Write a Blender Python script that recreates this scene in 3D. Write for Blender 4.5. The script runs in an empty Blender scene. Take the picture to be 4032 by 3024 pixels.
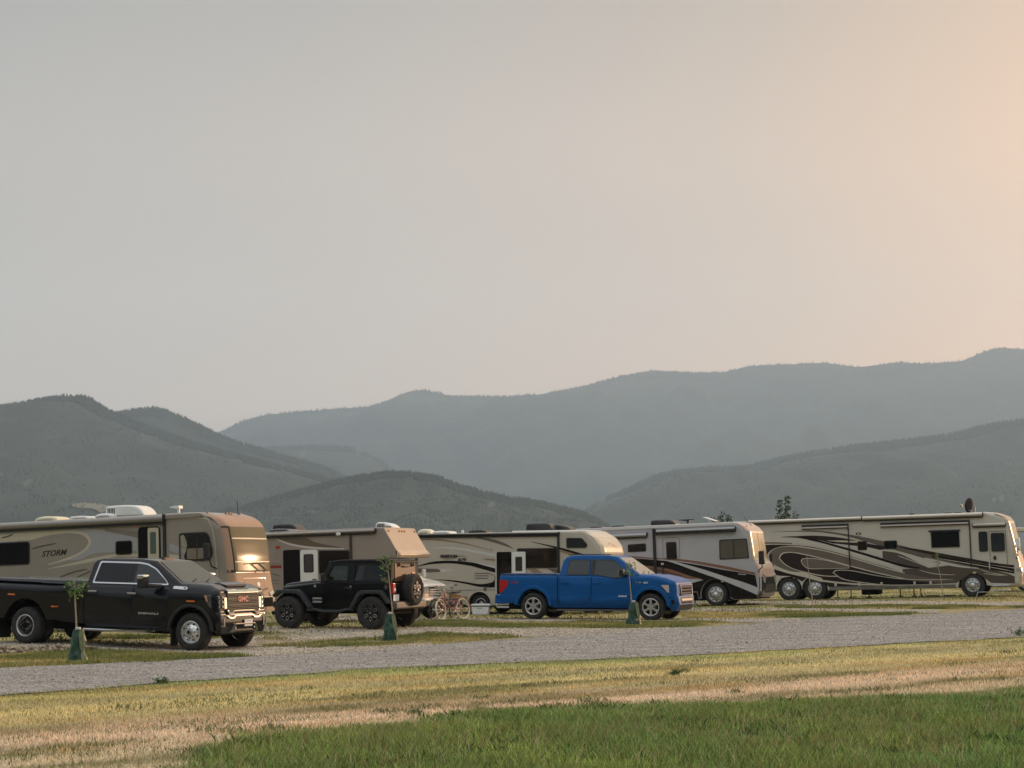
import bpy, bmesh, math, random
import numpy as np
from mathutils import Vector, Matrix, noise
from mathutils.geometry import tessellate_polygon

R = math.radians
random.seed(7)
rng = np.random.default_rng(7)
scene = bpy.context.scene
col = scene.collection

# ------------------------------------------------------------------ camera
F_PX, PITCH, ROLL, EYE = 7170.2, R(5.6978), R(0.7689), 1.65435      # focal length in pixels of a 4032 px wide frame


def ray(x, y):
    """direction through pixel (x, y) of the 4032 x 3024 frame, per metre of depth along the camera axis"""
    X, Y = x - 2016.0, y - 1512.0
    px = X * math.cos(ROLL) - Y * math.sin(ROLL)
    py = X * math.sin(ROLL) + Y * math.cos(ROLL)
    u = -py / F_PX
    return Vector((px / F_PX, math.cos(PITCH) - u * math.sin(PITCH), math.sin(PITCH) + u * math.cos(PITCH)))


cam_data = bpy.data.cameras.new("camera")
cam_data.sensor_width = 36.0
cam_data.lens = 36.0 * F_PX / 4032.0
cam_data.clip_start = 0.5
cam_data.clip_end = 40000
cam = bpy.data.objects.new("camera", cam_data)
col.objects.link(cam)
_right = (ray(2017, 1512) - ray(2016, 1512)).normalized()
_up = (ray(2016, 1511) - ray(2016, 1512)).normalized()
_back = _right.cross(_up).normalized()
_m = Matrix((_right, _up, _back)).transposed().to_4x4()
_m.translation = Vector((0, 0, EYE))
cam.matrix_world = _m
scene.camera = cam

# ------------------------------------------------------------------ sun and sky
SUN_AZ, SUN_EL = R(51), R(7.5)            # azimuth measured from the view direction (+Y) towards +X
SUN_DIR = Vector((math.sin(SUN_AZ) * math.cos(SUN_EL), math.cos(SUN_AZ) * math.cos(SUN_EL), math.sin(SUN_EL)))
sun_data = bpy.data.lights.new("sun", 'SUN')
sun_data.energy = 4.8
sun_data.angle = R(1.2)
sun_data.color = (1.0, 0.60, 0.35)
sun = bpy.data.objects.new("sun", sun_data)
sun.rotation_euler = (-SUN_DIR).to_track_quat('-Z', 'Y').to_euler()
sun.location = (60, 40, 40)
col.objects.link(sun)

world = bpy.data.worlds.new("World")
scene.world = world
world.use_nodes = True
nt = world.node_tree
nt.nodes.clear()
n_out = nt.nodes.new('ShaderNodeOutputWorld')
n_bg = nt.nodes.new('ShaderNodeBackground')
n_sky = nt.nodes.new('ShaderNodeTexSky')
n_sky.sky_type = 'NISHITA'
n_sky.sun_disc = False
n_sky.sun_elevation = SUN_EL
n_sky.sun_rotation = SUN_AZ
n_sky.altitude = 1200
n_sky.air_density = 1.5
n_sky.dust_density = 6.0
n_tc = nt.nodes.new('ShaderNodeTexCoord')
n_dot = nt.nodes.new('ShaderNodeVectorMath')
n_dot.operation = 'DOT_PRODUCT'
n_dot.inputs[1].default_value = SUN_DIR
n_mr = nt.nodes.new('ShaderNodeMapRange')
n_mr.inputs['From Min'].default_value = -1
n_ramp = nt.nodes.new('ShaderNodeValToRGB')
SMOKE = [(0.0, (.30, .31, .325)), (.35, (.32, .33, .34)), (.60, (.34, .334, .32)), (.70, (.40, .382, .352)), (.79, (.50, .445, .39)),
         (.86, (.61, .48, .375)), (.905, (.84, .56, .35)), (.955, (1.3, .76, .42)), (1.0, (1.7, .95, .48))]
n_ramp.color_ramp.interpolation = 'B_SPLINE'
_els = n_ramp.color_ramp.elements
_els[0].position, _els[0].color = SMOKE[0][0], (*SMOKE[0][1], 1)
_els[1].position, _els[1].color = 1.0, (*SMOKE[-1][1], 1)
for p_, c_ in SMOKE[1:-1]:
    e_ = _els.new(p_)
    e_.color = (*c_, 1)
n_scale = nt.nodes.new('ShaderNodeVectorMath')
n_scale.operation = 'SCALE'
n_scale.inputs['Scale'].default_value = 10.0
n_mix = nt.nodes.new('ShaderNodeMix')
n_mix.data_type = 'RGBA'
n_mix.inputs[0].default_value = 0.94                     # thick wildfire smoke veils most of the clear sky
L_ = nt.links.new
L_(n_tc.outputs['Generated'], n_dot.inputs[0])
L_(n_dot.outputs['Value'], n_mr.inputs['Value'])
L_(n_mr.outputs['Result'], n_ramp.inputs['Fac'])
L_(n_ramp.outputs['Color'], n_scale.inputs[0])
L_(n_sky.outputs['Color'], n_mix.inputs[6])
n_sep = nt.nodes.new('ShaderNodeSeparateXYZ')               # a smoke pall is brightest overhead
n_el = nt.nodes.new('ShaderNodeValToRGB')
n_el.color_ramp.interpolation = 'EASE'
_q = n_el.color_ramp.elements
_q[0].position, _q[0].color = 0.0, (.48, .415, .38, 1)
_q[1].position, _q[1].color = 1.0, (1, 1, 1, 1)
for p_, c_ in ((.08, (.435, .385, .36)), (.20, (.355, .335, .33)), (.33, (.25, .255, .265)), (.52, (.78, .78, .78))):
    e_ = _q.new(p_); e_.color = (*c_, 1)
n_mul = nt.nodes.new('ShaderNodeVectorMath'); n_mul.operation = 'MULTIPLY'
n_sc2 = nt.nodes.new('ShaderNodeVectorMath'); n_sc2.operation = 'SCALE'; n_sc2.inputs['Scale'].default_value = 2.9
L_(n_tc.outputs['Generated'], n_sep.inputs[0])
n_st = nt.nodes.new('ShaderNodeTexNoise')                    # faint uneven drifts in the smoke
n_st.inputs['Scale'].default_value = 5.5; n_st.inputs['Detail'].default_value = 3
n_mp = nt.nodes.new('ShaderNodeMapping'); n_mp.inputs['Scale'].default_value = (1.0, 1.0, 2.2); n_mp.inputs['Rotation'].default_value = (0, R(35), 0)
n_sr = nt.nodes.new('ShaderNodeMapRange'); n_sr.inputs['To Min'].default_value = 9.55; n_sr.inputs['To Max'].default_value = 10.45
L_(n_tc.outputs['Generated'], n_mp.inputs['Vector']); L_(n_mp.outputs[0], n_st.inputs['Vector'])
L_(n_st.outputs['Fac'], n_sr.inputs['Value']); L_(n_sr.outputs['Result'], n_scale.inputs['Scale'])
L_(n_sep.outputs['Z'], n_el.inputs['Fac'])
L_(n_scale.outputs['Vector'], n_mul.inputs[0])
L_(n_el.outputs['Color'], n_mul.inputs[1])
L_(n_mul.outputs['Vector'], n_sc2.inputs[0])
L_(n_sc2.outputs['Vector'], n_mix.inputs[7])
L_(n_mix.outputs[2], n_bg.inputs['Color'])
n_bg.inputs['Strength'].default_value = 0.1
L_(n_bg.outputs['Background'], n_out.inputs['Surface'])

scene.view_settings.view_transform = 'Standard'
scene.view_settings.look = 'None'
scene.view_settings.exposure = 0.30
scene.view_settings.gamma = 1.0
scene.view_settings.use_curve_mapping = False
scene.cycles.use_denoising = True
scene.cycles.max_bounces = 8
scene.cycles.volume_bounces = 2


# ------------------------------------------------------------------ helpers
def tag(o, label=None, cat=None, group=None, kind=None):
    if label: o['label'] = label
    if cat: o['category'] = cat
    if group: o['group'] = group
    if kind: o['kind'] = kind
    return o


def empty(name, loc=(0, 0, 0), rz=0, parent=None):
    o = bpy.data.objects.new(name, None)
    o.empty_display_size = 0.2
    col.objects.link(o)
    o.location = loc
    o.rotation_euler = (0, 0, rz)
    if parent: o.parent = parent
    return o


def copy_tree(o, parent=None):
    c = o.copy()
    col.objects.link(c)
    c.parent = parent
    for ch in list(o.children):
        copy_tree(ch, c)
    return c


class MB:
    def __init__(s):
        s.v, s.f, s.m = [], [], []

    def add(s, vs, fs, mat=0):
        b = len(s.v)
        s.v += [tuple(v) for v in vs]
        s.f += [tuple(b + i for i in f) for f in fs]
        s.m += [mat] * len(fs)

    def build(s, name, mats, parent=None, smooth=40, cuts=(), deform=None, wn=True, recalc=True):
        me = bpy.data.meshes.new(name)
        me.from_pydata(s.v, [], s.f)
        if not isinstance(mats, (list, tuple)): mats = [mats]
        for m in mats: me.materials.append(m)
        if len(mats) > 1: me.polygons.foreach_set('material_index', s.m)
        bm = bmesh.new()
        bm.from_mesh(me)
        if recalc: bmesh.ops.recalc_face_normals(bm, faces=bm.faces)
        for ax, c in cuts:
            co = [0, 0, 0]; no = [0, 0, 0]
            co['xyz'.index(ax)] = c; no['xyz'.index(ax)] = 1
            bmesh.ops.bisect_plane(bm, geom=bm.verts[:] + bm.edges[:] + bm.faces[:], plane_co=co, plane_no=no)
        if deform:
            for v in bm.verts: v.co = deform(v.co)
        bm.to_mesh(me)
        bm.free()
        if smooth:
            me.shade_smooth()
            me.set_sharp_from_angle(angle=R(smooth))
        o = bpy.data.objects.new(name, me)
        col.objects.link(o)
        if parent: o.parent = parent
        if smooth and wn:
            w = o.modifiers.new('wn', 'WEIGHTED_NORMAL')
            w.keep_sharp = True
            w.weight = 90
        return o

    # --- shapes
    def plate(s, outer, mapf, t0, t1, holes=(), mat=0):
        loops = [list(outer)] + [list(h) for h in holes]
        flat = [p for l in loops for p in l]
        tris = tessellate_polygon([[Vector((p[0], p[1], 0)) for p in l] for l in loops])
        n = len(flat)
        vs = [mapf(p[0], p[1], t1) for p in flat] + [mapf(p[0], p[1], t0) for p in flat]
        fs = [tuple(t) for t in tris] + [tuple(n + i for i in reversed(t)) for t in tris]
        k = 0
        for l in loops:
            m = len(l)
            for i in range(m):
                j = (i + 1) % m
                fs.append((k + i, k + j, n + k + j, n + k + i))
            k += m
        s.add(vs, fs, mat)

    def pillow(s, prof, y0, y1, r=.03, seg=3, mat=0):
        n = len(prof)
        area = sum(prof[i][0] * prof[(i + 1) % n][1] - prof[(i + 1) % n][0] * prof[i][1] for i in range(n))
        if area < 0: prof = list(reversed(prof)); r = list(reversed(r)) if isinstance(r, (list, tuple)) else r
        rs = list(r) if isinstance(r, (list, tuple)) else [r] * n
        nrm = []
        for i in range(n):
            a = Vector(prof[i - 1]); b = Vector(prof[i]); c = Vector(prof[(i + 1) % n])
            e1 = (b - a); e2 = (c - b)
            n1 = Vector((-e1.y, e1.x)).normalized(); n2 = Vector((-e2.y, e2.x)).normalized()
            m = n1 + n2
            m = m.normalized() if m.length > 1e-6 else n1
            k = max(.45, m.dot(n1))
            nrm.append(m / k)
        rings = []
        for side, yy in ((-1, y0), (1, y1)):
            st = []
            for q in range(seg + 1):
                ph = math.pi / 2 * q / seg
                ring = []
                for i in range(n):
                    ins = rs[i] * (1 - math.sin(ph)); ty = rs[i] * (1 - math.cos(ph))
                    x = prof[i][0] + nrm[i].x * ins; z = prof[i][1] + nrm[i].y * ins
                    ring.append((x, yy - side * ty, z))
                st.append(ring)
            rings.append(st)
        allr = rings[0] + rings[1][::-1]
        b = []
        for rg in allr: b += rg
        fs = [tuple(range(n))[::-1], tuple((len(allr) - 1) * n + i for i in range(n))]
        for k in range(len(allr) - 1):
            for i in range(n):
                j = (i + 1) % n
                fs.append((k * n + i, k * n + j, (k + 1) * n + j, (k + 1) * n + i))
        s.add(b, fs, mat)

    def rbox(s, x0, x1, y0, y1, z0, z1, r=.02, seg=2, mat=0):
        r = min(r, abs(x1 - x0) * .45, abs(z1 - z0) * .45, abs(y1 - y0) * .45)
        s.pillow(rrect(x0, z0, x1, z1, r, 3), min(y0, y1), max(y0, y1), r, seg, mat)

    def box(s, x0, x1, y0, y1, z0, z1, mat=0):
        v = [(x, y, z) for z in (z0, z1) for y in (y0, y1) for x in (x0, x1)]
        s.add(v, [(0, 2, 3, 1), (4, 5, 7, 6), (0, 1, 5, 4), (2, 6, 7, 3), (0, 4, 6, 2), (1, 3, 7, 5)], mat)

    def tube(s, pts, r, n=8, mat=0, closed=False):
        pts = [Vector(p) for p in pts]
        m = len(pts)
        rs = r if isinstance(r, (list, tuple)) else [r] * m
        vs = []
        prev = None
        for i, p in enumerate(pts):
            a = pts[i - 1] if (i or closed) else p
            b = pts[(i + 1) % m] if (i < m - 1 or closed) else p
            d = (b - a).normalized()
            if prev is None:
                ref = Vector((0, 0, 1)) if abs(d.z) < .9 else Vector((1, 0, 0))
                u = d.cross(ref).normalized()
            else:
                u = (prev - d * prev.dot(d)).normalized()
            prev = u
            w = d.cross(u)
            for k in range(n):
                an = 2 * math.pi * k / n
                vs.append(p + (u * math.cos(an) + w * math.sin(an)) * rs[i])
        fs = []
        for i in range(m if closed else m - 1):
            j = (i + 1) % m
            for k in range(n):
                l = (k + 1) % n
                fs.append((i * n + k, i * n + l, j * n + l, j * n + k))
        if not closed:
            fs += [tuple(range(n))[::-1], tuple((m - 1) * n + k for k in range(n))]
        s.add(vs, fs, mat)

    def lathe(s, prof, cx, cz, yo, side, n=36, mat=0, alt=None):
        """profile points (radius, t) turned about the y axis; t is measured inward from the outer face at y = yo"""
        vs = []
        for i, (r, t) in enumerate(prof):
            for k in range(n):
                a = 2 * math.pi * k / n
                rr = r - (alt if alt and k % 2 and r > prof[0][0] + .01 and i in (4, 5, 6, 7) else 0)
                vs.append((cx + rr * math.cos(a), yo - side * t, cz + rr * math.sin(a)))
        fs = []
        for i in range(len(prof) - 1):
            for k in range(n):
                l = (k + 1) % n
                fs.append((i * n + k, i * n + l, (i + 1) * n + l, (i + 1) * n + k))
        if prof[0][0] > 0: pass
        s.add(vs, fs, mat)

    def disc(s, cx, cz, y, r, side, n=10, mat=0, rx=None, th=.004, rot=0):
        rx = rx or r
        pts = []
        for k in range(n):
            a = 2 * math.pi * k / n
            p, q = rx * math.cos(a), r * math.sin(a)
            pts.append((cx + p * math.cos(rot) - q * math.sin(rot), cz + p * math.sin(rot) + q * math.cos(rot)))
        s.plate(pts, lambda a, b, t: (a, y + side * t, b), -th, th, mat=mat)


def rrect(x0, z0, x1, z1, r, n=4):
    pts = []
    for cx, cz, a0 in ((x1 - r, z0 + r, -90), (x1 - r, z1 - r, 0), (x0 + r, z1 - r, 90), (x0 + r, z0 + r, 180)):
        for k in range(n + 1):
            a = R(a0 + 90 * k / n)
            pts.append((cx + r * math.cos(a), cz + r * math.sin(a)))
    return pts


def rpoly(pts, r, n=3):
    """round the corners of a polygon"""
    out = []
    m = len(pts)
    for i in range(m):
        a, b, c = Vector(pts[i - 1]), Vector(pts[i]), Vector(pts[(i + 1) % m])
        d1, d2 = (a - b), (c - b)
        k = min(r, d1.length * .45, d2.length * .45)
        p, q = b + d1.normalized() * k, b + d2.normalized() * k
        for j in range(n + 1):
            t = j / n
            v = p * (1 - t) ** 2 + b * 2 * t * (1 - t) + q * t * t
            out.append((v.x, v.y))
    return out


def cr(pts, n=5):
    """open Catmull-Rom curve through the points"""
    P = [Vector(p) for p in pts]
    out = []
    for i in range(len(P) - 1):
        p0 = P[i - 1] if i else P[0] * 2 - P[1]
        p1, p2 = P[i], P[i + 1]
        p3 = P[i + 2] if i + 2 < len(P) else P[-1] * 2 - P[-2]
        for k in range(n):
            t = k / n
            v = .5 * ((2 * p1) + (p2 - p0) * t + (2 * p0 - 5 * p1 + 4 * p2 - p3) * t * t + (3 * p1 - p0 - 3 * p2 + p3) * t ** 3)
            out.append((v.x, v.y))
    out.append(tuple(P[-1]))
    return out


def band(up, lo, n=5):
    """closed shape between an upper and a lower curve, both running the same way"""
    a, b = cr(up, n), cr(lo, n)
    if (Vector(a[-1]) - Vector(b[-1])).length < 1e-4: b = b[:-1]
    if (Vector(a[0]) - Vector(b[0])).length < 1e-4: b = b[1:]
    return a + b[::-1]


def stroke(pts, w, n=5):
    """a curve drawn with a given width that thins out at its ends"""
    c = cr(pts, n)
    up, lo = [], []
    m = len(c)
    for i, p in enumerate(c):
        a = Vector(c[max(0, i - 1)]); b = Vector(c[min(m - 1, i + 1)])
        d = (b - a).normalized()
        nn = Vector((-d.y, d.x))
        k = w / 2 * (min(1, .25 + 6 * i / m, .25 + 6 * (m - 1 - i) / m))
        up.append(tuple(Vector(p) + nn * k)); lo.append(tuple(Vector(p) - nn * k))
    return up + lo[::-1]


# ------------------------------------------------------------------ materials
MATS = {}


def mat(name, color, rough=.5, metal=0., coat=0., spec=.5, var=0., vscale=3., bump=0., bscale=60., dirt=None, emit=None):
    if name in MATS: return MATS[name]
    m = bpy.data.materials.new(name)
    m.use_nodes = True
    t = m.node_tree
    b = t.nodes['Principled BSDF']
    b.inputs['Base Color'].default_value = (*color, 1)
    b.inputs['Roughness'].default_value = rough
    b.inputs['Metallic'].default_value = metal
    b.inputs['Coat Weight'].default_value = coat
    b.inputs['Coat Roughness'].default_value = .06
    b.inputs['Specular IOR Level'].default_value = spec
    tc = t.nodes.new('ShaderNodeTexCoord')
    if var or dirt:
        nz = t.nodes.new('ShaderNodeTexNoise')
        nz.inputs['Scale'].default_value = vscale
        nz.inputs['Detail'].default_value = 6
        t.links.new(tc.outputs['Object'], nz.inputs['Vector'])
        mx = t.nodes.new('ShaderNodeMix'); mx.data_type = 'RGBA'
        rmp = t.nodes.new('ShaderNodeMapRange')
        rmp.inputs['From Min'].default_value = .3; rmp.inputs['From Max'].default_value = .7
        t.links.new(nz.outputs['Fac'], rmp.inputs['Value'])
        t.links.new(rmp.outputs['Result'], mx.inputs[0])
        mx.inputs[6].default_value = (*[c * (1 - var) for c in color], 1)
        mx.inputs[7].default_value = (*[min(1, c * (1 + var)) for c in color], 1)
        last = mx.outputs[2]
        if dirt:                                  # road dust thickest along the sills: (colour, height it fades out at)
            dc, hz = dirt
            sp = t.nodes.new('ShaderNodeSeparateXYZ')
            t.links.new(tc.outputs['Object'], sp.inputs[0])
            mr = t.nodes.new('ShaderNodeMapRange')
            mr.inputs['From Min'].default_value = .25; mr.inputs['From Max'].default_value = hz
            mr.inputs['To Min'].default_value = .75; mr.inputs['To Max'].default_value = .06
            t.links.new(sp.outputs['Z'], mr.inputs['Value'])
            ml = t.nodes.new('ShaderNodeMath'); ml.operation = 'MULTIPLY'
            t.links.new(mr.outputs['Result'], ml.inputs[0]); t.links.new(rmp.outputs['Result'], ml.inputs[1])
            m2 = t.nodes.new('ShaderNodeMix'); m2.data_type = 'RGBA'
            t.links.new(ml.outputs[0], m2.inputs[0]); t.links.new(last, m2.inputs[6])
            m2.inputs[7].default_value = (*dc, 1)
            last = m2.outputs[2]
            r2 = t.nodes.new('ShaderNodeMapRange')
            r2.inputs['To Min'].default_value = rough; r2.inputs['To Max'].default_value = .8
            t.links.new(ml.outputs[0], r2.inputs['Value']); t.links.new(r2.outputs['Result'], b.inputs['Roughness'])
        t.links.new(last, b.inputs['Base Color'])
    if bump:
        n2 = t.nodes.new('ShaderNodeTexNoise')
        n2.inputs['Scale'].default_value = bscale
        n2.inputs['Detail'].default_value = 4
        t.links.new(tc.outputs['Object'], n2.inputs['Vector'])
        bp = t.nodes.new('ShaderNodeBump')
        bp.inputs['Strength'].default_value = bump
        bp.inputs['Distance'].default_value = .02
        t.links.new(n2.outputs['Fac'], bp.inputs['Height'])
        t.links.new(bp.outputs['Normal'], b.inputs['Normal'])
    if emit:
        b.inputs['Emission Color'].default_value = (*emit, 1)
        b.inputs['Emission Strength'].default_value = 1
    MATS[name] = m
    return m


DUST = (.33, .28, .21)
def paint(n, c, rough=.34, coat=.3, **k):
    m = max(c)
    if .15 < m < .5: c = tuple(x * 1.3 for x in c)
    if m < .06 and 'metallic' not in n and 'gloss' not in n:
        c = tuple(x * .6 for x in c); coat = .05; k.setdefault('spec', .15)
    return mat(n, c, rough, coat=coat, var=.05, vscale=1.3, spec=k.pop('spec', .35), **k)

M_rubber = mat('tyre rubber', (.035, .033, .031), .85, var=.35, vscale=9, bump=.4, bscale=90, spec=.3)
M_black = mat('black plastic', (.012, .012, .013), .55, var=.2)
M_under = mat('underbody', (.009, .008, .008), .85, spec=.1)
M_chrome = mat('chrome', (.55, .55, .56), .14, metal=1)
M_steel = mat('dull steel', (.45, .44, .42), .35, metal=1, var=.2, vscale=20)
M_alloy = mat('alloy', (.62, .61, .59), .32, metal=.5, var=.1)
M_rim = mat('polished aluminium wheel', (.72, .72, .72), .24, metal=.7)
M_dkalloy = mat('black alloy', (.02, .02, .021), .35)
M_glass = mat('dark window glass', (.004, .004, .005), .06, spec=.35)
M_glass2 = mat('tinted glass', (.02, .024, .025), .05, spec=.6)
M_shade = mat('glass with tan blind and reflection', (.11, .095, .075), .08, spec=.6)  # tan holds both the blind behind and a beige reflection painted in
M_white = mat('white plastic', (.78, .78, .76), .4, var=.04)
M_cream = mat('aged cream plastic', (.72, .68, .50), .45)
M_amber = mat('amber lens', (.75, .18, .03), .25, coat=.5)
M_red = mat('red lens', (.45, .012, .012), .2, coat=.6)
M_lamp = mat('clear lamp lens', (.34, .325, .31), .18, metal=.2, coat=.4)
M_wood = mat('timber block', (.35, .25, .15), .8, var=.2)
M_plate = mat('number plate', (.70, .72, .74), .4)
M_ink = mat('dark lettering', (.02, .017, .016), .4)
M_silvertext = mat('silver lettering', (.55, .55, .55), .3, metal=.6)

# ------------------------------------------------------------------ ground height
_HP = []          # (x, y, z) points the yard passes through


def hpoint(x, y, z): _HP.append((x, y, z))


_HC = None
SIG = 3.2


def ground_h(x, y):
    x = np.asarray(x, float); y = np.asarray(y, float)
    h = np.zeros(np.broadcast(x, y).shape)
    for (px, py, _), c in zip(_HP, _HC):
        h = h + c * np.exp(-((x - px) ** 2 + (y - py) ** 2) / (2 * SIG * SIG))
    return h


def gh(x, y): return float(ground_h(x, y))


class Pose:
    """a parked vehicle: root at ground level in the middle of its width; x runs to the right of the photo, y away from the camera"""

    def __init__(s, X, Y, Z, yaw, pitch, W):
        a, p = R(yaw), R(pitch)
        s.ax = Vector((math.cos(p) * math.cos(a), -math.cos(p) * math.sin(a), math.sin(p)))
        s.ay = Vector((math.sin(a), math.cos(a), 0))
        s.az = s.ax.cross(s.ay)
        s.o = Vector((X, Y, Z)) + s.ay * (W / 2)
        s.W = W

    def root(s, name, label, cat, group=None):
        e = empty(name)
        m = Matrix((s.ax, s.ay, s.az)).transposed().to_4x4()
        m.translation = s.o
        e.matrix_world = m
        tag(e, label, cat, group)
        return e

    def pt(s, u, y, v=0): return s.o + s.ax * u + s.ay * y + s.az * v

    def wheels(s, us, v=0):
        for u in us:
            p = s.pt(u, 0, v)
            hpoint(p.x, p.y, p.z)


P_black = Pose(-11.155, 42.22, .019, 24.366, -1.987, 2.03)
P_jeep = Pose(-5.851, 47.09, .118, 23.96, -.4227, 1.87)
P_blue = Pose(.5457, 55.30, .020, 20.61, -.7338, 2.0)
P_storm = Pose(-8.17, 52.745, -.028, 21, 1.3, 2.55)
P_rv2 = Pose(-5.335, 60.291, .021, 21, 1.0, 2.45)
P_rv3 = Pose(-1.271, 65.997, -.071, 21, -.3, 2.5)
P_rv4 = Pose(7.841, 71.519, -.019, 21, 1.3, 2.5)
P_rv5 = Pose(20.017, 80.059, .012, 21, .8, 2.55)
P_black.wheels((0, 4.38)); P_jeep.wheels((0, 2.424)); P_blue.wheels((0, 3.68))
P_storm.wheels((-7, -1.3)); P_rv2.wheels((-2.1, 1.9), -.15); P_rv3.wheels((0, 4.1)); P_rv4.wheels((-5.2, 0)); P_rv5.wheels((-8.14, -6.9, 0))
_A = np.array([[math.exp(-((a[0] - b[0]) ** 2 + (a[1] - b[1]) ** 2) / (2 * SIG * SIG)) for b in _HP] for a in _HP])
_HC = np.linalg.solve(_A + np.eye(len(_HP)) * .01, np.array([p[2] for p in _HP]))


def on_ground(x, y, r_=ray):
    """where the sight line through a photo pixel meets the yard"""
    d = r_(x, y)
    z = 0.0
    for _ in range(6):
        t = (z - EYE) / d.z
        px, py = d.x * t, d.y * t
        z = gh(px, py)
    return Vector((px, py, z))

# ------------------------------------------------------------------ the yard surface
def vnoise(x, y, seed=0):
    xi, yi = np.floor(x).astype(np.int64), np.floor(y).astype(np.int64)
    fx, fy = x - xi, y - yi
    fx, fy = fx * fx * (3 - 2 * fx), fy * fy * (3 - 2 * fy)

    def h(a, b):
        n = (a * 374761393 + b * 668265263 + seed * 974711) & 0xffffffff
        n = ((n ^ (n >> 13)) * 1274126177) & 0xffffffff
        return ((n ^ (n >> 16)) & 0xffff) / 65535.0
    return (h(xi, yi) * (1 - fx) + h(xi + 1, yi) * fx) * (1 - fy) + (h(xi, yi + 1) * (1 - fx) + h(xi + 1, yi + 1) * fx) * fy


def fnoise(x, y, seed=0, o=3):
    s, a, t = 0, 1, 0
    for k in range(o):
        s = s + a * vnoise(x * 2 ** k, y * 2 ** k, seed + k); t += a; a *= .5
    return s / t


RN, RT, RO = (.618, -.786), (.786, .618), (-6.92, 24.69)     # across the road (towards the camera), along it, a point on its near edge


def road_dt(x, y):
    return (x - RO[0]) * RN[0] + (y - RO[1]) * RN[1], (x - RO[0]) * RT[0] + (y - RO[1]) * RT[1]


def green_edge(t):
    return np.interp(t, [-6, -4, -2.4, -1.5, -.3, 1.2, 2.4, 3.4, 4.7, 5.4, 9, 13], [13, 12.2, 10.0, 8.3, 7.8, 7.9, 7.15, 7.6, 7.8, 8.5, 9.7, 10.8])


D_K = np.array([-2, -.4, .3, .9, 1.6, 2.3, 3.0, 3.8, 4.7, 5.4, 6.0, 6.6, 7.4, 9, 20])
D_C = np.array([(.30, .27, .11), (.27, .27, .08), (.36, .33, .10), (.47, .37, .13), (.40, .32, .12), (.34, .28, .11), (.46, .37, .13), (.50, .38, .14),
                (.38, .31, .12), (.40, .29, .13), (.50, .35, .17), (.54, .39, .20), (.48, .35, .17), (.44, .34, .16), (.40, .31, .15)])
D_C = np.clip(D_C * np.array((1.38, 1.52, 2.2)), 0, .8)
GREEN = np.array((.185, .26, .08))
DARKG = np.array((.085, .17, .06))
BRIGHTG = np.array((.23, .32, .085))


def lawn(x, y):
    """true colour of the mown verge, and how green it is (0..1)"""
    d, t = road_dt(x, y)
    w = (fnoise(t * .35, d * 1.1, 3) - .5) * 1.6
    dd = d + w
    c = np.stack([np.interp(dd, D_K, D_C[:, k]) for k in range(3)], -1)
    dark = np.clip((fnoise(t * .28 + 5, d * 1.3, 11) - .55) * 5, 0, 1)[..., None]
    c = c * (1 - dark * .8) + np.array((.22, .21, .09)) * dark * .8
    tan = np.clip((fnoise(t * .4 + 50, d * 1.7, 21) - .58) * 6, 0, 1)[..., None]
    c = c * (1 - tan * .6) + np.array((.52, .37, .16)) * tan * .6
    ge = green_edge(t) + (fnoise(t * 1.5, d * 1.5, 31) - .5) * .9
    g = np.clip((d - ge) * .95 + .5, 0, 1)
    # thin grey-green seedlings in front of the thick green
    pre = np.clip(1 - abs(d - ge + .5) / .9, 0, 1) * (fnoise(t * 2, d * 2, 41) > .48) * np.clip((t - 1.5) / 3, 0, 1)
    c = c * (1 - pre[..., None] * .5) + np.array((.19, .21, .11)) * pre[..., None] * .5
    k = fnoise(x * .9, y * .6, 51)[..., None]
    gc = DARKG * np.clip(1 - k * 1.4, 0, 1) * 1.2 + GREEN * np.clip(1.2 - abs(k - .5) * 2, 0, 1) * .7 + BRIGHTG * np.clip((k - .55) * 3, 0, 1)
    return c, g, gc


def grid_axis(near0, near1, step, far0, far1, growth=1.25):
    a = list(np.arange(near0, near1 + step / 2, step))
    s = step
    while a[-1] < far1: s *= growth; a.append(min(far1, a[-1] + s))
    s = step
    while a[0] > far0: s *= growth; a.insert(0, max(far0, a[0] - s))
    return np.array(a)


def grid_mesh(name, X, Y, Z, material, colors=None, smooth=True):
    ny, nx = X.shape
    me = bpy.data.meshes.new(name)
    v = np.stack([X, Y, Z], -1).reshape(-1, 3)
    i = np.arange(ny * nx).reshape(ny, nx)
    q = np.stack([i[:-1, :-1], i[:-1, 1:], i[1:, 1:], i[1:, :-1]], -1).reshape(-1, 4)
    raw_mesh(me, v, q, material, None if colors is None else colors.reshape(-1, 3))
    if smooth: me.polygons.foreach_set('use_smooth', [True] * len(q))
    o = bpy.data.objects.new(name, me)
    col.objects.link(o)
    return o


def raw_mesh(me, v, faces, material, colors=None):
    k = faces.shape[1]
    me.vertices.add(len(v)); me.vertices.foreach_set('co', v.astype(np.float32).ravel())
    me.loops.add(faces.size); me.loops.foreach_set('vertex_index', faces.astype(np.int32).ravel())
    me.polygons.add(len(faces))
    me.polygons.foreach_set('loop_start', np.arange(0, faces.size, k, dtype=np.int32))
    me.update(calc_edges=True)
    me.materials.append(material)
    if colors is not None:
        a = me.color_attributes.new('tint', 'FLOAT_COLOR', 'POINT')
        a.data.foreach_set('color', np.concatenate([colors, np.ones((len(colors), 1))], 1).astype(np.float32).ravel())


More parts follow.
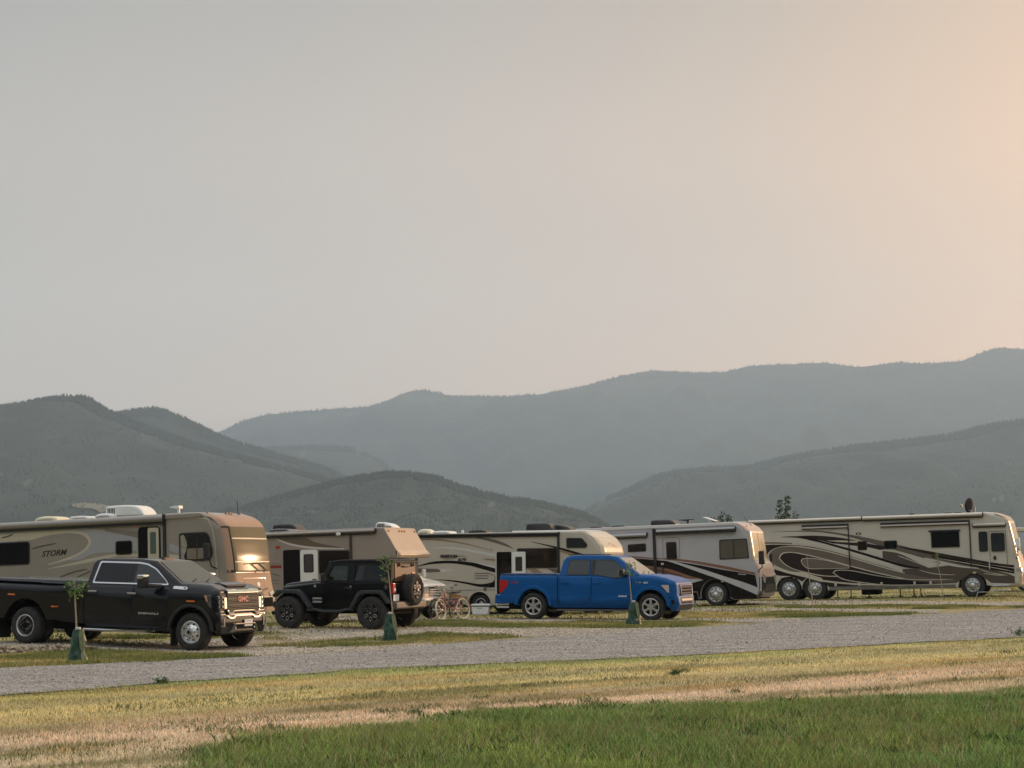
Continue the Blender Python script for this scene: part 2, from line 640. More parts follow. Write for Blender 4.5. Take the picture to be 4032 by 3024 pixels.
def tint_mat(name, rough=.9, bump=.5, nscale=14., amt=.35, translucent=0., stretch=None):
    m = bpy.data.materials.new(name)
    m.use_nodes = True
    t = m.node_tree
    b = t.nodes['Principled BSDF']
    b.inputs['Roughness'].default_value = rough
    b.inputs['Specular IOR Level'].default_value = .2
    a = t.nodes.new('ShaderNodeAttribute'); a.attribute_name = 'tint'
    g = t.nodes.new('ShaderNodeNewGeometry')
    n = t.nodes.new('ShaderNodeTexNoise'); n.inputs['Scale'].default_value = nscale; n.inputs['Detail'].default_value = 5
    if stretch:
        mp = t.nodes.new('ShaderNodeMapping')
        mp.inputs['Rotation'].default_value = (0, 0, R(-38)); mp.inputs['Scale'].default_value = stretch
        t.links.new(g.outputs['Position'], mp.inputs['Vector']); t.links.new(mp.outputs[0], n.inputs['Vector'])
    else:
        t.links.new(g.outputs['Position'], n.inputs['Vector'])
    mr = t.nodes.new('ShaderNodeMapRange')
    mr.inputs['From Min'].default_value = .3; mr.inputs['From Max'].default_value = .7
    mr.inputs['To Min'].default_value = 1 - amt; mr.inputs['To Max'].default_value = 1 + amt
    t.links.new(n.outputs['Fac'], mr.inputs['Value'])
    vm = t.nodes.new('ShaderNodeVectorMath'); vm.operation = 'SCALE'
    t.links.new(a.outputs['Color'], vm.inputs[0]); t.links.new(mr.outputs['Result'], vm.inputs['Scale'])
    t.links.new(vm.outputs['Vector'], b.inputs['Base Color'])
    if bump:
        bp = t.nodes.new('ShaderNodeBump'); bp.inputs['Strength'].default_value = bump; bp.inputs['Distance'].default_value = .04
        t.links.new(n.outputs['Fac'], bp.inputs['Height']); t.links.new(bp.outputs['Normal'], b.inputs['Normal'])
    if translucent:
        tr = t.nodes.new('ShaderNodeBsdfTranslucent')
        t.links.new(vm.outputs['Vector'], tr.inputs['Color'])
        ms = t.nodes.new('ShaderNodeMixShader'); ms.inputs[0].default_value = translucent
        t.links.new(b.outputs[0], ms.inputs[1]); t.links.new(tr.outputs[0], ms.inputs[2])
        t.links.new(ms.outputs[0], t.nodes['Material Output'].inputs['Surface'])
    return m


def gravel_mat(name, c1, c2, pale):
    m = bpy.data.materials.new(name)
    m.use_nodes = True
    t = m.node_tree
    b = t.nodes['Principled BSDF']; b.inputs['Roughness'].default_value = .92; b.inputs['Specular IOR Level'].default_value = .2
    g = t.nodes.new('ShaderNodeNewGeometry')
    v = t.nodes.new('ShaderNodeTexVoronoi'); v.inputs['Scale'].default_value = 26
    t.links.new(g.outputs['Position'], v.inputs['Vector'])
    sp = t.nodes.new('ShaderNodeSeparateColor'); t.links.new(v.outputs['Color'], sp.inputs[0])
    rp = t.nodes.new('ShaderNodeValToRGB')
    e = rp.color_ramp.elements
    e[0].position, e[0].color = 0, (*[k * .62 for k in c1], 1)
    e[1].position, e[1].color = 1, (*pale, 1)
    for p, c in ((.25, c1), (.6, c2), (.9, [k * 1.12 for k in c2])):
        x = e.new(p); x.color = (*c, 1)
    t.links.new(sp.outputs[0], rp.inputs['Fac'])
    n = t.nodes.new('ShaderNodeTexNoise'); n.inputs['Scale'].default_value = 1.1; n.inputs['Detail'].default_value = 6
    mp = t.nodes.new('ShaderNodeMapping'); mp.inputs['Rotation'].default_value = (0, 0, R(-38)); mp.inputs['Scale'].default_value = (.35, 1.6, 1)
    t.links.new(g.outputs['Position'], mp.inputs['Vector']); t.links.new(mp.outputs[0], n.inputs['Vector'])
    mr = t.nodes.new('ShaderNodeMapRange'); mr.inputs['From Min'].default_value = .3; mr.inputs['From Max'].default_value = .7
    mr.inputs['To Min'].default_value = .76; mr.inputs['To Max'].default_value = 1.18
    t.links.new(n.outputs['Fac'], mr.inputs['Value'])
    vm = t.nodes.new('ShaderNodeVectorMath'); vm.operation = 'SCALE'
    t.links.new(rp.outputs[0], vm.inputs[0]); t.links.new(mr.outputs[0], vm.inputs['Scale'])
    t.links.new(vm.outputs[0], b.inputs['Base Color'])
    bp = t.nodes.new('ShaderNodeBump'); bp.inputs['Strength'].default_value = .9; bp.inputs['Distance'].default_value = .02
    t.links.new(v.outputs['Distance'], bp.inputs['Height']); t.links.new(bp.outputs['Normal'], b.inputs['Normal'])
    return m


xs = grid_axis(-13, 13, .16, -9500, 9500, 1.13)
ys = grid_axis(13, 41, .16, -3000, 11300, 1.05)
GX, GY = np.meshgrid(xs, ys)
GZ = ground_h(GX, GY)
cc, gg, gc = lawn(GX, GY)
far_c = np.array((.30, .26, .12)) * (.75 + .5 * fnoise(GX * .25, GY * .5, 61))[..., None]
kk = np.clip((fnoise(GX * .12, GY * .35, 71) - .5) * 4, 0, 1)[..., None]
far_c = far_c * (1 - kk * .7) + np.array((.15, .17, .06)) * kk * .7
dd, _ = road_dt(GX, GY)
beyond = (dd < -3)[..., None]
base = np.where(beyond, far_c, cc * (1 - gg[..., None]) * .8 + gc * .7 * gg[..., None])
M_ground = tint_mat('dry field soil and stubble', nscale=9, amt=.4, bump=.6, stretch=(1, 2.2, 1))
tag(grid_mesh('ground', GX, GY, GZ, M_ground, base), kind='structure')


def px_strip(name, top, bottom, eps, material, rows=6, step=.25, jit=.12, seed=0):
    """a sheet of gravel between two edges given where the photo shows them"""
    A = [on_ground(*p) for p in top]; B = [on_ground(*p) for p in bottom]

    def resample(P):
        L = [0]
        for i in range(1, len(P)): L.append(L[-1] + (P[i] - P[i - 1]).length)
        n = nseg
        t = np.linspace(0, L[-1], n)
        return np.stack([np.interp(t, L, [p.x for p in P]), np.interp(t, L, [p.y for p in P])], -1)
    nseg = int(max(sum((P[i] - P[i - 1]).length for i in range(1, len(P))) for P in (A, B)) / step) + 2
    a, b = resample(A), resample(B)
    for arr, s in ((a, 1), (b, -1)):
        k = (fnoise(arr[:, 0] * 1.3, arr[:, 1] * 1.3, 80 + seed) - .5) * jit * 4
        arr[:, 0] += k * RN[0]; arr[:, 1] += k * RN[1]
    w = np.linspace(0, 1, rows)[:, None, None]
    P = a[None] * (1 - w) + b[None] * w
    X, Y = P[..., 0], P[..., 1]
    return tag(grid_mesh(name, X, Y, ground_h(X, Y) + eps, material), kind='structure')


M_road = gravel_mat('grey crushed stone', (.215, .207, .198), (.33, .317, .30), (.60, .57, .53))
M_pad = gravel_mat('pale dusty gravel', (.36, .32, .27), (.50, .44, .36), (.68, .62, .52))
px_strip('gravel_road', [(-900, 2685), (0, 2634), (547, 2610), (1003, 2589), (1344, 2574), (1648, 2546), (2085, 2516), (2688, 2477), (2955, 2460), (3204, 2439), (3617, 2424), (4032, 2400), (4700, 2372), (5800, 2330)],
         [(-900, 2815), (0, 2743), (365, 2716), (668, 2688), (1154, 2661), (1344, 2643), (1769, 2625), (2134, 2609), (2681, 2585), (3174, 2558), (3660, 2531), (4032, 2513), (4700, 2486), (5800, 2440)], .018, M_road, rows=18)
pads = [([(-700, 2540), (0, 2532), (400, 2531), (900, 2535), (1300, 2530), (1500, 2528), (1700, 2526)], [(-700, 2585), (0, 2566), (300, 2561), (700, 2570), (960, 2588), (1250, 2583), (1700, 2548)]),
        ([(200, 2470), (1000, 2472), (1300, 2474), (1600, 2474), (1750, 2470), (2100, 2474), (2300, 2477), (2690, 2474)], [(200, 2484), (1000, 2498), (1250, 2504), (1500, 2494), (1700, 2494), (2050, 2510), (2300, 2508), (2690, 2480)]),
        ([(1300, 2432), (1700, 2434), (2050, 2438), (2500, 2441), (2750, 2438), (2960, 2437), (3150, 2437)], [(1300, 2440), (1700, 2451), (2050, 2452), (2500, 2450), (2750, 2447), (2960, 2455), (3150, 2448)]),
        ([(2100, 2396), (2600, 2397), (2900, 2399), (3250, 2398), (3500, 2400), (3700, 2406)], [(2100, 2404), (2600, 2407), (2900, 2411), (3250, 2411), (3500, 2413), (3700, 2418)]),
        ([(2700, 2368), (3100, 2366), (3500, 2366), (3900, 2372), (4300, 2378)], [(2700, 2376), (3100, 2384), (3500, 2384), (3900, 2386), (4300, 2384)]),
        ]
for i, (a, b) in enumerate(pads):
    px_strip('gravel_pad', a, b, .009 + .001 * i, M_pad, seed=i + 1)

# ------------------------------------------------------------------ grass
def blades(name, P, h, w, colr, lean=.5, label=None, material=None):
    """P (n,2) feet, h heights, w widths, colr (n,3): tapered bent blades"""
    n = len(P)
    an = rng.uniform(0, 2 * np.pi, n)
    dx, dy = np.cos(an), np.sin(an)
    la = rng.uniform(0, 2 * np.pi, n); lm = rng.uniform(.1, lean, n) * h
    lx, ly = np.cos(la) * lm, np.sin(la) * lm
    z0 = ground_h(P[:, 0], P[:, 1]) - .005
    v = np.zeros((n, 5, 3))
    v[:, 0] = np.stack([P[:, 0] - dx * w / 2, P[:, 1] - dy * w / 2, z0], -1)
    v[:, 1] = np.stack([P[:, 0] + dx * w / 2, P[:, 1] + dy * w / 2, z0], -1)
    v[:, 2] = np.stack([P[:, 0] + dx * w * .4 + lx * .35, P[:, 1] + dy * w * .4 + ly * .35, z0 + h * .55], -1)
    v[:, 3] = np.stack([P[:, 0] - dx * w * .4 + lx * .35, P[:, 1] - dy * w * .4 + ly * .35, z0 + h * .55], -1)
    v[:, 4] = np.stack([P[:, 0] + lx, P[:, 1] + ly, z0 + h], -1)
    b = (np.arange(n) * 5)[:, None]
    f = np.concatenate([b + np.array([[0, 1, 2]]), b + np.array([[0, 2, 3]]), b + np.array([[3, 2, 4]])], 1).reshape(-1, 3)
    me = bpy.data.meshes.new(name)
    raw_mesh(me, v.reshape(-1, 3), f, material or M_blade, np.repeat(colr, 5, 0))
    o = bpy.data.objects.new(name, me)
    col.objects.link(o)
    return tag(o, kind='stuff')


M_blade = tint_mat('grass blade', rough=.7, bump=0, nscale=3, amt=.12, translucent=.35)


def in_view(x, y, mx=.36, pad=1.6):
    return (np.abs(x) < mx * y + pad) & (y > 13.4)


def scatter(n, x0, x1, y0, y1):
    x = rng.uniform(x0, x1, n); y = rng.uniform(y0, y1, n)
    k = in_view(x, y)
    return x[k], y[k]


# tall green grass in the near corner
x, y = scatter(430000, -3.5, 9.5, 13.4, 27)
d, t = road_dt(x, y)
c, g, gcol = lawn(x, y)
k = (g > rng.uniform(.15, .9, len(x))) & (y < 25)
x, y, gcol, g, d, t = x[k], y[k], gcol[k], g[k], d[k], t[k]
ed = np.clip((d - green_edge(t)) / 1.2, 0, 1)
tall = fnoise(x * 1.4, y * 1.0, 91)
h = (.045 + .10 * tall * (.4 + .6 * ed)) * rng.uniform(.6, 1.45, len(x))
cv = rng.choice([.45, .7, 1.0, 1.35, 1.8, 2.2], (len(x), 1)) * rng.uniform(.8, 1.2, (len(x), 1))
colr = gcol * cv
dry = rng.uniform(0, 1, len(x)) < (.10 + .22 * (fnoise(x * .8, y * .8, 95) > .55))
colr[dry] = np.array((.34, .29, .14)) * rng.uniform(.6, 1.2, (dry.sum(), 1))
yel = rng.uniform(0, 1, len(x)) < .22
colr[yel] = np.array((.20, .25, .06)) * rng.uniform(.7, 1.3, (yel.sum(), 1))
blades('green_grass', np.stack([x, y], -1), h, rng.uniform(.006, .013, len(x)), colr, lean=.75)
# a few pale bent stalks standing above it
x, y = scatter(5200, -3, 8, 14.2, 22)
d, t = road_dt(x, y)
k = (d > green_edge(t) + .2) & (fnoise(x * .7, y * .7, 141) > .42)
x, y = x[k], y[k]
blades('grass_stalks', np.stack([x, y], -1), rng.uniform(.10, .24, len(x)), rng.uniform(.004, .007, len(x)), np.array((.50, .46, .27)) * rng.uniform(.6, 1.2, (len(x), 1)), lean=1.0)
# mown straw-coloured verge up to the road
x, y = scatter(820000, -10.5, 15.5, 13.4, 41)
d, t = road_dt(x, y)
c, g, gcol = lawn(x, y)
edge_n = (fnoise(t * 1.7, t * .3, 101) - .5) * .5
nearr = np.interp(t, [0, 1.5, 3, 5, 6.3, 8.2, 10, 12.8, 22], [0, -.3, -.85, -.9, -1.3, -1.0, -.75, -.3, 0])
k = (d > nearr - .02 + edge_n * .6 - .55 * rng.uniform(0, 1, len(x)) ** 3) & (g < rng.uniform(.2, 1, len(x))) & (rng.uniform(0, 1, len(x)) < np.clip(34 / y - .55, .25, 1))
x, y, c, d, t = x[k], y[k], c[k], d[k], t[k]
h = (.018 + .03 * fnoise(x * 1.2, y * 1.2, 103)) * rng.uniform(.6, 1.6, len(x))
colr = c * rng.choice([.65, .85, 1.05, 1.25, 1.5], (len(x), 1)) * rng.uniform(.85, 1.15, (len(x), 1))
gr = rng.uniform(0, 1, len(x)) < np.clip((fnoise(t * .5, d * 1.6, 107) - .48) * 1.6, 0.02, .5)
colr[gr] = np.array((.15, .18, .06)) * rng.uniform(.6, 1.4, (gr.sum(), 1))
blades('dry_grass', np.stack([x, y], -1), h, rng.uniform(.006, .013, len(x)), colr, lean=.9)
# leafy weeds: dark low clumps dotted through the verge and clover in the green
cl = []
for _ in range(2600):
    yy = rng.uniform(14.5, 34); xx = rng.uniform(-.3 * yy, .3 * yy)
    d, t = road_dt(xx, yy)
    if d < .1: continue
    ge = float(green_edge(t))
    m = float(fnoise(np.array(xx * .8), np.array(yy * .8), 111))
    near_edge = math.exp(-((d - ge + .3) / .9) ** 2)
    p = (.5 if d > ge else .02 + .6 * near_edge) * (m > .45)
    if rng.uniform() < p: cl.append((xx, yy, 1 if d > ge else 0))
P, H, W, Cc = [], [], [], []
for xx, yy, gflag in cl:
    n = int(rng.integers(12, 42)); s = rng.uniform(.04, .16)
    a = rng.normal(0, s, (n, 2)); P.append(a + (xx, yy))
    H.append(rng.uniform(.03, .085, n) * (1.5 if gflag else 1)); W.append(rng.uniform(.018, .034, n))
    Cc.append(np.array((.060, .12, .032) if gflag else (.20, .22, .11)) * rng.uniform(.6, 1.3, (n, 1)))
blades('leafy_weeds', np.concatenate(P), np.concatenate(H), np.concatenate(W), np.concatenate(Cc), lean=1.3)

# turf strips between the gravel pads
ISL = [[(-300, 2590), (0, 2572), (330, 2566), (700, 2572), (960, 2588), (1000, 2591), (547, 2612), (0, 2634), (-300, 2650)],
       [(990, 2512), (1150, 2494), (1330, 2496), (1700, 2496), (2080, 2508), (1900, 2524), (1648, 2542), (1344, 2552), (1000, 2548)],
       [(1560, 2450), (1750, 2448), (2100, 2452), (2600, 2452), (2960, 2450), (2688, 2472), (2300, 2476), (1750, 2472), (1600, 2466)],
       [(2640, 2412), (2900, 2412), (3300, 2412), (3630, 2416), (3400, 2428), (3000, 2436), (2700, 2434)],
       [(3040, 2387), (3500, 2386), (4032, 2388), (4200, 2392), (3900, 2400), (3500, 2399), (3100, 2396)],
       [(1000, 2525), (1350, 2515), (1350, 2522), (1020, 2534)],
       [(330, 2500), (700, 2512), (1000, 2526), (700, 2530), (330, 2518)]]


def inside(poly, x, y):
    r = np.zeros(len(x), bool)
    j = len(poly) - 1
    for i in range(len(poly)):
        xi, yi = poly[i]; xj, yj = poly[j]
        c = ((yi > y) != (yj > y)) & (x < (xj - xi) * (y - yi) / (yj - yi + 1e-9) + xi)
        r ^= c
        j = i
    return r


P, H, W, Cc = [], [], [], []
sheets = []
for q, isl in enumerate(ISL):
    g = [on_ground(*p) for p in isl]
    poly = [(p.x, p.y) for p in g]
    x0, x1 = min(p[0] for p in poly), max(p[0] for p in poly)
    y0, y1 = min(p[1] for p in poly), max(p[1] for p in poly)
    n = int((x1 - x0) * (y1 - y0) * 900)
    x = rng.uniform(x0, x1, n); y = rng.uniform(y0, y1, n)
    xe = x + (fnoise(x * 1.5, y * 1.5, 121) - .5) * 1.2; ye = y + (fnoise(x * 1.5 + 9, y * 1.5, 123) - .5) * 1.6
    k = inside(poly, xe, ye)
    x, y = x[k], y[k]
    gn = fnoise(x * .45, y * .5, 125 + q)
    keep = rng.uniform(0, 1, len(x)) < np.clip(1.15 - np.clip(gn - .58, 0, 1) * 5, .2, 1) * np.clip(.35 + 2.2 * fnoise(x * 2.2, y * 2.2, 127) - .45, .15, 1)
    x, y, gn = x[keep], y[keep], gn[keep]
    mixv = np.clip((gn - .38) * 5 + rng.uniform(-.35, .35, len(gn)), 0, 1)[:, None]
    c = np.array((.17, .20, .065)) * (1 - mixv) + np.array((.50, .41, .19)) * mixv
    P.append(np.stack([x, y], -1)); H.append((.03 + .05 * (1 - mixv[:, 0])) * rng.uniform(.6, 1.4, len(x)))
    W.append(rng.uniform(.014, .03, len(x))); Cc.append(c * rng.uniform(.65, 1.35, (len(x), 1)))
blades('strip_grass', np.concatenate(P), np.concatenate(H), np.concatenate(W), np.concatenate(Cc), lean=.9)
# rough grass under and behind the vehicles
x = rng.uniform(-22, 42, 130000); y = rng.uniform(36, 112, 130000)
k = in_view(x, y, .3, 2) & (fnoise(x * .4, y * .7, 131) > .47) & (road_dt(x, y)[0] < -14.5)
x, y = x[k], y[k]
mixv = np.clip((fnoise(x * .2, y * .5, 133) - .45) * 6, 0, 1)[:, None]
c = np.array((.14, .16, .055)) * (1 - mixv) + np.array((.38, .32, .14)) * mixv
blades('field_grass', np.stack([x, y], -1), rng.uniform(.03, .10, len(x)), rng.uniform(.02, .05, len(x)), c * rng.uniform(.7, 1.3, (len(x), 1)), lean=.9)


# loose stones: crushed gravel standing proud of the road, and a windrow of rubble at the left
def stones(name, P, S, colr, material, eps):
    n = len(P)
    ico = np.array([(0, 0, 1), (.9, 0, .3), (.28, .85, .35), (-.72, .53, .3), (-.72, -.53, .35), (.28, -.85, .3), (0, 0, -.4)], float)
    tri = np.array([(0, 1, 2), (0, 2, 3), (0, 3, 4), (0, 4, 5), (0, 5, 1), (6, 2, 1), (6, 3, 2), (6, 4, 3), (6, 5, 4), (6, 1, 5)])
    a = rng.uniform(0, 6.28, n)
    sc = rng.uniform(.6, 1.3, (n, 1, 3)) * S[:, None, None]
    v = ico[None] * rng.uniform(.75, 1.25, (n, 7, 1)) * sc
    vx = v[..., 0] * np.cos(a)[:, None] - v[..., 1] * np.sin(a)[:, None]
    vy = v[..., 0] * np.sin(a)[:, None] + v[..., 1] * np.cos(a)[:, None]
    z0 = ground_h(P[:, 0], P[:, 1]) + eps
    v = np.stack([vx + P[:, 0:1], vy + P[:, 1:2], v[..., 2] * .7 + z0[:, None] + (P[:, 2:3] if P.shape[1] > 2 else 0)], -1)
    f = (np.arange(n)[:, None, None] * 7 + tri[None]).reshape(-1, 3)
    me = bpy.data.meshes.new(name)
    raw_mesh(me, v.reshape(-1, 3), f, material, np.repeat(colr, 7, 0))
    o = bpy.data.objects.new(name, me)
    col.objects.link(o)
    return tag(o, kind='stuff')


M_stone = tint_mat('stone', rough=.9, bump=0, nscale=30, amt=.15)
x = rng.uniform(-14, 26, 230000); y = rng.uniform(23, 66, 230000)
d, t = road_dt(x, y)
k = in_view(x, y, .3, 1) & (d < np.interp(t, [0, 3, 6.3, 10, 12.8], [.1, -.7, -1.1, -.6, -.2]) + .5 * rng.uniform(0, 1, len(x)) ** 4) & (d > -6.6 - .27 * np.clip(t - 4, 0, 30)) & (rng.uniform(0, 1, len(x)) < .75)
x, y = x[k], y[k]
s = rng.uniform(.004, .014, len(x)) ** 1.0
big = rng.uniform(0, 1, len(x)) < .03
s[big] *= 2
cl = np.array((.31, .30, .285)) * rng.uniform(.45, 1.75, (len(x), 1)) * rng.uniform(.94, 1.06, (len(x), 3))
stones('road_gravel', np.stack([x, y], -1), s, cl, M_stone, .02)
# gravel on the pads
P = []
for a, b in pads:
    A = [on_ground(*p) for p in a]; B = [on_ground(*p) for p in b]
    n = 9000
    i = rng.integers(0, len(A) - 1, n); u = rng.uniform(0, 1, n); w = rng.uniform(0, 1, n)
    Ax = np.array([(p.x, p.y) for p in A]); Bx = np.array([(p.x, p.y) for p in B])
    pa = Ax[i] * (1 - u[:, None]) + Ax[i + 1] * u[:, None]; pb = Bx[i] * (1 - u[:, None]) + Bx[i + 1] * u[:, None]
    P.append(pa * (1 - w[:, None]) + pb * w[:, None])
P = np.concatenate(P)
stones('pad_gravel', P, rng.uniform(.008, .03, len(P)), np.array((.50, .45, .375)) * rng.uniform(.55, 1.4, (len(P), 1)), M_stone, .012)
# rubble windrow
A = on_ground(-60, 2574); B = on_ground(330, 2566)
n = 1500
u = rng.uniform(0, 1, n); off = rng.normal(0, .28, n)
px = A.x * (1 - u) + B.x * u + off * .5; py = A.y * (1 - u) + B.y * u + off
P = np.stack([px, py, np.clip(.08 - abs(off) * .2, 0, 1)], -1)
stones('rubble', P, rng.uniform(.03, .115, n), np.array((.27, .225, .165)) * rng.uniform(.35, 1.6, (n, 1)), M_stone, 0)

# ------------------------------------------------------------------ wooded hills in the smoke
S22 = 4032 / 2212.0


HILLS = []


def hill(name, crest, depth, run, seed, tree_n, tree_h, foot=-6, rough=1.0, tint=(.013, .024, .020), wob=.0):
    """terrain whose skyline passes through the given sight lines at the given distance"""
    cx = np.array([p[0] for p in crest]); cy = np.array([p[1] for p in crest])
    pts = []
    for px in np.arange(cx[0], cx[-1] + 1, 9):
        r = ray(px, float(np.interp(px, cx, cy)))
        dep = depth * (1 + wob * math.sin(px * .0013 + seed))
        pts.append((r.x / r.y * dep, dep, EYE + r.z / r.y * dep))
    pts = np.array(pts)
    # smooth a little so that the skyline is rounded
    ker = np.array([1, 2, 3, 2, 1]) / 9.
    pz = np.convolve(np.pad(pts[:, 2], 2, mode='edge'), ker, 'valid')
    rows = 46
    s = np.concatenate([np.linspace(-.35, 0, 8)[:-1], np.linspace(0, 1, rows)])      # <0 behind the crest
    X = np.repeat(pts[:, 0][None], len(s), 0)
    Yd = pts[:, 1][None] - s[:, None] * run
    prof = np.where(s < 0, 1 - (s / -.35) ** 1.3 * .5, 1 - s ** 1.05)
    n = fnoise(X / (run * .16), Yd / (run * .35), seed, 4) - .5
    n2 = fnoise(X / (run * .05) + 3, Yd / (run * .12), seed + 9, 3) - .5
    env = np.clip(np.abs(s) * 6, 0, 1) * np.clip((1.02 - s) * 3, 0, 1)
    Z = foot + (pz[None] - foot) * prof[:, None] + (n * .34 + n2 * .10) * pz.max() * rough * env[:, None]
    lim = foot + (pz[None] - foot) * (EYE * 0 + (Yd / pts[:, 1][None])) * .985       # never higher than its own skyline
    Z = np.where(s[:, None] > 0.001, np.minimum(Z, lim), Z)
    base = np.array(tint) * (.8 + .5 * fnoise(X / 90, Yd / 90, seed + 5)[..., None])
    o = grid_mesh(name, X, Yd, Z, M_hill, base)
    tag(o, kind='structure')
    HILLS.append(o)
    # conifers: dense on the skyline, thinner down the slope
    ns, nx = Z.shape
    nt_ = tree_n
    on_crest = rng.uniform(0, 1, nt_) < .45
    si = np.where(on_crest, rng.uniform(6, 9.5, nt_), rng.uniform(6, ns - 8, nt_))
    xi = rng.uniform(0, nx - 1.01, nt_)
    keep = fnoise(xi * .22, si * .35, seed + 77) > np.where(on_crest, .30, .46)
    si, xi, on_crest = si[keep], xi[keep], on_crest[keep]
    i0, j0 = si.astype(int), xi.astype(int)
    fi, fj = si - i0, xi - j0

    def bil(A): return (A[i0, j0] * (1 - fj) + A[i0, j0 + 1] * fj) * (1 - fi) + (A[i0 + 1, j0] * (1 - fj) + A[i0 + 1, j0 + 1] * fj) * fi
    tx, ty, tz = bil(X), bil(Yd), bil(Z)
    m = len(tx)
    hh = tree_h * rng.uniform(.45, 1.25, m) * np.where(on_crest, 1, .5); ww = hh * rng.uniform(.16, .30, m)
    k = 5
    an = np.arange(k) * 2 * np.pi / k
    v = np.zeros((m, k + 1, 3))
    jit = rng.uniform(.7, 1.3, (m, k))
    v[:, :k, 0] = tx[:, None] + np.cos(an)[None] * ww[:, None] * jit
    v[:, :k, 1] = ty[:, None] + np.sin(an)[None] * ww[:, None] * jit
    v[:, :k, 2] = tz[:, None] - hh[:, None] * .1
    v[:, k] = np.stack([tx, ty, tz + hh * .9], -1)
    f = np.array([(i, (i + 1) % k, k) for i in range(k)])
    f = (np.arange(m)[:, None, None] * (k + 1) + f[None]).reshape(-1, 3)
    me = bpy.data.meshes.new('forest')
    colr = np.array((.012, .023, .018)) * rng.uniform(.6, 1.5, (m, 1))
    raw_mesh(me, v.reshape(-1, 3), f, M_forest, np.repeat(colr, k + 1, 0))
    o = bpy.data.objects.new('forest', me)
    col.objects.link(o)
    tag(o, kind='stuff')
    return X, Yd, Z


M_hill = tint_mat('forest floor', rough=1, bump=.0, nscale=.02, amt=.35)
M_forest = tint_mat('conifer needles', rough=1, bump=0, nscale=.05, amt=.2)
# added unseen slope behind the viewer, made up to darken the vehicles' reflections
bx = np.linspace(-2600, 2600, 90); by = np.linspace(-300, -1500, 40)
BX, BY = np.meshgrid(bx, by)
BZ = -4 + 210 * np.clip((-BY - 320) / 700, 0, 1) ** .7 * (.75 + .4 * fnoise(BX / 500, BY / 400, 300)) + 14 * fnoise(BX / 60, BY / 60, 301)
tag(grid_mesh('hills', BX[:, ::-1], BY, BZ, M_hill, np.array((.020, .032, .024)) * (.8 + .5 * fnoise(BX / 90, BY / 90, 305)[..., None])), kind='structure')
q = lambda L: [(a * S22, b * S22) for a, b in L]
hill('hills', q([(-700, 960), (-400, 930), (-200, 905), (0, 890), (60, 873), (130, 860), (190, 861), (235, 892), (262, 901), (330, 930), (400, 955), (470, 975), (560, 1000), (680, 1030), (780, 1062), (900, 1100), (1010, 1140), (1100, 1175)]),
     3700, 2000, 1, 36000, 10.6)
hill('hills', q([(60, 990), (150, 940), (215, 905), (262, 893), (300, 887), (335, 884), (365, 891), (420, 916), (470, 941), (520, 961), (560, 972), (620, 990), (700, 1012), (760, 1040), (850, 1080), (960, 1140)]),
     4350, 1300, 2, 17000, 10.6)
hill('hills', [(800, 1900), (900, 1800), (993, 1772), (1075, 1768), (1212, 1759), (1385, 1766), (1495, 1812), (1560, 1868), (1700, 1960), (1860, 2060), (1990, 2130)], 6000, 1500, 3, 9000, 13)
hill('hills', [(520, 2110), (760, 2055), (1000, 1998), (1190, 1942), (1321, 1906), (1422, 1887), (1531, 1871), (1622, 1875), (1732, 1892), (1823, 1928), (1914, 1952), (2016, 1974), (2107, 1985), (2198, 2008), (2290, 2030), (2380, 2075), (2480, 2150)],
     2750, 800, 4, 24000, 9.3)
hill('hills', [(2080, 2150), (2180, 2090), (2299, 2022), (2381, 1970), (2472, 1929), (2581, 1879), (2654, 1860), (2791, 1848), (2927, 1843), (3064, 1810), (3201, 1783), (3383, 1756), (3565, 1737), (3748, 1715), (3884, 1678), (4032, 1657), (4500, 1590), (5200, 1500)],
     4900, 2400, 5, 36000, 11)
hill('hills', q([(-900, 860), (-300, 930), (200, 960), (380, 950), (440, 944), (475, 936), (520, 912), (580, 896), (700, 886), (800, 880), (840, 866), (880, 847), (920, 843), (970, 856), (1100, 858), (1180, 851), (1260, 836), (1330, 816), (1410, 802),
                 (1480, 805), (1560, 806), (1620, 791), (1700, 788), (1780, 784), (1850, 794), (1940, 784), (2000, 786), (2080, 781), (2130, 759), (2165, 751), (2212, 756), (2400, 770), (2900, 740)]),
     9000, 3300, 6, 52000, 14)


def on_hill(x, y):
    """the first wooded slope met by the sight line through a photo pixel"""
    d = ray(x, y).normalized(); best = None
    for o in HILLS:
        ok, loc, _, _ = o.ray_cast(Vector((0, 0, EYE)), d)
        if ok and (best is None or loc.y < best.y): best = loc.copy()
    return best


def meadow(poly, m):
    """an open patch lying on the slope"""
    pts = []
    for i in range(len(poly)):
        a, b = Vector(poly[i]), Vector(poly[(i + 1) % len(poly)])
        for k in range(3):
            p = a.lerp(b, k / 3) + Vector((noise.noise(Vector((i, k, 3))) * 6, noise.noise(Vector((i, k, 8))) * 3))
            pts.append(p)
    c = sum(pts, Vector((0, 0))) / len(pts)
    rings = [[c + (p - c) * f for p in pts] for f in (1, .66, .33)]
    vs, fs = [], []
    for rg_ in rings:
        for p in rg_:
            q_ = on_hill(p.x, p.y)
            if q_ is None: return
            vs.append(q_ - ray(p.x, p.y).normalized() * 9 + Vector((0, 0, 1)))
    n = len(pts)
    for k in range(2):
        for i in range(n): fs.append((k * n + i, k * n + (i + 1) % n, (k + 1) * n + (i + 1) % n, (k + 1) * n + i))
    fs.append(tuple(2 * n + i for i in range(n)))
    mb = MB(); mb.add(vs, fs)
    return tag(mb.build('meadow', m, smooth=0), kind='structure')


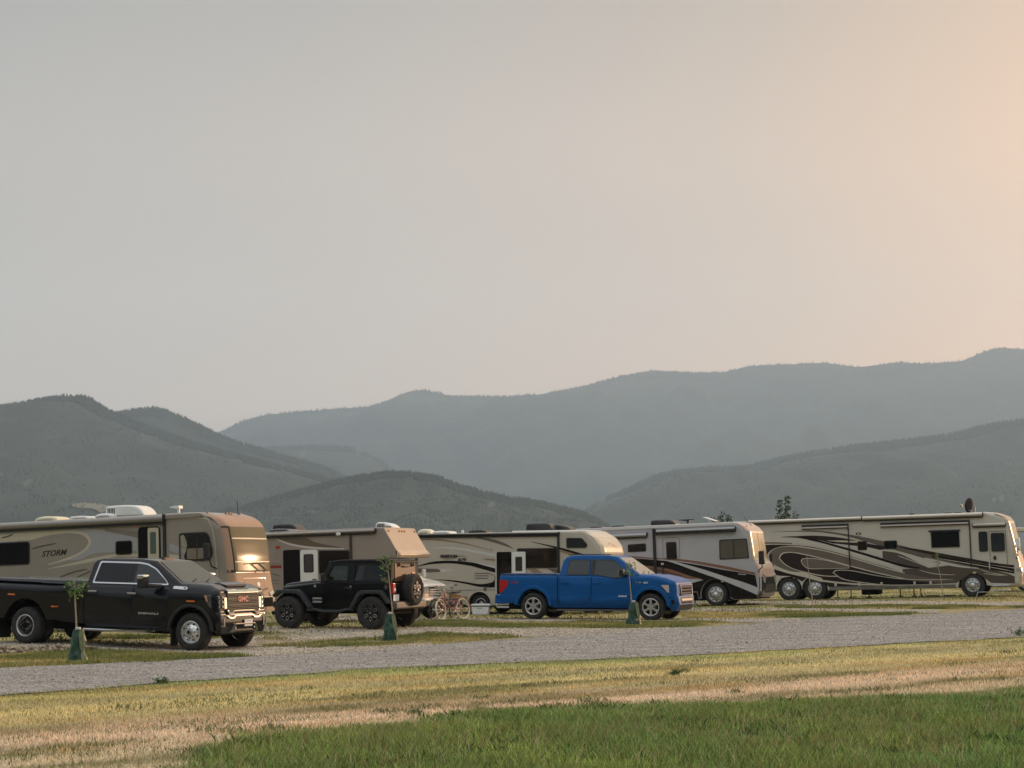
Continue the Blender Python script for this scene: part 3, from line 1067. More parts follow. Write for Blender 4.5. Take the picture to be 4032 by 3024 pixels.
# ------------------------------------------------------------------ wildfire haze
hz = MB()
hz.box(-9800, 9800, -3100, 11600, -8.5, 1750)
haze = hz.build('haze', bpy.data.materials.new('smoke haze'), smooth=0)
tag(haze, kind='stuff')
hm = haze.data.materials[0]
hm.use_nodes = True
ht = hm.node_tree
ht.nodes.clear()
ho = ht.nodes.new('ShaderNodeOutputMaterial')
hv = ht.nodes.new('ShaderNodeVolumePrincipled')
hv.inputs['Color'].default_value = (.605, .782, .985, 1)
hv.inputs['Density'].default_value = 0.000104
hv.inputs['Anisotropy'].default_value = 0.2
ht.links.new(hv.outputs['Volume'], ho.inputs['Volume'])

# ------------------------------------------------------------------ vehicle parts
def wheel(root, x, z, rad, wid, yo, rim_r, style, side=-1, name='wheel', child=True, rot=0.):
    """yo = y of the outer tyre face; side -1 faces the camera"""
    w = empty(name, parent=root)
    w.location = (x, yo, z)
    t = MB()
    t.lathe([(rim_r, .02), (rim_r + .012, .0), ((rad + rim_r) / 2, -.012), (rad - .05, -.004), (rad - .012, .018), (rad, .045), (rad, wid - .045), (rad - .012, wid - .018),
             (rad - .05, wid), (rim_r, wid)], 0, 0, 0, side, 72, alt=.009)
    t.lathe([(rim_r * .72, .004 - .006), (rim_r * .98, wid * .5)], 0, 0, 0, side, 4)
    t.build('tyre', M_rubber, w, smooth=50, wn=False)
    r = MB()
    n = 36
    m = [M_rim, M_under, M_steel]
    if style == 'dually_front':
        r.lathe([(rim_r, .0), (rim_r - .012, -.004), (rim_r - .03, .03), (rim_r * .80, .035), (rim_r * .62, -.015), (rim_r * .42, -.045), (rim_r * .40, -.055), (.0, -.055)], 0, 0, 0, side, n)
        for k in range(8):
            a = R(22.5 + 45 * k)
            r.disc(rim_r * .71 * math.cos(a), rim_r * .71 * math.sin(a), -side * .010, .026, side, 12, 1, rx=.019, th=.012, rot=a)
            a = R(45 * k)
            r.disc(rim_r * .50 * math.cos(a), rim_r * .50 * math.sin(a), side * .035, .011, side, 6, 1, th=.012)
        r.disc(0, 0, side * .062, rim_r * .26, side, 16, 2, th=.02)
        r.disc(0, 0, side * .085, rim_r * .14, side, 16, 1, th=.004)
    elif style == 'dually_rear':
        r.lathe([(rim_r, .0), (rim_r - .012, -.004), (rim_r - .03, .015), (rim_r - .045, .12), (rim_r * .62, .125), (rim_r * .5, .10), (rim_r * .36, .09), (0, .09)], 0, 0, 0, side, n)
        for k in range(8):
            a = R(45 * k)
            r.disc(rim_r * .66 * math.cos(a), rim_r * .66 * math.sin(a), -side * .120, .026, side, 10, 1, rx=.018, th=.006, rot=a)
        r.lathe([(.07, -.0), (.075, .09)], 0, 0, 0, side, 16, 2)
        r.disc(0, 0, side * .005, .068, side, 16, 1, th=.006)
    elif style == 'rv':
        r.lathe([(rim_r, .0), (rim_r - .010, -.006), (rim_r - .035, .02), (rim_r * .82, .05), (rim_r * .70, .035), (rim_r * .44, .02), (rim_r * .40, .0), (rim_r * .30, -.055), (rim_r * .12, -.075), (0, -.078)], 0, 0, 0, side, n)
        for k in range(10):
            a = R(18 + 36 * k)
            r.disc(rim_r * .76 * math.cos(a), rim_r * .76 * math.sin(a), -side * .036, .024, side, 10, 1, rx=.017, th=.008, rot=a)
            r.disc(rim_r * .53 * math.cos(a), rim_r * .53 * math.sin(a), -side * .014, .013, side, 6, 2, th=.016)
    elif style == 'steel':
        r.lathe([(rim_r, .0), (rim_r - .012, -.004), (rim_r - .03, .05), (rim_r * .8, .07), (rim_r * .5, .05), (.05, .04), (0, .03)], 0, 0, 0, side, n, 0)
        for k in range(8):
            a = R(45 * k)
            r.disc(rim_r * .68 * math.cos(a), rim_r * .68 * math.sin(a), -side * .058, .02, side, 10, 1, th=.006)
    else:                                     # 'spoke6' alloy, 'jeep6' black alloy
        sil = style == 'spoke6'
        m = [M_alloy if sil else M_dkalloy, M_under, M_steel]
        r.lathe([(rim_r, .0), (rim_r - .010, -.006), (rim_r - .030, .01), (rim_r - .034, .11), (0, .11)], 0, 0, 0, side, n)
        r.lathe([(rim_r - .036, .105), (0, .105)], 0, 0, 0, side, n, 1)
        r.disc(0, 0, -side * .095, rim_r * .52, side, 20, 2 if sil else 1, th=.004)
        for k in range(6):
            a = R(60 * k + 30 + rot)
            if sil:
                sp = [(.035, -.030), (rim_r * .55, -.026), (rim_r - .02, -.046), (rim_r - .02, .046), (rim_r * .55, .026), (.035, .030)]
                pts = [(p * math.cos(a) - q_ * math.sin(a), p * math.sin(a) + q_ * math.cos(a)) for p, q_ in sp]
                r.plate(pts, lambda aa, bb, tt: (aa, side * tt - side * .005 * 0, bb), -.03, .0)
                g = [(rim_r * .35, -.006), (rim_r * .93, -.014), (rim_r * .93, .014), (rim_r * .35, .006)]
                r.plate([(p * math.cos(a) - q_ * math.sin(a), p * math.sin(a) + q_ * math.cos(a)) for p, q_ in g], lambda aa, bb, tt: (aa, side * tt, bb), .0, .004, mat=2)
            else:                             # a closed loop of alloy round each opening
                c = rim_r * .60
                ring, hole = [], []
                for i in range(12):
                    b = 2 * math.pi * i / 12
                    for lst, ra, rb in ((ring, rim_r * .34, rim_r * .27), (hole, rim_r * .20, rim_r * .135)):
                        p, q_ = c + ra * math.cos(b), rb * math.sin(b)
                        lst.append((p * math.cos(a) - q_ * math.sin(a), p * math.sin(a) + q_ * math.cos(a)))
                r.plate(ring, lambda aa, bb, tt: (aa, side * tt, bb), -.03, .0, holes=[hole])
                edge = [(Vector(h) * 1.0) for h in hole]
                r.tube([(h[0], side * .002, h[1]) for h in hole], .006, 5, 2, closed=True)
        r.disc(0, 0, side * .0, rim_r * .30, side, 18, 0, th=.02)
        for k in range(6):
            a = R(60 * k)
            r.disc(rim_r * .2 * math.cos(a), rim_r * .2 * math.sin(a), side * .02, .010, side, 6, 1, th=.008)
        r.disc(0, 0, side * .022, rim_r * .11, side, 12, 2, th=.01)
    r.build('rim', m, w, smooth=40)
    return w


class Veh:
    def __init__(s, root, W, k=0.0, zb=99.):
        s.root, s.W, s.k, s.zb, s.lay = root, W, k, zb, 0.0

    def hw(s, z): return s.W / 2 - (s.k * (z - s.zb) if z > s.zb else 0)

    def near(s, a, b, t): return (a, -s.hw(b) - t, b)

    def far(s, a, b, t): return (a, s.hw(b) + t, b)

    def graphic(s, pts, m, name='stripe', parent=None, both=False):
        s.lay += .0005
        mb = MB()
        mb.plate(pts, s.near, s.lay - .0015, s.lay + .0006)
        return mb.build(name, m, parent or s.root, smooth=0)

    def window(s, pts, name='window', glass=None, frame=.03, m=None, parent=None, t=.016, fm=None, holes=()):
        t = s.tl = max(t, s.lay + .012)
        """glass set in a black frame; frame is the child part"""
        c = Vector((sum(p[0] for p in pts) / len(pts), sum(p[1] for p in pts) / len(pts)))
        w = max(p[0] for p in pts) - min(p[0] for p in pts); h = max(p[1] for p in pts) - min(p[1] for p in pts)
        kx, kz = 1 - 2 * frame / w, 1 - 2 * frame / h
        inner = [(c.x + (p[0] - c.x) * kx, c.y + (p[1] - c.y) * kz) for p in pts]
        g = MB(); g.plate(inner, s.near, t - .010, t - .004)
        go = g.build(name, glass or M_glass, parent or s.root, smooth=0)
        f = MB(); f.plate(pts, s.near, t - .014, t, holes=[inner])
        f.build('frame', fm or M_black, go, smooth=30)
        return go

    def text(s, body, x, z, size, m, name='lettering', shear=0., sx=1., depth=None, parent=None, bold=.0, rot=0.):
        s.lay += .0005
        cu = bpy.data.curves.new(name, 'FONT')
        cu.body = body; cu.size = size; cu.shear = shear; cu.extrude = .0015; cu.offset = bold; cu.resolution_u = 3
        to = bpy.data.objects.new(name, cu)
        col.objects.link(to)
        bpy.context.view_layer.update()
        me = bpy.data.meshes.new_from_object(to.evaluated_get(bpy.context.evaluated_depsgraph_get()))
        bpy.data.objects.remove(to)
        y = -s.hw(z) - (depth if depth is not None else s.lay + .002)
        ca, sa = math.cos(rot), math.sin(rot)
        for v in me.vertices:
            a, b = v.co.x * sx, v.co.y
            v.co = (x + a * ca - b * sa, y - v.co.z, z + a * sa + b * ca)
        me.materials.clear(); me.materials.append(m)
        o = bpy.data.objects.new(name, me)
        col.objects.link(o)
        o.parent = parent or s.root
        return o


def text_front(body, fmap, y, z, size, m, parent, name='lettering', sx=1., bold=0.):
    """letters on a face that looks towards +x; fmap(y, z, t) gives the point"""
    cu = bpy.data.curves.new(name, 'FONT')
    cu.body = body; cu.size = size; cu.extrude = .004; cu.offset = bold; cu.resolution_u = 3
    to = bpy.data.objects.new(name, cu)
    col.objects.link(to)
    bpy.context.view_layer.update()
    me = bpy.data.meshes.new_from_object(to.evaluated_get(bpy.context.evaluated_depsgraph_get()))
    bpy.data.objects.remove(to)
    for v in me.vertices: v.co = fmap(y + v.co.x * sx, z + v.co.y, v.co.z)
    me.materials.clear(); me.materials.append(m)
    o = bpy.data.objects.new(name, me)
    col.objects.link(o)
    o.parent = parent
    return o


def xz_at(prof, z):
    """x of a front profile (list of (x, z) from top down) at height z"""
    P = sorted(prof, key=lambda p: p[1])
    return float(np.interp(z, [p[1] for p in P], [p[0] for p in P]))


class Front:
    """front face of a body whose plan corners are rounded with radius r"""

    def __init__(s, prof, W, r, bow=0.): s.prof, s.W, s.r, s.bow = prof, W, r, bow

    def __call__(s, y, z, t):
        d = max(0., abs(y) - (s.W / 2 - s.r))
        d = min(d, s.r * .98)
        rec = s.r - math.sqrt(max(0, s.r ** 2 - d ** 2))
        n = Vector((1, 0)) if d <= 0 else Vector((math.sqrt(max(0, s.r ** 2 - d ** 2)) / s.r, d / s.r * (1 if y > 0 else -1)))
        return (xz_at(s.prof, z) - rec + s.bow * (1 - (y / s.W * 2) ** 2) + t * n.x, y + t * n.y, z)

    def patch(s, y0, y1, z0, z1, t, m, name, parent, ny=28, nz=10, edge=None):
        vs, fs = [], []
        for tt in (t, t - .02):
            for j in range(nz + 1):
                for i in range(ny + 1):
                    z = z0 + (z1 - z0) * j / nz
                    ya, yb = (y0, y1) if edge is None else edge(z)
                    vs.append(s(ya + (yb - ya) * i / ny, z, tt))
        N = (ny + 1) * (nz + 1)
        for j in range(nz):
            for i in range(ny):
                a = j * (ny + 1) + i
                fs.append((a, a + 1, a + ny + 2, a + ny + 1))
                fs.append((N + a, N + a + ny + 1, N + a + ny + 2, N + a + 1))
        for i in range(ny):
            for j in (0, nz):
                a = j * (ny + 1) + i
                fs.append((a, a + 1, N + a + 1, N + a))
        for j in range(nz):
            for i in (0, ny):
                a = j * (ny + 1) + i
                fs.append((a, a + ny + 1, N + a + ny + 1, N + a))
        mb = MB(); mb.add(vs, fs)
        return mb.build(name, m, parent, smooth=50, wn=False)

    def poly(s, pts, t0, t1, m, name, parent, holes=()):
        mb = MB(); mb.plate(pts, s, t0, t1, holes=holes)
        return mb.build(name, m, parent, smooth=30)


def arch(cx, cz, r, z0, n=14, flat=1.0):
    """points of a wheel arch running from right to left over the top, starting and ending at height z0"""
    a0 = math.asin(max(-1, min(1, (z0 - cz) / r)))
    return [(cx + r * flat * math.cos(a0 + (math.pi - 2 * a0) * k / n), cz + r * math.sin(a0 + (math.pi - 2 * a0) * k / n)) for k in range(n + 1)]


def ac_unit(root, x0, x1, z0, h, W=.75, m=None, cap=None, nose=.35, yc=0, front_m=None):
    """roof air conditioner: slotted shroud at the rear, rounded nose"""
    m = m or M_white
    mb = MB()
    L = x1 - x0
    prof = cr([(x0, z0 + .03), (x0 + .02, z0 + h * .75), (x0 + .10, z0 + h), (x1 - nose, z0 + h), (x1 - nose * .35, z0 + h * .72), (x1, z0 + .05)], 4) + [(x1, z0), (x0, z0)]
    mb.pillow(prof, yc - W / 2, yc + W / 2, .07, 3)
    o = mb.build('air_conditioner', m, root, smooth=50)
    g = MB()
    for k in range(5):
        xx = x0 + .10 + k * .055
        g.plate([(xx, z0 + h * .25), (xx + .034, z0 + h * .25), (xx + .034, z0 + h * .8), (xx, z0 + h * .8)], lambda a, b, t: (a, yc - W / 2 - t, b), -.004, .004)
    g.build('vent_slots', M_black, o, smooth=0)
    return o


def roof_vent(root, x, z, w=.5, h=.1, m=None, yc=-.4, name='roof_vent'):
    mb = MB()
    mb.pillow(cr([(x - w / 2, z), (x - w * .42, z + h * .7), (x, z + h), (x + w * .42, z + h * .7), (x + w / 2, z)], 5), yc - w / 2, yc + w / 2, h * .6, 3)
    return mb.build(name, m or M_white, root, smooth=60)


def awning(root, x0, x1, yn, z0, z1, m, dark=M_black, out=.13, name='awning'):
    mb = MB()
    r = (z1 - z0) / 2
    c = (z0 + z1) / 2
    pts = [(-r * 1.0 * math.cos(a) * out / (2 * r) * 2, c + r * math.sin(a)) for a in [R(-90 + 180 * k / 8) for k in range(9)]]
    vs = []
    for x in (x0, x1):
        for p in pts: vs.append((x, yn + p[0] * 1.0, p[1]))
    n = len(pts)
    fs = [(i, i + 1, n + i + 1, n + i) for i in range(n - 1)] + [tuple(range(n)), tuple(range(2 * n - 1, n - 1, -1)), (0, n, 2 * n - 1, n - 1)]
    mb.add(vs, fs)
    o = mb.build(name, m, root, smooth=50)
    e = MB()
    e.box(x0 - .02, x0, yn - out - .005, yn + .0, z0 - .01, z1 + .01)
    e.box(x1, x1 + .03, yn - out - .005, yn + .0, z0 - .01, z1 + .01)
    e.box(x0 + .01, x1 - .01, yn - out * .6, yn - .002, z0 - .055, z0 - .004)
    e.build('end_cap', dark, o, smooth=0)
    return o


def antenna_bat(root, x, z, h, w, m, yc=0):
    mb = MB()
    mb.rbox(x - .04, x + .04, yc - .04, yc + .04, z, z + h * .8, .02)
    mb.pillow([(x - w * .75, z + h * .82), (x - w * .2, z + h * .72), (x + w * .25, z + h * .72), (x + w * .25, z + h), (x - w * .2, z + h), (x - w * .75, z + h * .93)], yc - .12, yc + .12, .01, 2)
    return mb.build('antenna', m, root, smooth=40)


def mirror_arm(root, pts_arm, cx, cy, cz, w, h, d, m, m2=M_chrome, name='mirror', glass_front=False):
    mb = MB()
    mb.rbox(cx - d / 2, cx + d / 2, cy - w / 2, cy + w / 2, cz - h / 2, cz + h / 2, .035, 3)
    o = mb.build(name, m, root, smooth=50)
    a = MB()
    a.tube(pts_arm, .022, 6)
    a.build('bracket', M_black, o)
    return o


def marker_lights(root, f, ys, z, m=M_amber, t=.0, name='marker_light'):
    for y in ys:
        mb = MB()
        p = f(y, z, t)
        mb.rbox(p[0] - .03, p[0] + .03, p[1] - .05, p[1] + .05, p[2] - .015, p[2] + .03, .012)
        mb.build(name, m, root)


def chassis(root, x0, x1, W, z0, z1, m=None):
    mb = MB()
    mb.box(x0, x1, -W / 2 + .06, W / 2 - .06, z0, z1)
    return mb.build('chassis', m or M_under, root, smooth=0)


# ================================================================== 1  taupe class A motorhome (far left)
C_taupe = paint('taupe gelcoat', (.225, .20, .17), dirt=(DUST, 1.0))
C_taupe_d = paint('dark taupe', (.165, .142, .118))
C_tan = paint('pale tan', (.40, .36, .275))
C_line = paint('cream pinstripe', (.50, .46, .36))
C_silver = paint('silver grey', (.27, .27, .285), metal=.0)
C_front = mat('sun tinted cap', (.42, .275, .20), .55, spec=.2, var=.04)  # peach of the low sun put into the cap colour
C_brown = paint('brown stripe', (.10, .078, .062))


def storm():
    W = 2.55
    root = P_storm.root('motorhome', 'taupe class A motorhome reading STORM, parked behind the black pickup', 'motorhome', 'motorhomes in the row')
    v = Veh(root, W)
    fprof = [(-.62, 3.30), (-.36, 3.17), (-.20, 3.02), (-.14, 2.93), (-.05, 2.45), (.015, 2.05), (.045, 1.65), (.08, 1.30), (.16, .95), (.2, .8), (.2, .42)]
    r = .30
    top = [(-9.6, .50), (-9.6, 3.33), (-1.25, 3.385), (-.90, 3.37)] + fprof + [(-.7, .42)] + arch(-1.2, .42, .5, .46) + [(-1.9, .48)] + arch(-6.6, .42, .55, .46)
    mb = MB()
    rr = [.06, .06, .06, .2] + [r] * len(fprof) + [.03] * (len(top) - 4 - len(fprof))
    mb.pillow(top, -W / 2, W / 2, rr, 5)
    mb.build('body', C_taupe, root, smooth=50)
    F = Front(fprof, W, r)
    # sun tinted champagne front cap, with the low sun's peach in its colour, a few millimetres proud of the shell
    F.patch(-W / 2 + .02, W / 2 - .02, 2.95, 3.28, .006, C_front, 'front_cap', root)
    hood = F.patch(-W / 2 + .03, W / 2 - .03, .86, 1.58, .006, C_front, 'front_cap', root)
    Fw = Front(fprof, W, r, .05)
    F.patch(-W / 2 + .03, -W / 2 + .19, 1.60, 2.94, .010, C_front, 'pillar', root, 8, 10)
    ws = Fw.patch(-W / 2 + .22, W / 2 - .08, 1.64, 2.90, .012, mat('windscreen over folded sunshade', (.20, .16, .10), .15, coat=0, spec=.07), 'windscreen', root, 34, 14)
    F.patch(-W / 2 + .04, W / 2 - .04, 1.595, 1.66, .016, M_black, 'seal', ws)
    Fw.patch(-W / 2 + .20, -W / 2 + .222, 1.62, 2.92, .016, M_black, 'seal', ws, 3, 10)
    F.patch(-W / 2 + .04, W / 2 - .04, 2.89, 2.93, .016, M_black, 'seal', ws)
    Fw.patch(-W / 2 + .24, W / 2 - .10, 2.56, 2.60, .015, C_line, 'blind_rail', ws)
    Fw.patch(-W / 2 + .24, W / 2 - .30, 1.88, 1.91, .015, C_line, 'blind_rail', ws)
    for ya, yb in ((-.25, .55), (.25, 1.05)):
        w_ = MB()
        a = Vector(Fw(ya * .2 + yb * .8 - .1, 1.60, .04)); b = Vector(Fw(ya, 1.85, .035))
        w_.tube([a, b], .014, 5); w_.tube([Vector(Fw(ya - .35, 1.83, .03)), Vector(Fw(ya + .4, 1.86, .03))], .013, 5)
        w_.build('wiper', M_black, ws)
    F.poly([(-.62, 1.42), (.70, 1.42), (.55, .98), (-.42, .98)], .004, .008, C_brown, 'hood_seam', hood, holes=[[(-.605, 1.407), (.685, 1.407), (.54, .993), (-.41, .993)]])
    F.poly([(-.30, 1.13), (-.28, 1.085), (.22, 1.0), (.72, 1.085), (.74, 1.13), (.22, 1.045)], .006, .02, M_black, 'upper_grille', hood)
    rb = MB()
    for k in range(2):
        pass
    F.poly([(.12, 1.26), (.22, 1.30), (.32, 1.26), (.29, 1.18), (.22, 1.15), (.15, 1.18)], .004, .014, M_chrome, 'emblem', hood)
    F.poly([(-.75, .84), (.9, .84), (.9, .56), (-.75, .56)], .002, .012, M_under, 'lower_grille', root)
    for sy in (-1, 1):
        F.poly([(sy * .72, .98), (sy * 1.0, 1.06), (sy * 1.02, .90), (sy * .78, .86)], .004, .03, M_lamp, 'headlight', root)
        F.patch(min(sy * .45, sy * 1.2), max(sy * .45, sy * 1.2), .46, .56, .02, C_front, 'bumper', root, 12, 2)
    marker_lights(root, lambda y, z, t: (-.70 - .12 * abs(y), y, 3.345), (-1.05, -.16, 0, .16, .8), 0, mat('brown lamp', (.25, .10, .04), .4))
    # side
    def X(l): return l
    v.graphic([(-9.5, 2.97), (-8, 2.96), (-7, 2.93)] + cr([(-6.83, 2.78), (-6.3, 2.89), (-5.7, 2.94), (-5.26, 2.93), (-4.97, 2.86), (-4.79, 2.7), (-4.85, 2.53), (-5.11, 2.36), (-5.6, 2.2), (-6.9, 1.9)], 5) + [(-7.6, 1.6), (-9.5, 1.55)], C_taupe_d if False else C_taupe, 'panel')
    v.graphic(band([(-9.55, 3.0), (-8, 3.04), (-7.2, 3.12), (-5.05, 3.08), (-4.02, 2.93), (-3.09, 2.70)], [(-9.55, 2.2), (-6.5, 2.2), (-5.2, 2.14), (-4.67, 2.30), (-3.88, 2.33), (-3.09, 2.33)]), C_silver, 'panel')
    v.graphic(band([(-9.55, 2.9), (-7.95, 2.99), (-6.88, 3.05), (-5.7, 3.04), (-5.18, 3.0), (-4.84, 2.9), (-4.69, 2.7), (-4.74, 2.52), (-4.98, 2.34), (-5.42, 2.18), (-6.1, 2.04), (-6.89, 1.93), (-7.15, 1.93)],
                   [(-9.55, 2.7), (-7.95, 2.78), (-6.83, 2.80), (-5.7, 2.95), (-5.26, 2.93), (-4.97, 2.86), (-4.79, 2.7), (-4.85, 2.53), (-5.05, 2.38), (-5.48, 2.23), (-6.15, 2.07), (-6.95, 1.94), (-7.15, 1.93)]), C_tan, 'stripe')
    v.graphic(band([(-7.3, 2.80), (-6.83, 2.80), (-6.3, 2.90), (-5.7, 2.945), (-5.26, 2.925), (-4.97, 2.855), (-4.79, 2.7), (-4.86, 2.53), (-5.12, 2.36), (-5.55, 2.21), (-6.2, 2.06)], [(-7.3, 1.9), (-6.8, 1.9), (-6.6, 1.9), (-6.5, 1.92), (-6.4, 1.95), (-6.35, 1.97), (-6.3, 1.99), (-6.28, 2.0), (-6.25, 2.02), (-6.22, 2.04), (-6.2, 2.06)]), C_taupe, 'panel')
    v.graphic(band([(-6.26, 1.91), (-5.32, 2.06), (-4.67, 2.17), (-3.83, 2.27), (-3.07, 2.25)], [(-6.26, 1.90), (-5.32, 1.99), (-4.65, 2.07), (-3.83, 2.18), (-3.07, 2.16)]), C_line, 'stripe')
    v.graphic(band([(-3.05, 2.9), (-3.6, 2.96), (-4.2, 3.06)], [(-3.05, 2.72), (-3.6, 2.83), (-4.2, 2.95)]), C_taupe_d, 'panel')
    for a in ([(-6.83, 2.52), (-6.4, 2.60), (-5.9, 2.66)], [(-5.9, 1.62), (-5.3, 1.78), (-4.8, 1.86)], [(-5.2, 1.62), (-4.9, 1.72), (-4.7, 1.80)], [(-7.9, 2.9), (-7.7, 2.93), (-7.45, 3.0)]):
        v.graphic(stroke(a, .045), C_brown, 'stripe')
    v.graphic([(-2.0, 2.3), (-2.0, 2.52), (-1.66, 2.4), (-1.66, 2.18)], C_silver, 'stripe')
    v.graphic([(-2.0, 2.08), (-2.0, 2.2), (-1.66, 2.14), (-1.66, 2.04)], C_line, 'stripe')
    v.text('STORM', -6.44, 2.28, .235, M_ink, 'lettering', shear=.35, sx=1.13, bold=.006, rot=R(2))
    for z, w in ((3.13, 1.15),):
        v.graphic(rrect(-7.55, .62, -2.3, 1.5, .04), C_taupe_d, 'lower_panel')
    v.window(rrect(-8.4, 2.06, -6.86, 2.76, .09), frame=.035)
    v.window(rrect(-3.83, 2.23, -3.26, 2.645, .08), frame=.03)
    # entry door standing open in its dark doorway
    dw = MB(); dw.plate(rpoly([(-3.05, 1.0), (-2.29, 1.0), (-2.29, 3.02), (-3.05, 3.03)], .14), v.near, -.004, .012)
    door = dw.build('doorway', M_under, root, smooth=0)
    dd = MB(); dd.plate(rpoly([(-2.70, 1.0), (-2.34, 1.0), (-2.34, 2.98), (-2.70, 2.99)], .06), v.near, .012, .045)
    dr = dd.build('door', C_tan, root)
    g = MB(); g.plate(rrect(-2.62, 2.22, -2.42, 2.86, .04), v.near, .045, .052); g.build('pane', mat('pale door glass', (.10, .13, .12), .1), dr, smooth=0)
    st = MB(); st.plate([(-2.2, 1.0), (-2.10, 1.0), (-2.10, 3.2), (-2.2, 3.2)], v.near, .0, .03); st.build('awning_arm', M_black, root, smooth=0)
    for x0, x1 in ((-.74, -.70),):
        v.graphic(stroke([(-2.05, 3.22), (-.85, 3.19), (-.62, 3.02), (-.50, 2.65), (-.44, 2.0), (-.40, 1.3), (-.38, .9)], .035, 6), C_tan, 'seam')
    am = MB(); am.rbox(-3.15, -3.05, -W / 2 - .03, -W / 2, 3.03, 3.09, .01); am.build('marker_light', M_amber, root)
    # cab side window with curtain
    wp = [(-1.66, 1.98), (-.86, 1.95), (-.60, 1.99), (-.53, 2.2), (-.64, 2.66), (-.75, 2.79), (-1.66, 2.79)]
    cw = v.window(rpoly(wp, .08), 'cab_window', mat('cab glass', (.018, .017, .015), .05, spec=.7), .04)
    cu = MB()
    cu.plate(cr([(-1.62, 2.7), (-1.50, 2.72), (-1.40, 2.5), (-1.42, 2.3), (-1.50, 2.1), (-1.45, 2.02)], 4) + [(-1.62, 2.02)], v.near, v.tl - .005, v.tl - .003)
    cu.build('curtain', mat('faded curtain', (.30, .27, .22), .9, var=.3, vscale=12), cw, smooth=0)
    se = MB()
    se.plate(rrect(-1.40, 2.02, -.72, 2.33, .06), v.near, v.tl - .005, v.tl - .0032)
    se.build('seat', mat('tan cab seat', (.20, .165, .12), .9, var=.15), cw, smooth=0)
    dv = MB(); dv.plate([(-1.08, 1.98), (-1.05, 1.98), (-1.05, 2.77), (-1.08, 2.77)], v.near, v.tl - .005, v.tl); dv.build('divider', M_black, cw, smooth=0)
    mirror_arm(root, [(-.42, -W / 2 - .02, 1.72), (-.45, -W / 2 - .25, 1.78), (-.5, -W / 2 - .30, 2.0)], -.55, -W / 2 - .33, 2.22, .20, .46, .16, M_black)
    # roof
    rl = MB(); rl.pillow([(-2.12, 3.21), (-.98, 3.22), (-.84, 3.26), (-.86, 3.335), (-1.0, 3.36), (-2.12, 3.35)], -W / 2 - .05, -W / 2 + .05, .03, 3); rl.build('roof_rail', C_taupe, root)
    awning(root, -9.4, -2.15, -W / 2 + .01, 3.13, 3.36, mat('grey awning case', (.27, .25, .235), .4), out=.14)
    c = roof_vent(root, -6.65, 3.36, .82, .16, M_cream)
    roof_vent(root, -5.5, 3.38, .62, .10); roof_vent(root, -4.65, 3.39, .62, .13)
    mb = MB(); mb.rbox(-5.98, -5.80, -.5, -.3, 3.36, 3.48, .03); mb.build('vent_pipe', M_white, root)
    ac_unit(root, -4.78, -3.40, 3.38, .36, .8, M_white, nose=.5)
    antenna_bat(root, -2.45, 3.36, .30, .32, M_white, 0)
    an = MB(); an.tube([(-.75, .6, 3.3), (-.78, .6, 3.74)], .014, 6); an.build('whip_aerial', M_black, root)
    chassis(root, -9.3, -.2, W, .34, .9)
    for x in (-1.2, -6.6):
        wheel(root, x, .42, .42, .25, -W / 2 + .06, .26, 'steel')
        wheel(root, x, .42, .42, .25, W / 2 - .06, .26, 'steel', 1)
    return root


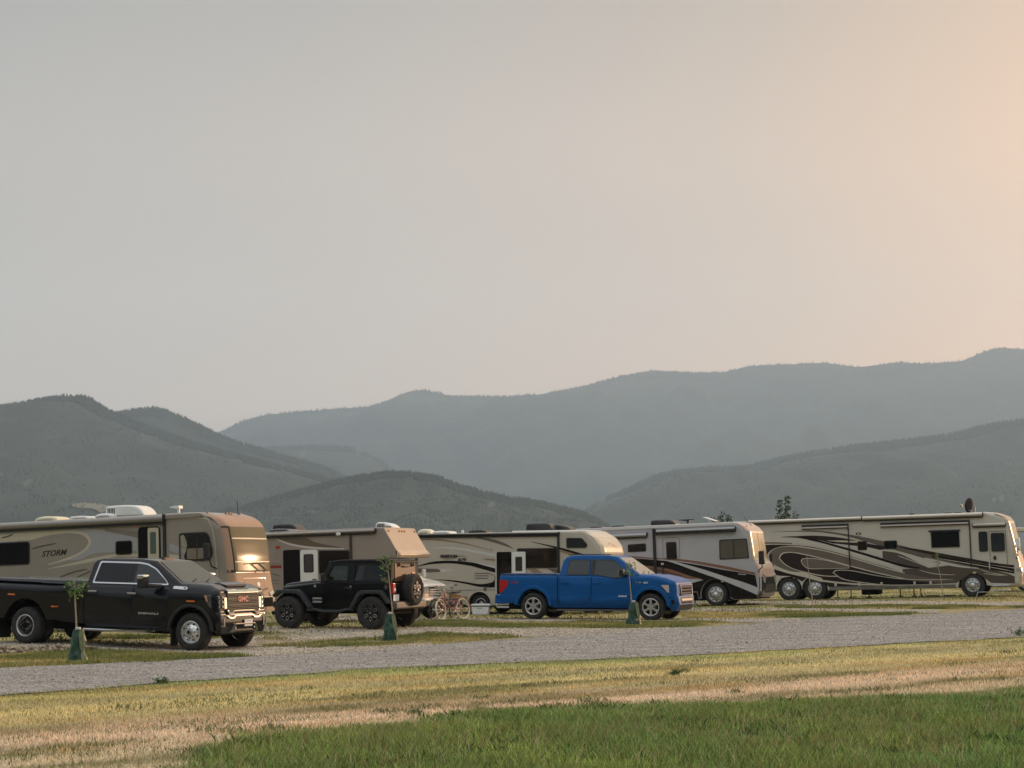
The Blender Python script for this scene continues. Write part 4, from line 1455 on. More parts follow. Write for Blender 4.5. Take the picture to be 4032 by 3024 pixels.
# ================================================================== 2  beige class C with white van cab, behind the jeep
def rv2():
    W = 2.45
    C_b = paint('greige fibreglass', (.235, .205, .178), dirt=(DUST, .9))
    C_w = paint('off white stripe', (.47, .44, .40))
    C_d = paint('umber stripe', (.14, .11, .08))
    C_cap = paint('sun tinted beige cap', (.40, .29, .215))  # warm sunlight on the nose is mixed into this colour
    root = P_rv2.root('motorhome', 'greige motorhome with cab-over bunk and open white door, behind the black off-roader', 'motorhome', 'motorhomes in the row')
    v = Veh(root, W)
    mb = MB()
    prof = [(-3.22, .35), (-3.22, 2.92), (1.19, 2.92), (1.24, 2.80), (1.55, 2.28), (1.70, 2.02), (1.68, 1.91), (.95, 1.88), (.72, 1.80), (.72, .35), (.3, .33)] + [(-1.4, .33)] + arch(-2.0, .24, .5, .35)
    mb.pillow(prof, -W / 2, W / 2, [.05, .05, .05] + [.05] * 5 + [.04] * (len(prof) - 8), 3)
    mb.build('body', C_b, root, smooth=40)
    fp = [(1.22, 2.90), (1.28, 2.78), (1.59, 2.28), (1.74, 2.05)]
    F = Front([(1.205, 2.925), (1.26, 2.80), (1.57, 2.28), (1.72, 2.02)], W, .05)
    F.patch(-W / 2 + .01, W / 2 - .01, 2.12, 2.90, .012, C_cap, 'front_cap', root)
    cp = MB(); cp.pillow(rpoly([(1.60, 2.20), (1.68, 2.14), (1.79, 2.02), (1.74, 1.90), (1.58, 1.895)], .05), -W / 2 - .012, W / 2 + .012, .06, 3)
    cp.build('bunk_nose', C_cap, root, smooth=50)
    for k, y in enumerate((-1.05, -.18, .02, .22, 1.05)):
        m_ = MB(); p = F(y, 2.80, .02); m_.rbox(p[0] - .02, p[0] + .03, y - .05, y + .05, p[2] - .03, p[2] + .03, .012); m_.build('marker_light', mat('rust lamp', (.42, .10, .05), .4), root)
    # graphics
    v.graphic(band([(-2.75, 2.70), (-1.75, 2.68), (-1.27, 2.50), (-.37, 2.31)], [(-2.75, 2.66), (-2.3, 2.52), (-1.5, 2.38), (-.37, 2.29)]), C_d, 'stripe')
    v.graphic(band([(-2.77, 2.69), (-2.25, 2.51), (-1.5, 2.37), (-.26, 2.28)], [(-2.77, 2.64), (-2.25, 2.45), (-1.5, 2.31), (-.26, 2.24)]), C_w, 'stripe')
    v.graphic([(-3.15, 1.80), (-2.6, 1.79), (-2.6, 1.69), (-3.15, 1.70)], paint('maroon stripe', (.20, .025, .02)), 'stripe')
    v.graphic([(-3.15, 1.865), (-2.6, 1.845), (-2.6, 1.83), (-3.15, 1.845)], C_d, 'stripe')
    for z in (1.285, 1.17):
        v.graphic([(-3.13, z), (-2.7, z), (-2.7, z + .018), (-3.13, z + .018)], C_d, 'vent_slot')
    for a in ([(-3.15, 1.55), (-2.9, 1.5), (-2.62, 1.42)], [(-3.15, 1.02), (-2.9, .96), (-2.6, .92)], [(-3.15, .72), (-2.8, .66), (-2.5, .62)]):
        v.graphic(stroke(a, .03), C_d, 'stripe')
    am = MB(); am.rbox(-2.80, -2.66, -W / 2 - .03, -W / 2, 2.35, 2.44, .01); am.build('marker_light', M_red, root)
    dw = MB(); dw.plate(rpoly([(-2.53, .62), (-1.90, .62), (-1.90, 2.29), (-2.53, 2.29)], .06), v.near, -.004, .012); dw.build('doorway', M_under, root, smooth=0)
    dd = MB(); dd.plate(rpoly([(-1.87, .66), (-1.22, .66), (-1.22, 2.27), (-1.87, 2.27)], .10), v.near, .02, .055)
    dr = dd.build('door', M_white, root)
    g = MB(); g.plate(rrect(-1.74, 1.52, -1.37, 2.13, .06), v.near, .055, .062, holes=[rrect(-1.705, 1.555, -1.405, 2.095, .04)]); g.build('frame', M_black, dr, smooth=0)
    g = MB(); g.plate(rrect(-1.705, 1.555, -1.405, 2.095, .04), v.near, .054, .058); g.build('pane', mat('grey door glass', (.06, .055, .06), .15), dr, smooth=0)
    h = MB(); h.rbox(-1.42, -1.26, -W / 2 - .10, -W / 2 - .055, 1.22, 1.30, .02); h.build('handle', M_black, dr)
    v.window(rpoly([(-1.19, 1.45), (-.07, 1.45), (-.07, 2.21), (-1.19, 2.24)], .05), frame=.025)
    st = MB(); st.plate([(-.05, 1.0), (.03, 1.0), (.03, 2.80), (-.05, 2.80)], v.near, .0, .04); st.build('awning_arm', mat('bronze strut', (.05, .035, .03), .5), root, smooth=0)
    awning(root, -3.2, .9, -W / 2 + .01, 2.76, 2.88, mat('grey awning case', (.27, .25, .235), .4), out=.11)
    lt = MB(); lt.rbox(-.48, -.32, -W / 2 - .17, -W / 2 - .1, 2.70, 2.80, .03); lt.build('porch_light', M_white, root)
    # roof: dark air conditioner, low vent, white cover
    ac_unit(root, -3.40, -2.44, 2.92, .27, .75, mat('charcoal shroud', (.028, .028, .03), .5), nose=.3)
    roof_vent(root, -2.75, 2.92, .8, .10, mat('smoke dome', (.10, .11, .12), .3), yc=-.75)
    ac_unit(root, .44, 1.10, 2.90, .22, .62, M_white, nose=.5)
    # white van cab under the bunk
    Wc = 2.02
    c = MB()
    cabp = [(.55, .42), (.55, 1.9), (.95, 1.9), (1.62, 1.22), (2.10, 1.13), (2.36, 1.02), (2.44, .95), (2.44, .50), (2.30, .30)] + arch(1.92, .22, .45, .32) + [(1.2, .32)]
    c.pillow(cabp, -Wc / 2, Wc / 2, [.03, .03, .1, .1, .12, .12, .10, .10, .05] + [.03] * (len(cabp) - 9), 3)
    cab = c.build('cab', mat('white van paint', (.72, .69, .64), .3, coat=.6), root, smooth=45)
    Fc = Front([(.98, 1.9), (1.62, 1.22), (2.10, 1.13), (2.36, 1.02), (2.44, .95), (2.44, .5), (2.44, .3)], Wc, .12)
    Fc.poly([(-.85, 1.30), (.85, 1.30), (.75, 1.84), (-.75, 1.84)], .004, .012, M_glass, 'windscreen', cab)
    cv = Veh(root, Wc)
    cv.window([(.75, 1.25), (1.5, 1.25), (1.02, 1.82), (.75, 1.82)], 'cab_window', None, .03, parent=cab)
    Fc.poly([(-.50, .94), (.50, .94), (.50, .60), (-.50, .60)], .002, .012, M_black, 'grille', cab)
    gb = MB()
    for z in (.66, .74, .82):
        gb.plate([(-.48, z), (.48, z), (.48, z + .04), (-.48, z + .04)], Fc, .012, .03)
    gb.plate([(-.56, .97), (.56, .97), (.56, .93), (-.56, .93)], Fc, .004, .035)
    gb.build('grille_bar', mat('grille plastic', (.42, .40, .37), .4), cab, smooth=0)
    for sy in (-1, 1):
        h = MB(); h.plate([(sy * .56, .72), (sy * .92, .72), (sy * .92, .94), (sy * .56, .94)], Fc, .002, .03); h.build('headlight', M_lamp, cab, smooth=0)
        h = MB(); h.plate([(sy * .56, .60), (sy * .92, .60), (sy * .92, .70), (sy * .56, .70)], Fc, .002, .028); h.build('turn_signal', mat('pale amber lens', (.6, .42, .25), .3), cab, smooth=0)
    b = MB(); b.pillow(rpoly([(2.42, .34), (2.58, .36), (2.60, .52), (2.44, .55)], .03), -1.03, 1.03, .05, 3); b.build('bumper', M_chrome, cab)
    mm = MB(); mm.rbox(1.42, 1.52, 1.20, 1.42, 1.22, 1.52, .04); mm.build('mirror', M_white, cab)
    chassis(root, -3.1, 2.3, 2.2, .16, .6)
    wheel(root, 1.92, .24, .385, .22, -Wc / 2 + .04, .22, 'steel'); wheel(root, 1.92, .24, .385, .22, Wc / 2 - .04, .22, 'steel', 1)
    wheel(root, -2.0, .24, .385, .22, -W / 2 + .08, .22, 'steel'); wheel(root, -2.0, .24, .385, .22, W / 2 - .08, .22, 'steel', 1)
    return root


# ================================================================== 3  tan class C with round nosed bunk, behind the blue pickup
def rv3():
    W = 2.5
    C_b = paint('sand fibreglass', (.40, .37, .315), dirt=(DUST, .8))
    C_bl = paint('black stripe', (.006, .005, .005), coat=.1, spec=.2)
    C_wh = paint('white stripe', (.62, .62, .60))
    C_tn = paint('tan stripe', (.23, .17, .115))
    C_gy = paint('grey stripe', (.14, .12, .105))
    C_og = paint('orange brown stripe', (.27, .13, .04))
    C_cap = paint('cream cap', (.60, .52, .42))
    root = P_rv3.root('motorhome', 'sand coloured motorhome reading FREEDOM ELITE with rounded bunk, behind the blue pickup', 'motorhome', 'motorhomes in the row')
    v = Veh(root, W)
    mb = MB()
    prof = [(-3.0, .35), (-3.0, 2.90), (3.1, 2.93), (4.0, 2.95), (4.44, 2.70), (4.66, 2.40), (4.72, 2.15), (4.68, 2.03), (3.9, 2.02), (3.2, 1.9), (3.2, .4), (.66, .30)] + arch(.0, .36, .46, .30) + [(-.62, .34)]
    mb.pillow(prof, -W / 2, W / 2, [.05] * 3 + [.12, .22, .22, .22, .12] + [.04] * (len(prof) - 8), 4)
    mb.build('body', C_b, root, smooth=45)
    F = Front([(4.0, 2.95), (4.44, 2.70), (4.66, 2.40), (4.72, 2.15), (4.68, 2.03)], W, .22)
    F.patch(-W / 2 + .03, W / 2 - .03, 2.06, 2.90, .010, C_cap, 'front_cap', root, 24, 10)
    for a in ([(-.55, 2.42), (-.2, 2.50), (.2, 2.40), (.5, 2.36)], [(-.2, 2.35), (.1, 2.40), (.4, 2.30)]):
        F.poly(stroke(a, .03), .010, .013, mat('faded red script', (.45, .25, .18), .5), 'emblem', root)
    v.graphic(stroke([(3.75, 2.95), (4.15, 2.72), (4.42, 2.35), (4.46, 2.10)], .03, 6), C_cap, 'seam')
    # stripes
    v.graphic(band([(-1.95, 2.39), (-1.08, 2.41), (-.19, 2.30), (.62, 2.14)], [(-1.95, 2.385), (-1.08, 2.355), (-.19, 2.21), (.62, 2.05)]), C_wh, 'stripe')
    v.graphic(band([(-2.9, 2.68), (-2.07, 2.72), (-1.37, 2.69), (-.48, 2.54), (.36, 2.32)], [(-2.9, 2.62), (-2.07, 2.67), (-1.43, 2.63), (-.54, 2.50), (.36, 2.295)]), C_tn, 'stripe')
    g = MB(); pts = [(.46 + .07 * math.cos(a), 2.30 + .05 * math.sin(a)) for a in np.linspace(0, 6.28, 13)[:-1]]
    v.graphic(pts, C_tn, 'emblem')
    v.graphic([(.46 + .04 * math.cos(a), 2.30 + .028 * math.sin(a)) for a in np.linspace(0, 6.28, 13)[:-1]], C_b, 'emblem')
    v.graphic(band([(-.3, 2.77), (.41, 2.70), (.95, 2.55), (1.34, 2.33)], [(-.3, 2.765), (.1, 2.68), (.7, 2.52), (1.34, 2.32)]), C_gy, 'stripe')
    v.graphic(band([(-2.5, 1.72), (-1.9, 1.88), (-1.2, 1.925), (-.4, 1.865), (.11, 1.775), (.62, 1.63)], [(-2.5, 1.70), (-1.9, 1.80), (-1.1, 1.825), (-.4, 1.74), (.0, 1.64), (.62, 1.48)]), C_bl, 'stripe')
    v.graphic(band([(-.2, 1.86), (.2, 1.79), (.6, 1.72)], [(-.2, 1.85), (.2, 1.74), (.6, 1.64)]), C_wh, 'stripe')
    v.graphic([(-2.9, 1.66), (-2.43, 1.65), (-1.68, 1.635), (-1.5, 1.58), (-1.55, 1.52), (-2.9, 1.48)], C_gy, 'stripe')
    v.graphic([(-1.53, 1.63), (-1.2, 1.60), (-.93, 1.555), (-1.2, 1.53), (-1.53, 1.515)], C_wh, 'stripe')
    v.graphic(band([(-1.9, 1.24), (-1.4, 1.24), (-.79, 1.19), (-.05, 1.08), (.39, 1.11), (.60, 1.21)], [(-1.9, 1.235), (-1.4, 1.21), (-.79, 1.13), (-.05, .99), (.39, .95), (.60, .96)]), C_bl, 'stripe')
    v.graphic(stroke([(.3, 1.47), (.5, 1.40), (.62, 1.30), (.5, 1.12)], .025), C_gy, 'stripe')
    v.graphic(band([(.1, 1.97), (.35, 1.99), (.62, 1.96)], [(.1, 1.97), (.35, 1.93), (.62, 1.90)]), C_tn, 'stripe')
    v.graphic(band([(-1.2, .74), (-.97, .71), (-.43, .60)], [(-1.2, .55), (-.8, .50), (-.46, .49)]), C_og, 'stripe')
    v.graphic(band([(2.0, 2.58), (2.55, 2.47), (3.15, 2.34), (4.03, 2.10)], [(2.0, 2.57), (2.55, 2.43), (3.15, 2.27), (3.75, 2.09)]), C_bl, 'stripe')
    v.graphic(band([(3.1, 2.26), (3.5, 2.17), (3.75, 2.09)], [(3.1, 2.20), (3.4, 2.11), (3.6, 2.07)]), C_tn, 'stripe')
    v.graphic([(1.86, 1.62), (2.2, 1.60), (2.62, 1.35), (2.2, 1.35)], C_tn, 'stripe')
    v.graphic([(2.6, 1.62), (2.95, 1.60), (3.15, 1.42), (2.95, 1.42)], C_gy, 'stripe')
    v.text('FREEDOM', -1.54, 2.04, .135, M_ink, shear=.3, sx=1.12, bold=.007, depth=.02)
    v.text('ELITE', -.84, 1.92, .12, M_ink, shear=.3, sx=1.15, bold=.005, depth=.02)
    v.graphic(stroke([(-1.52, 2.02), (-1.2, 1.98), (-.95, 2.02), (-.75, 2.09), (-.45, 2.06)], .016), M_ink, 'lettering')
    for z in (1.45, 1.36, 1.27):
        v.graphic([(-.17, z), (.34, z), (.34, z + .022), (-.17, z + .022)], M_black, 'vent_slot')
    v.graphic(stroke([(-.2, 1.5), (-.2, .98), (.36, .98), (.36, 1.5)], .008, 1), C_gy, 'seam')
    u = MB(); u.rbox(.17, .27, -W / 2 - .03, -W / 2, .84, .98, .01); u.build('outlet_box', mat('grey green plastic', (.10, .11, .10), .5), root)
    # wheel arch moulding
    am = MB(); a1 = arch(0, .36, .50, .30, 16); a0 = arch(0, .36, .44, .30, 16)
    am.plate(a1 + a0[::-1], v.near, -.002, .03); am.build('arch_moulding', C_b, root, smooth=40)
    v.graphic([(-2.9, .80), (.0, .86), (.65, .86), (.65, .875), (.0, .875), (-2.9, .815)], C_gy, 'seam')
    dw = MB(); dw.plate(rpoly([(.68, .42), (1.24, .42), (1.24, 2.22), (.68, 2.22)], .06), v.near, -.004, .016); dw.build('doorway', M_glass, root, smooth=0)
    pl = MB(); pl.plate([(.635, .28), (.675, .28), (.675, 2.22), (.635, 2.22)], v.near, -.002, .03); pl.build('door_frame', C_wh, root, smooth=0)
    dd = MB(); dd.plate(rpoly([(1.28, .6), (1.80, .6), (1.80, 2.22), (1.28, 2.22)], .06), v.near, .03, .07)
    dr = dd.build('door', M_white, root)
    g = MB(); g.plate(rrect(1.42, 1.53, 1.68, 2.04, .02), v.near, .068, .076); g.build('pane', mat('door glass brown', (.05, .043, .038), .12), dr, smooth=0)
    v.window(rpoly([(1.46, 1.63), (2.99, 1.63), (3.0, 2.34), (1.46, 2.34)], .07), frame=.03)
    v.window(rpoly([(3.34, 2.33), (4.08, 2.33), (4.14, 2.44), (3.92, 2.68), (3.34, 2.69)], .06), 'bunk_window', M_glass2, .035)
    st = MB(); st.plate([(3.0, .6), (3.08, .6), (3.08, 2.86), (3.0, 2.86)], v.near, .0, .05); st.build('awning_arm', M_black, root, smooth=0)
    st = MB(); st.plate([(-2.52, .9), (-2.44, .9), (-2.44, 2.8), (-2.52, 2.8)], v.near, .0, .05); st.build('awning_arm', M_black, root, smooth=0)
    awning(root, -2.95, 3.06, -W / 2 + .01, 2.80, 2.90, M_black, out=.10)
    # running board at the cab step
    sb = MB(); sb.rbox(.66, 1.45, -W / 2 - .02, -W / 2 + .2, .22, .28, .02); sb.build('step', C_wh, root)
    # roof
    roof_vent(root, -2.45, 2.90, .56, .20, M_cream)
    roof_vent(root, -1.72, 2.91, .74, .11)
    p_ = MB(); p_.tube([(-1.0, -.4, 2.9), (-1.0, -.4, 3.04)], .05, 10); p_.build('vent_pipe', M_white, root)
    roof_vent(root, -.28, 2.90, .75, .14, M_black, name='roof_vent')
    ac_unit(root, 1.46, 2.50, 2.92, .32, .78, mat('charcoal shroud', (.028, .028, .03), .5), nose=.25)
    ac_unit(root, 2.30, 3.05, 2.93, .26, .75, mat('charcoal shroud', (.028, .028, .03), .5), nose=.5, yc=.5)
    rf = MB(); rf.rbox(1.2, 3.9, -W / 2 + .15, W / 2 - .15, 2.9, 2.97, .03); rf.build('roof', M_white, root)
    chassis(root, -2.9, 4.2, 2.3, .24, .6)
    for x in (0, 4.1):
        wheel(root, x, .36, .37, .22, -W / 2 + (.10 if x == 0 else .25), .205, 'steel'); wheel(root, x, .36, .37, .22, W / 2 - .10, .205, 'steel', 1)
    # van cab (hidden behind the pickup from here)
    c = MB(); c.pillow([(3.15, .42), (3.15, 2.0), (3.9, 2.02), (4.5, 1.35), (5.1, 1.22), (5.3, 1.05), (5.32, .55), (4.7, .4)] + arch(4.1, .36, .46, .42) + [(3.4, .4)], -1.0, 1.0, .05, 3)
    c.build('cab', mat('white van paint', (.72, .69, .64), .3, coat=.6), root, smooth=45)
    return root


# ================================================================== 4  silver and black class A
def rv4():
    W = 2.5
    C_s = paint('silver fibreglass', (.34, .34, .36), dirt=(DUST, .7))
    C_k = paint('black lower', (.014, .011, .011))
    C_br = paint('copper stripe', (.17, .085, .055))
    C_mr = paint('maroon brown', (.075, .035, .03))
    C_w = paint('pale silver band', (.50, .50, .50))
    C_cap = paint('sun tinted silver cap', (.40, .29, .24))  # rose tint is sunlight painted onto the silver front
    root = P_rv4.root('motorhome', 'silver and black class A motorhome with a white diagonal band, nose beside the tan coach', 'motorhome', 'motorhomes in the row')
    v = Veh(root, W)
    fprof = [(1.05, 3.20), (1.32, 3.02), (1.45, 2.86), (1.50, 2.5), (1.58, 1.78), (1.70, 1.66), (1.82, 1.40), (1.88, 1.0), (1.86, .5), (1.74, .28)]
    top = [(-6.8, .45), (-6.8, 3.20), (.88, 3.24)] + fprof + [(.75, .20)] + arch(0, .44, .60, .30) + [(-.7, .30), (-.75, .55), (-1.05, .55), (-1.1, .3), (-4.6, .35)] + arch(-5.3, .44, .58, .40)
    r = .20
    mb = MB()
    mb.pillow(top, -W / 2, W / 2, [.06, .06, .08] + [r] * len(fprof) + [.03] * (len(top) - 3 - len(fprof)), 5)
    mb.build('body', C_s, root, smooth=50)
    F = Front(fprof, W, r)
    F.patch(-W / 2 + .02, W / 2 - .02, 2.86, 3.17, .008, C_cap, 'front_cap', root)
    ws = F.patch(-W / 2 + .05, W / 2 - .05, 1.72, 2.80, .012, mat('windscreen with painted glow', (.46, .37, .23), .22, coat=0, spec=.4), 'windscreen', root, 30, 10)  # pale base colour carries the glow reflected in the glass
    F.patch(-.06, .06, 1.72, 2.80, .016, M_black, 'seal', ws, 2, 8)
    F.patch(-W / 2 + .05, W / 2 - .05, 2.79, 2.84, .018, C_cap, 'seal', ws)
    F.patch(-W / 2 + .03, W / 2 - .03, 1.06, 1.68, .008, C_cap, 'front_cap', root)
    F.patch(-W / 2 + .02, W / 2 - .02, .46, 1.06, .007, C_k, 'lower_front', root)
    F.poly([(-.7, .78), (.7, .78), (.8, .45), (-.8, .45)], .012, .03, M_black, 'grille', root)
    for sy in (-1, 1):
        F.poly([(sy * .72, 1.10), (sy * 1.08, 1.18), (sy * 1.10, .88), (sy * .8, .82)], .010, .04, M_lamp, 'headlight', root)
    F.patch(-W / 2 + .03, W / 2 - .03, .30, .44, .02, C_mr, 'bumper', root)
    # graphics: black lower body sweeping down from the rear
    v.graphic([(-6.7, .5), (-6.7, 2.02)] + cr([(-5, 2.02), (-3.8, 2.0), (-2.9, 1.93), (-2.3, 1.86), (-1.35, 1.74), (-.5, 1.58), (.3, 1.40), (1.0, 1.27), (1.62, 1.14)], 5) + [(1.66, .9), (1.70, .48), (1.62, .26), (.75, .23)]
              + [(p[0], p[1]) for p in arch(0, .44, .61, .33)] + [(-.68, .33), (-.73, .58), (-1.07, .58), (-1.12, .33), (-4.5, .38)], C_k, 'lower_panel')
    v.graphic(band([(-6.7, 2.14), (-5, 2.14), (-3.8, 2.10), (-2.36, 1.95), (-1.16, 1.84), (.31, 1.56), (1.62, 1.24)], [(-6.7, 2.06), (-5, 2.06), (-3.8, 2.02), (-2.36, 1.90), (-1.2, 1.76), (.31, 1.44), (1.62, 1.15)]), C_br, 'stripe')
    v.graphic([(-3.4, 1.55), (-2.6, 1.43), (-1.4, 1.14), (-.62, 1.06), (-.45, 1.02), (-1.0, .90), (-1.4, .86), (-3.4, .95)], C_s, 'panel')
    v.graphic(band([(-6.5, 1.82), (-4, 1.78), (-3.25, 1.72), (-1.93, 1.52), (-1.01, 1.20), (-.53, 1.07)], [(-6.5, 1.66), (-4, 1.62), (-3.21, 1.58), (-1.94, 1.30), (-1.2, 1.10), (-.53, 1.06)]), C_br, 'stripe')
    v.graphic(band([(-3.2, 1.66), (-2.2, 1.47), (-1.3, 1.22)], [(-3.2, 1.63), (-2.2, 1.41), (-1.3, 1.18)]), C_mr, 'stripe')
    v.graphic(band([(-2.20, 1.905), (-1.54, 1.76), (-.5, 1.45), (.43, 1.12), (1.0, .93), (1.5, .74), (1.72, .64)], [(-2.20, 1.90), (-1.54, 1.69), (-.6, 1.32), (.30, .98), (.9, .72), (1.4, .50), (1.66, .37)]), C_w, 'stripe')
    nose = MB()
    F.poly([(-W / 2 + .03, .60), (-.95, .50), (-.90, .37), (-W / 2 + .03, .36)], .012, .02, C_w, 'stripe', root)
    for a in ([(-1.36, .98), (-1.36, .60)], [(-.98, .92), (-.98, .60)], [(1.05, .88), (1.05, .45)], [(.32, 1.1), (.6, 1.13)]):
        v.graphic(stroke(a, .012, 1), C_mr, 'seam')
    v.graphic([(.95, 1.22), (1.25, 1.19), (1.25, 1.16), (.95, 1.19)], C_w, 'lettering')
    # openings
    v.window(rpoly([(-3.5, 2.21), (-2.74, 2.22), (-2.74, 2.54), (-3.5, 2.52)], .06), frame=.04)
    d = MB(); d.plate(rpoly([(-2.06, 1.92), (-1.36, 1.88), (-1.36, 2.73), (-2.06, 2.73)], .12), v.near, -.002, .012, holes=[rpoly([(-2.045, 1.93), (-1.375, 1.89), (-1.375, 2.715), (-2.045, 2.715)], .11)])
    dr = d.build('door', C_br, root, smooth=30)
    v.window(rpoly([(-1.91, 1.87), (-1.48, 1.87), (-1.49, 2.55), (-1.91, 2.55)], .06), 'door_window', frame=.035, parent=dr)
    cw = v.window(rpoly([(.23, 1.78), (1.42, 1.80), (1.36, 2.57), (.25, 2.56)], .06), 'cab_window', M_shade, .045)
    m_ = MB(); m_.plate([(.80, 1.80), (.84, 1.80), (.84, 2.55), (.80, 2.55)], v.near, v.tl - .005, v.tl + .002); m_.build('divider', M_black, cw, smooth=0)
    sl = MB(); sl.plate([(-2.44, .9), (-2.33, .9), (-2.33, 3.09), (-2.44, 3.09)], v.near, .0, .06); sl.build('awning_arm', M_black, root, smooth=0)
    sl = MB(); sl.plate([(-2.10, 1.1), (-2.06, 1.1), (-2.06, 1.7), (-2.10, 1.7)], v.near, .0, .06); sl.build('grab_rail', M_black, root, smooth=0)
    lt = MB(); lt.rbox(-2.14, -2.04, -W / 2 - .06, -W / 2, 1.66, 1.74, .02); lt.build('porch_light', M_white, root)
    aw = mat('silver awning case', (.42, .42, .43), .35)
    awning(root, -6.6, -2.68, -W / 2 + .01, 2.80, 2.95, aw, out=.14); awning(root, -2.28, .92, -W / 2 + .01, 2.92, 3.04, aw, out=.14)
    e = MB(); e.box(-2.28, .93, -W / 2 - .13, -W / 2, 2.83, 2.915); e.build('awning_roller', M_black, root, smooth=0)
    rl = MB(); rl.rbox(-6.7, .9, -W / 2 - .035, -W / 2 + .3, 3.11, 3.235, .03); rl.build('roof_rail', mat('white roof rail', (.66, .65, .66), .3), root)
    ac_unit(root, -2.78, -1.74, 3.25, .22, .8, mat('brown grey shroud', (.055, .05, .05), .5), nose=.35)
    for x in (-4.05, -5.0): roof_vent(root, x, 3.24, .6, .08, mat('brown grey shroud', (.055, .05, .05), .5))
    antenna_bat(root, -1.32, 3.24, .20, .30, M_black)
    t = MB(); t.rbox(-1.68, -1.05, -.1, .1, 3.42, 3.45, .01); t.build('antenna', M_black, root)
    sd = MB()
    sd.plate([(-.65, 3.50), (-.60, 3.51), (-.12, 3.34), (-.15, 3.31)], lambda a, b, t_: (a, -.35 - t_, b), -.6, 0)
    sd.tube([(-.45, -.05, 3.24), (-.4, -.05, 3.38)], .05, 8)
    sd.build('solar_panel', M_white, root)
    wa = MB(); wa.tube([(1.22, .2, 3.1), (.92, .2, 3.46)], .010, 5); wa.build('whip_aerial', M_black, root)
    marker_lights(root, lambda y, z, t_: (1.30, y, 3.04), (-1.0,), 0)
    mirror_arm(root, [F(-1.2, 1.25, 0), (1.82, -1.55, 1.30), (2.0, -1.60, 1.45), (1.98, -1.62, 1.6)], 1.99, -1.60, 1.80, .18, .52, .22, M_black)
    mirror_arm(root, [F(1.2, 1.45, 0), (1.75, 1.36, 1.50), (1.72, 1.40, 1.6)], 1.66, 1.40, 1.80, .14, .36, .12, M_black)
    chassis(root, -6.6, 1.6, 2.3, .22, .9)
    for x in (0, -5.3):
        wheel(root, x, .44, .45, .25, -W / 2 + .06, .30, 'rv'); wheel(root, x, .44, .45, .25, W / 2 - .06, .30, 'rv', 1)
    j = MB(); j.tube([(-.9, -1.0, .55), (-.9, -1.0, .05)], .035, 8); j.rbox(-1.02, -.78, -1.12, -.88, .0, .04, .01); j.build('levelling_jack', M_steel, root)
    return root


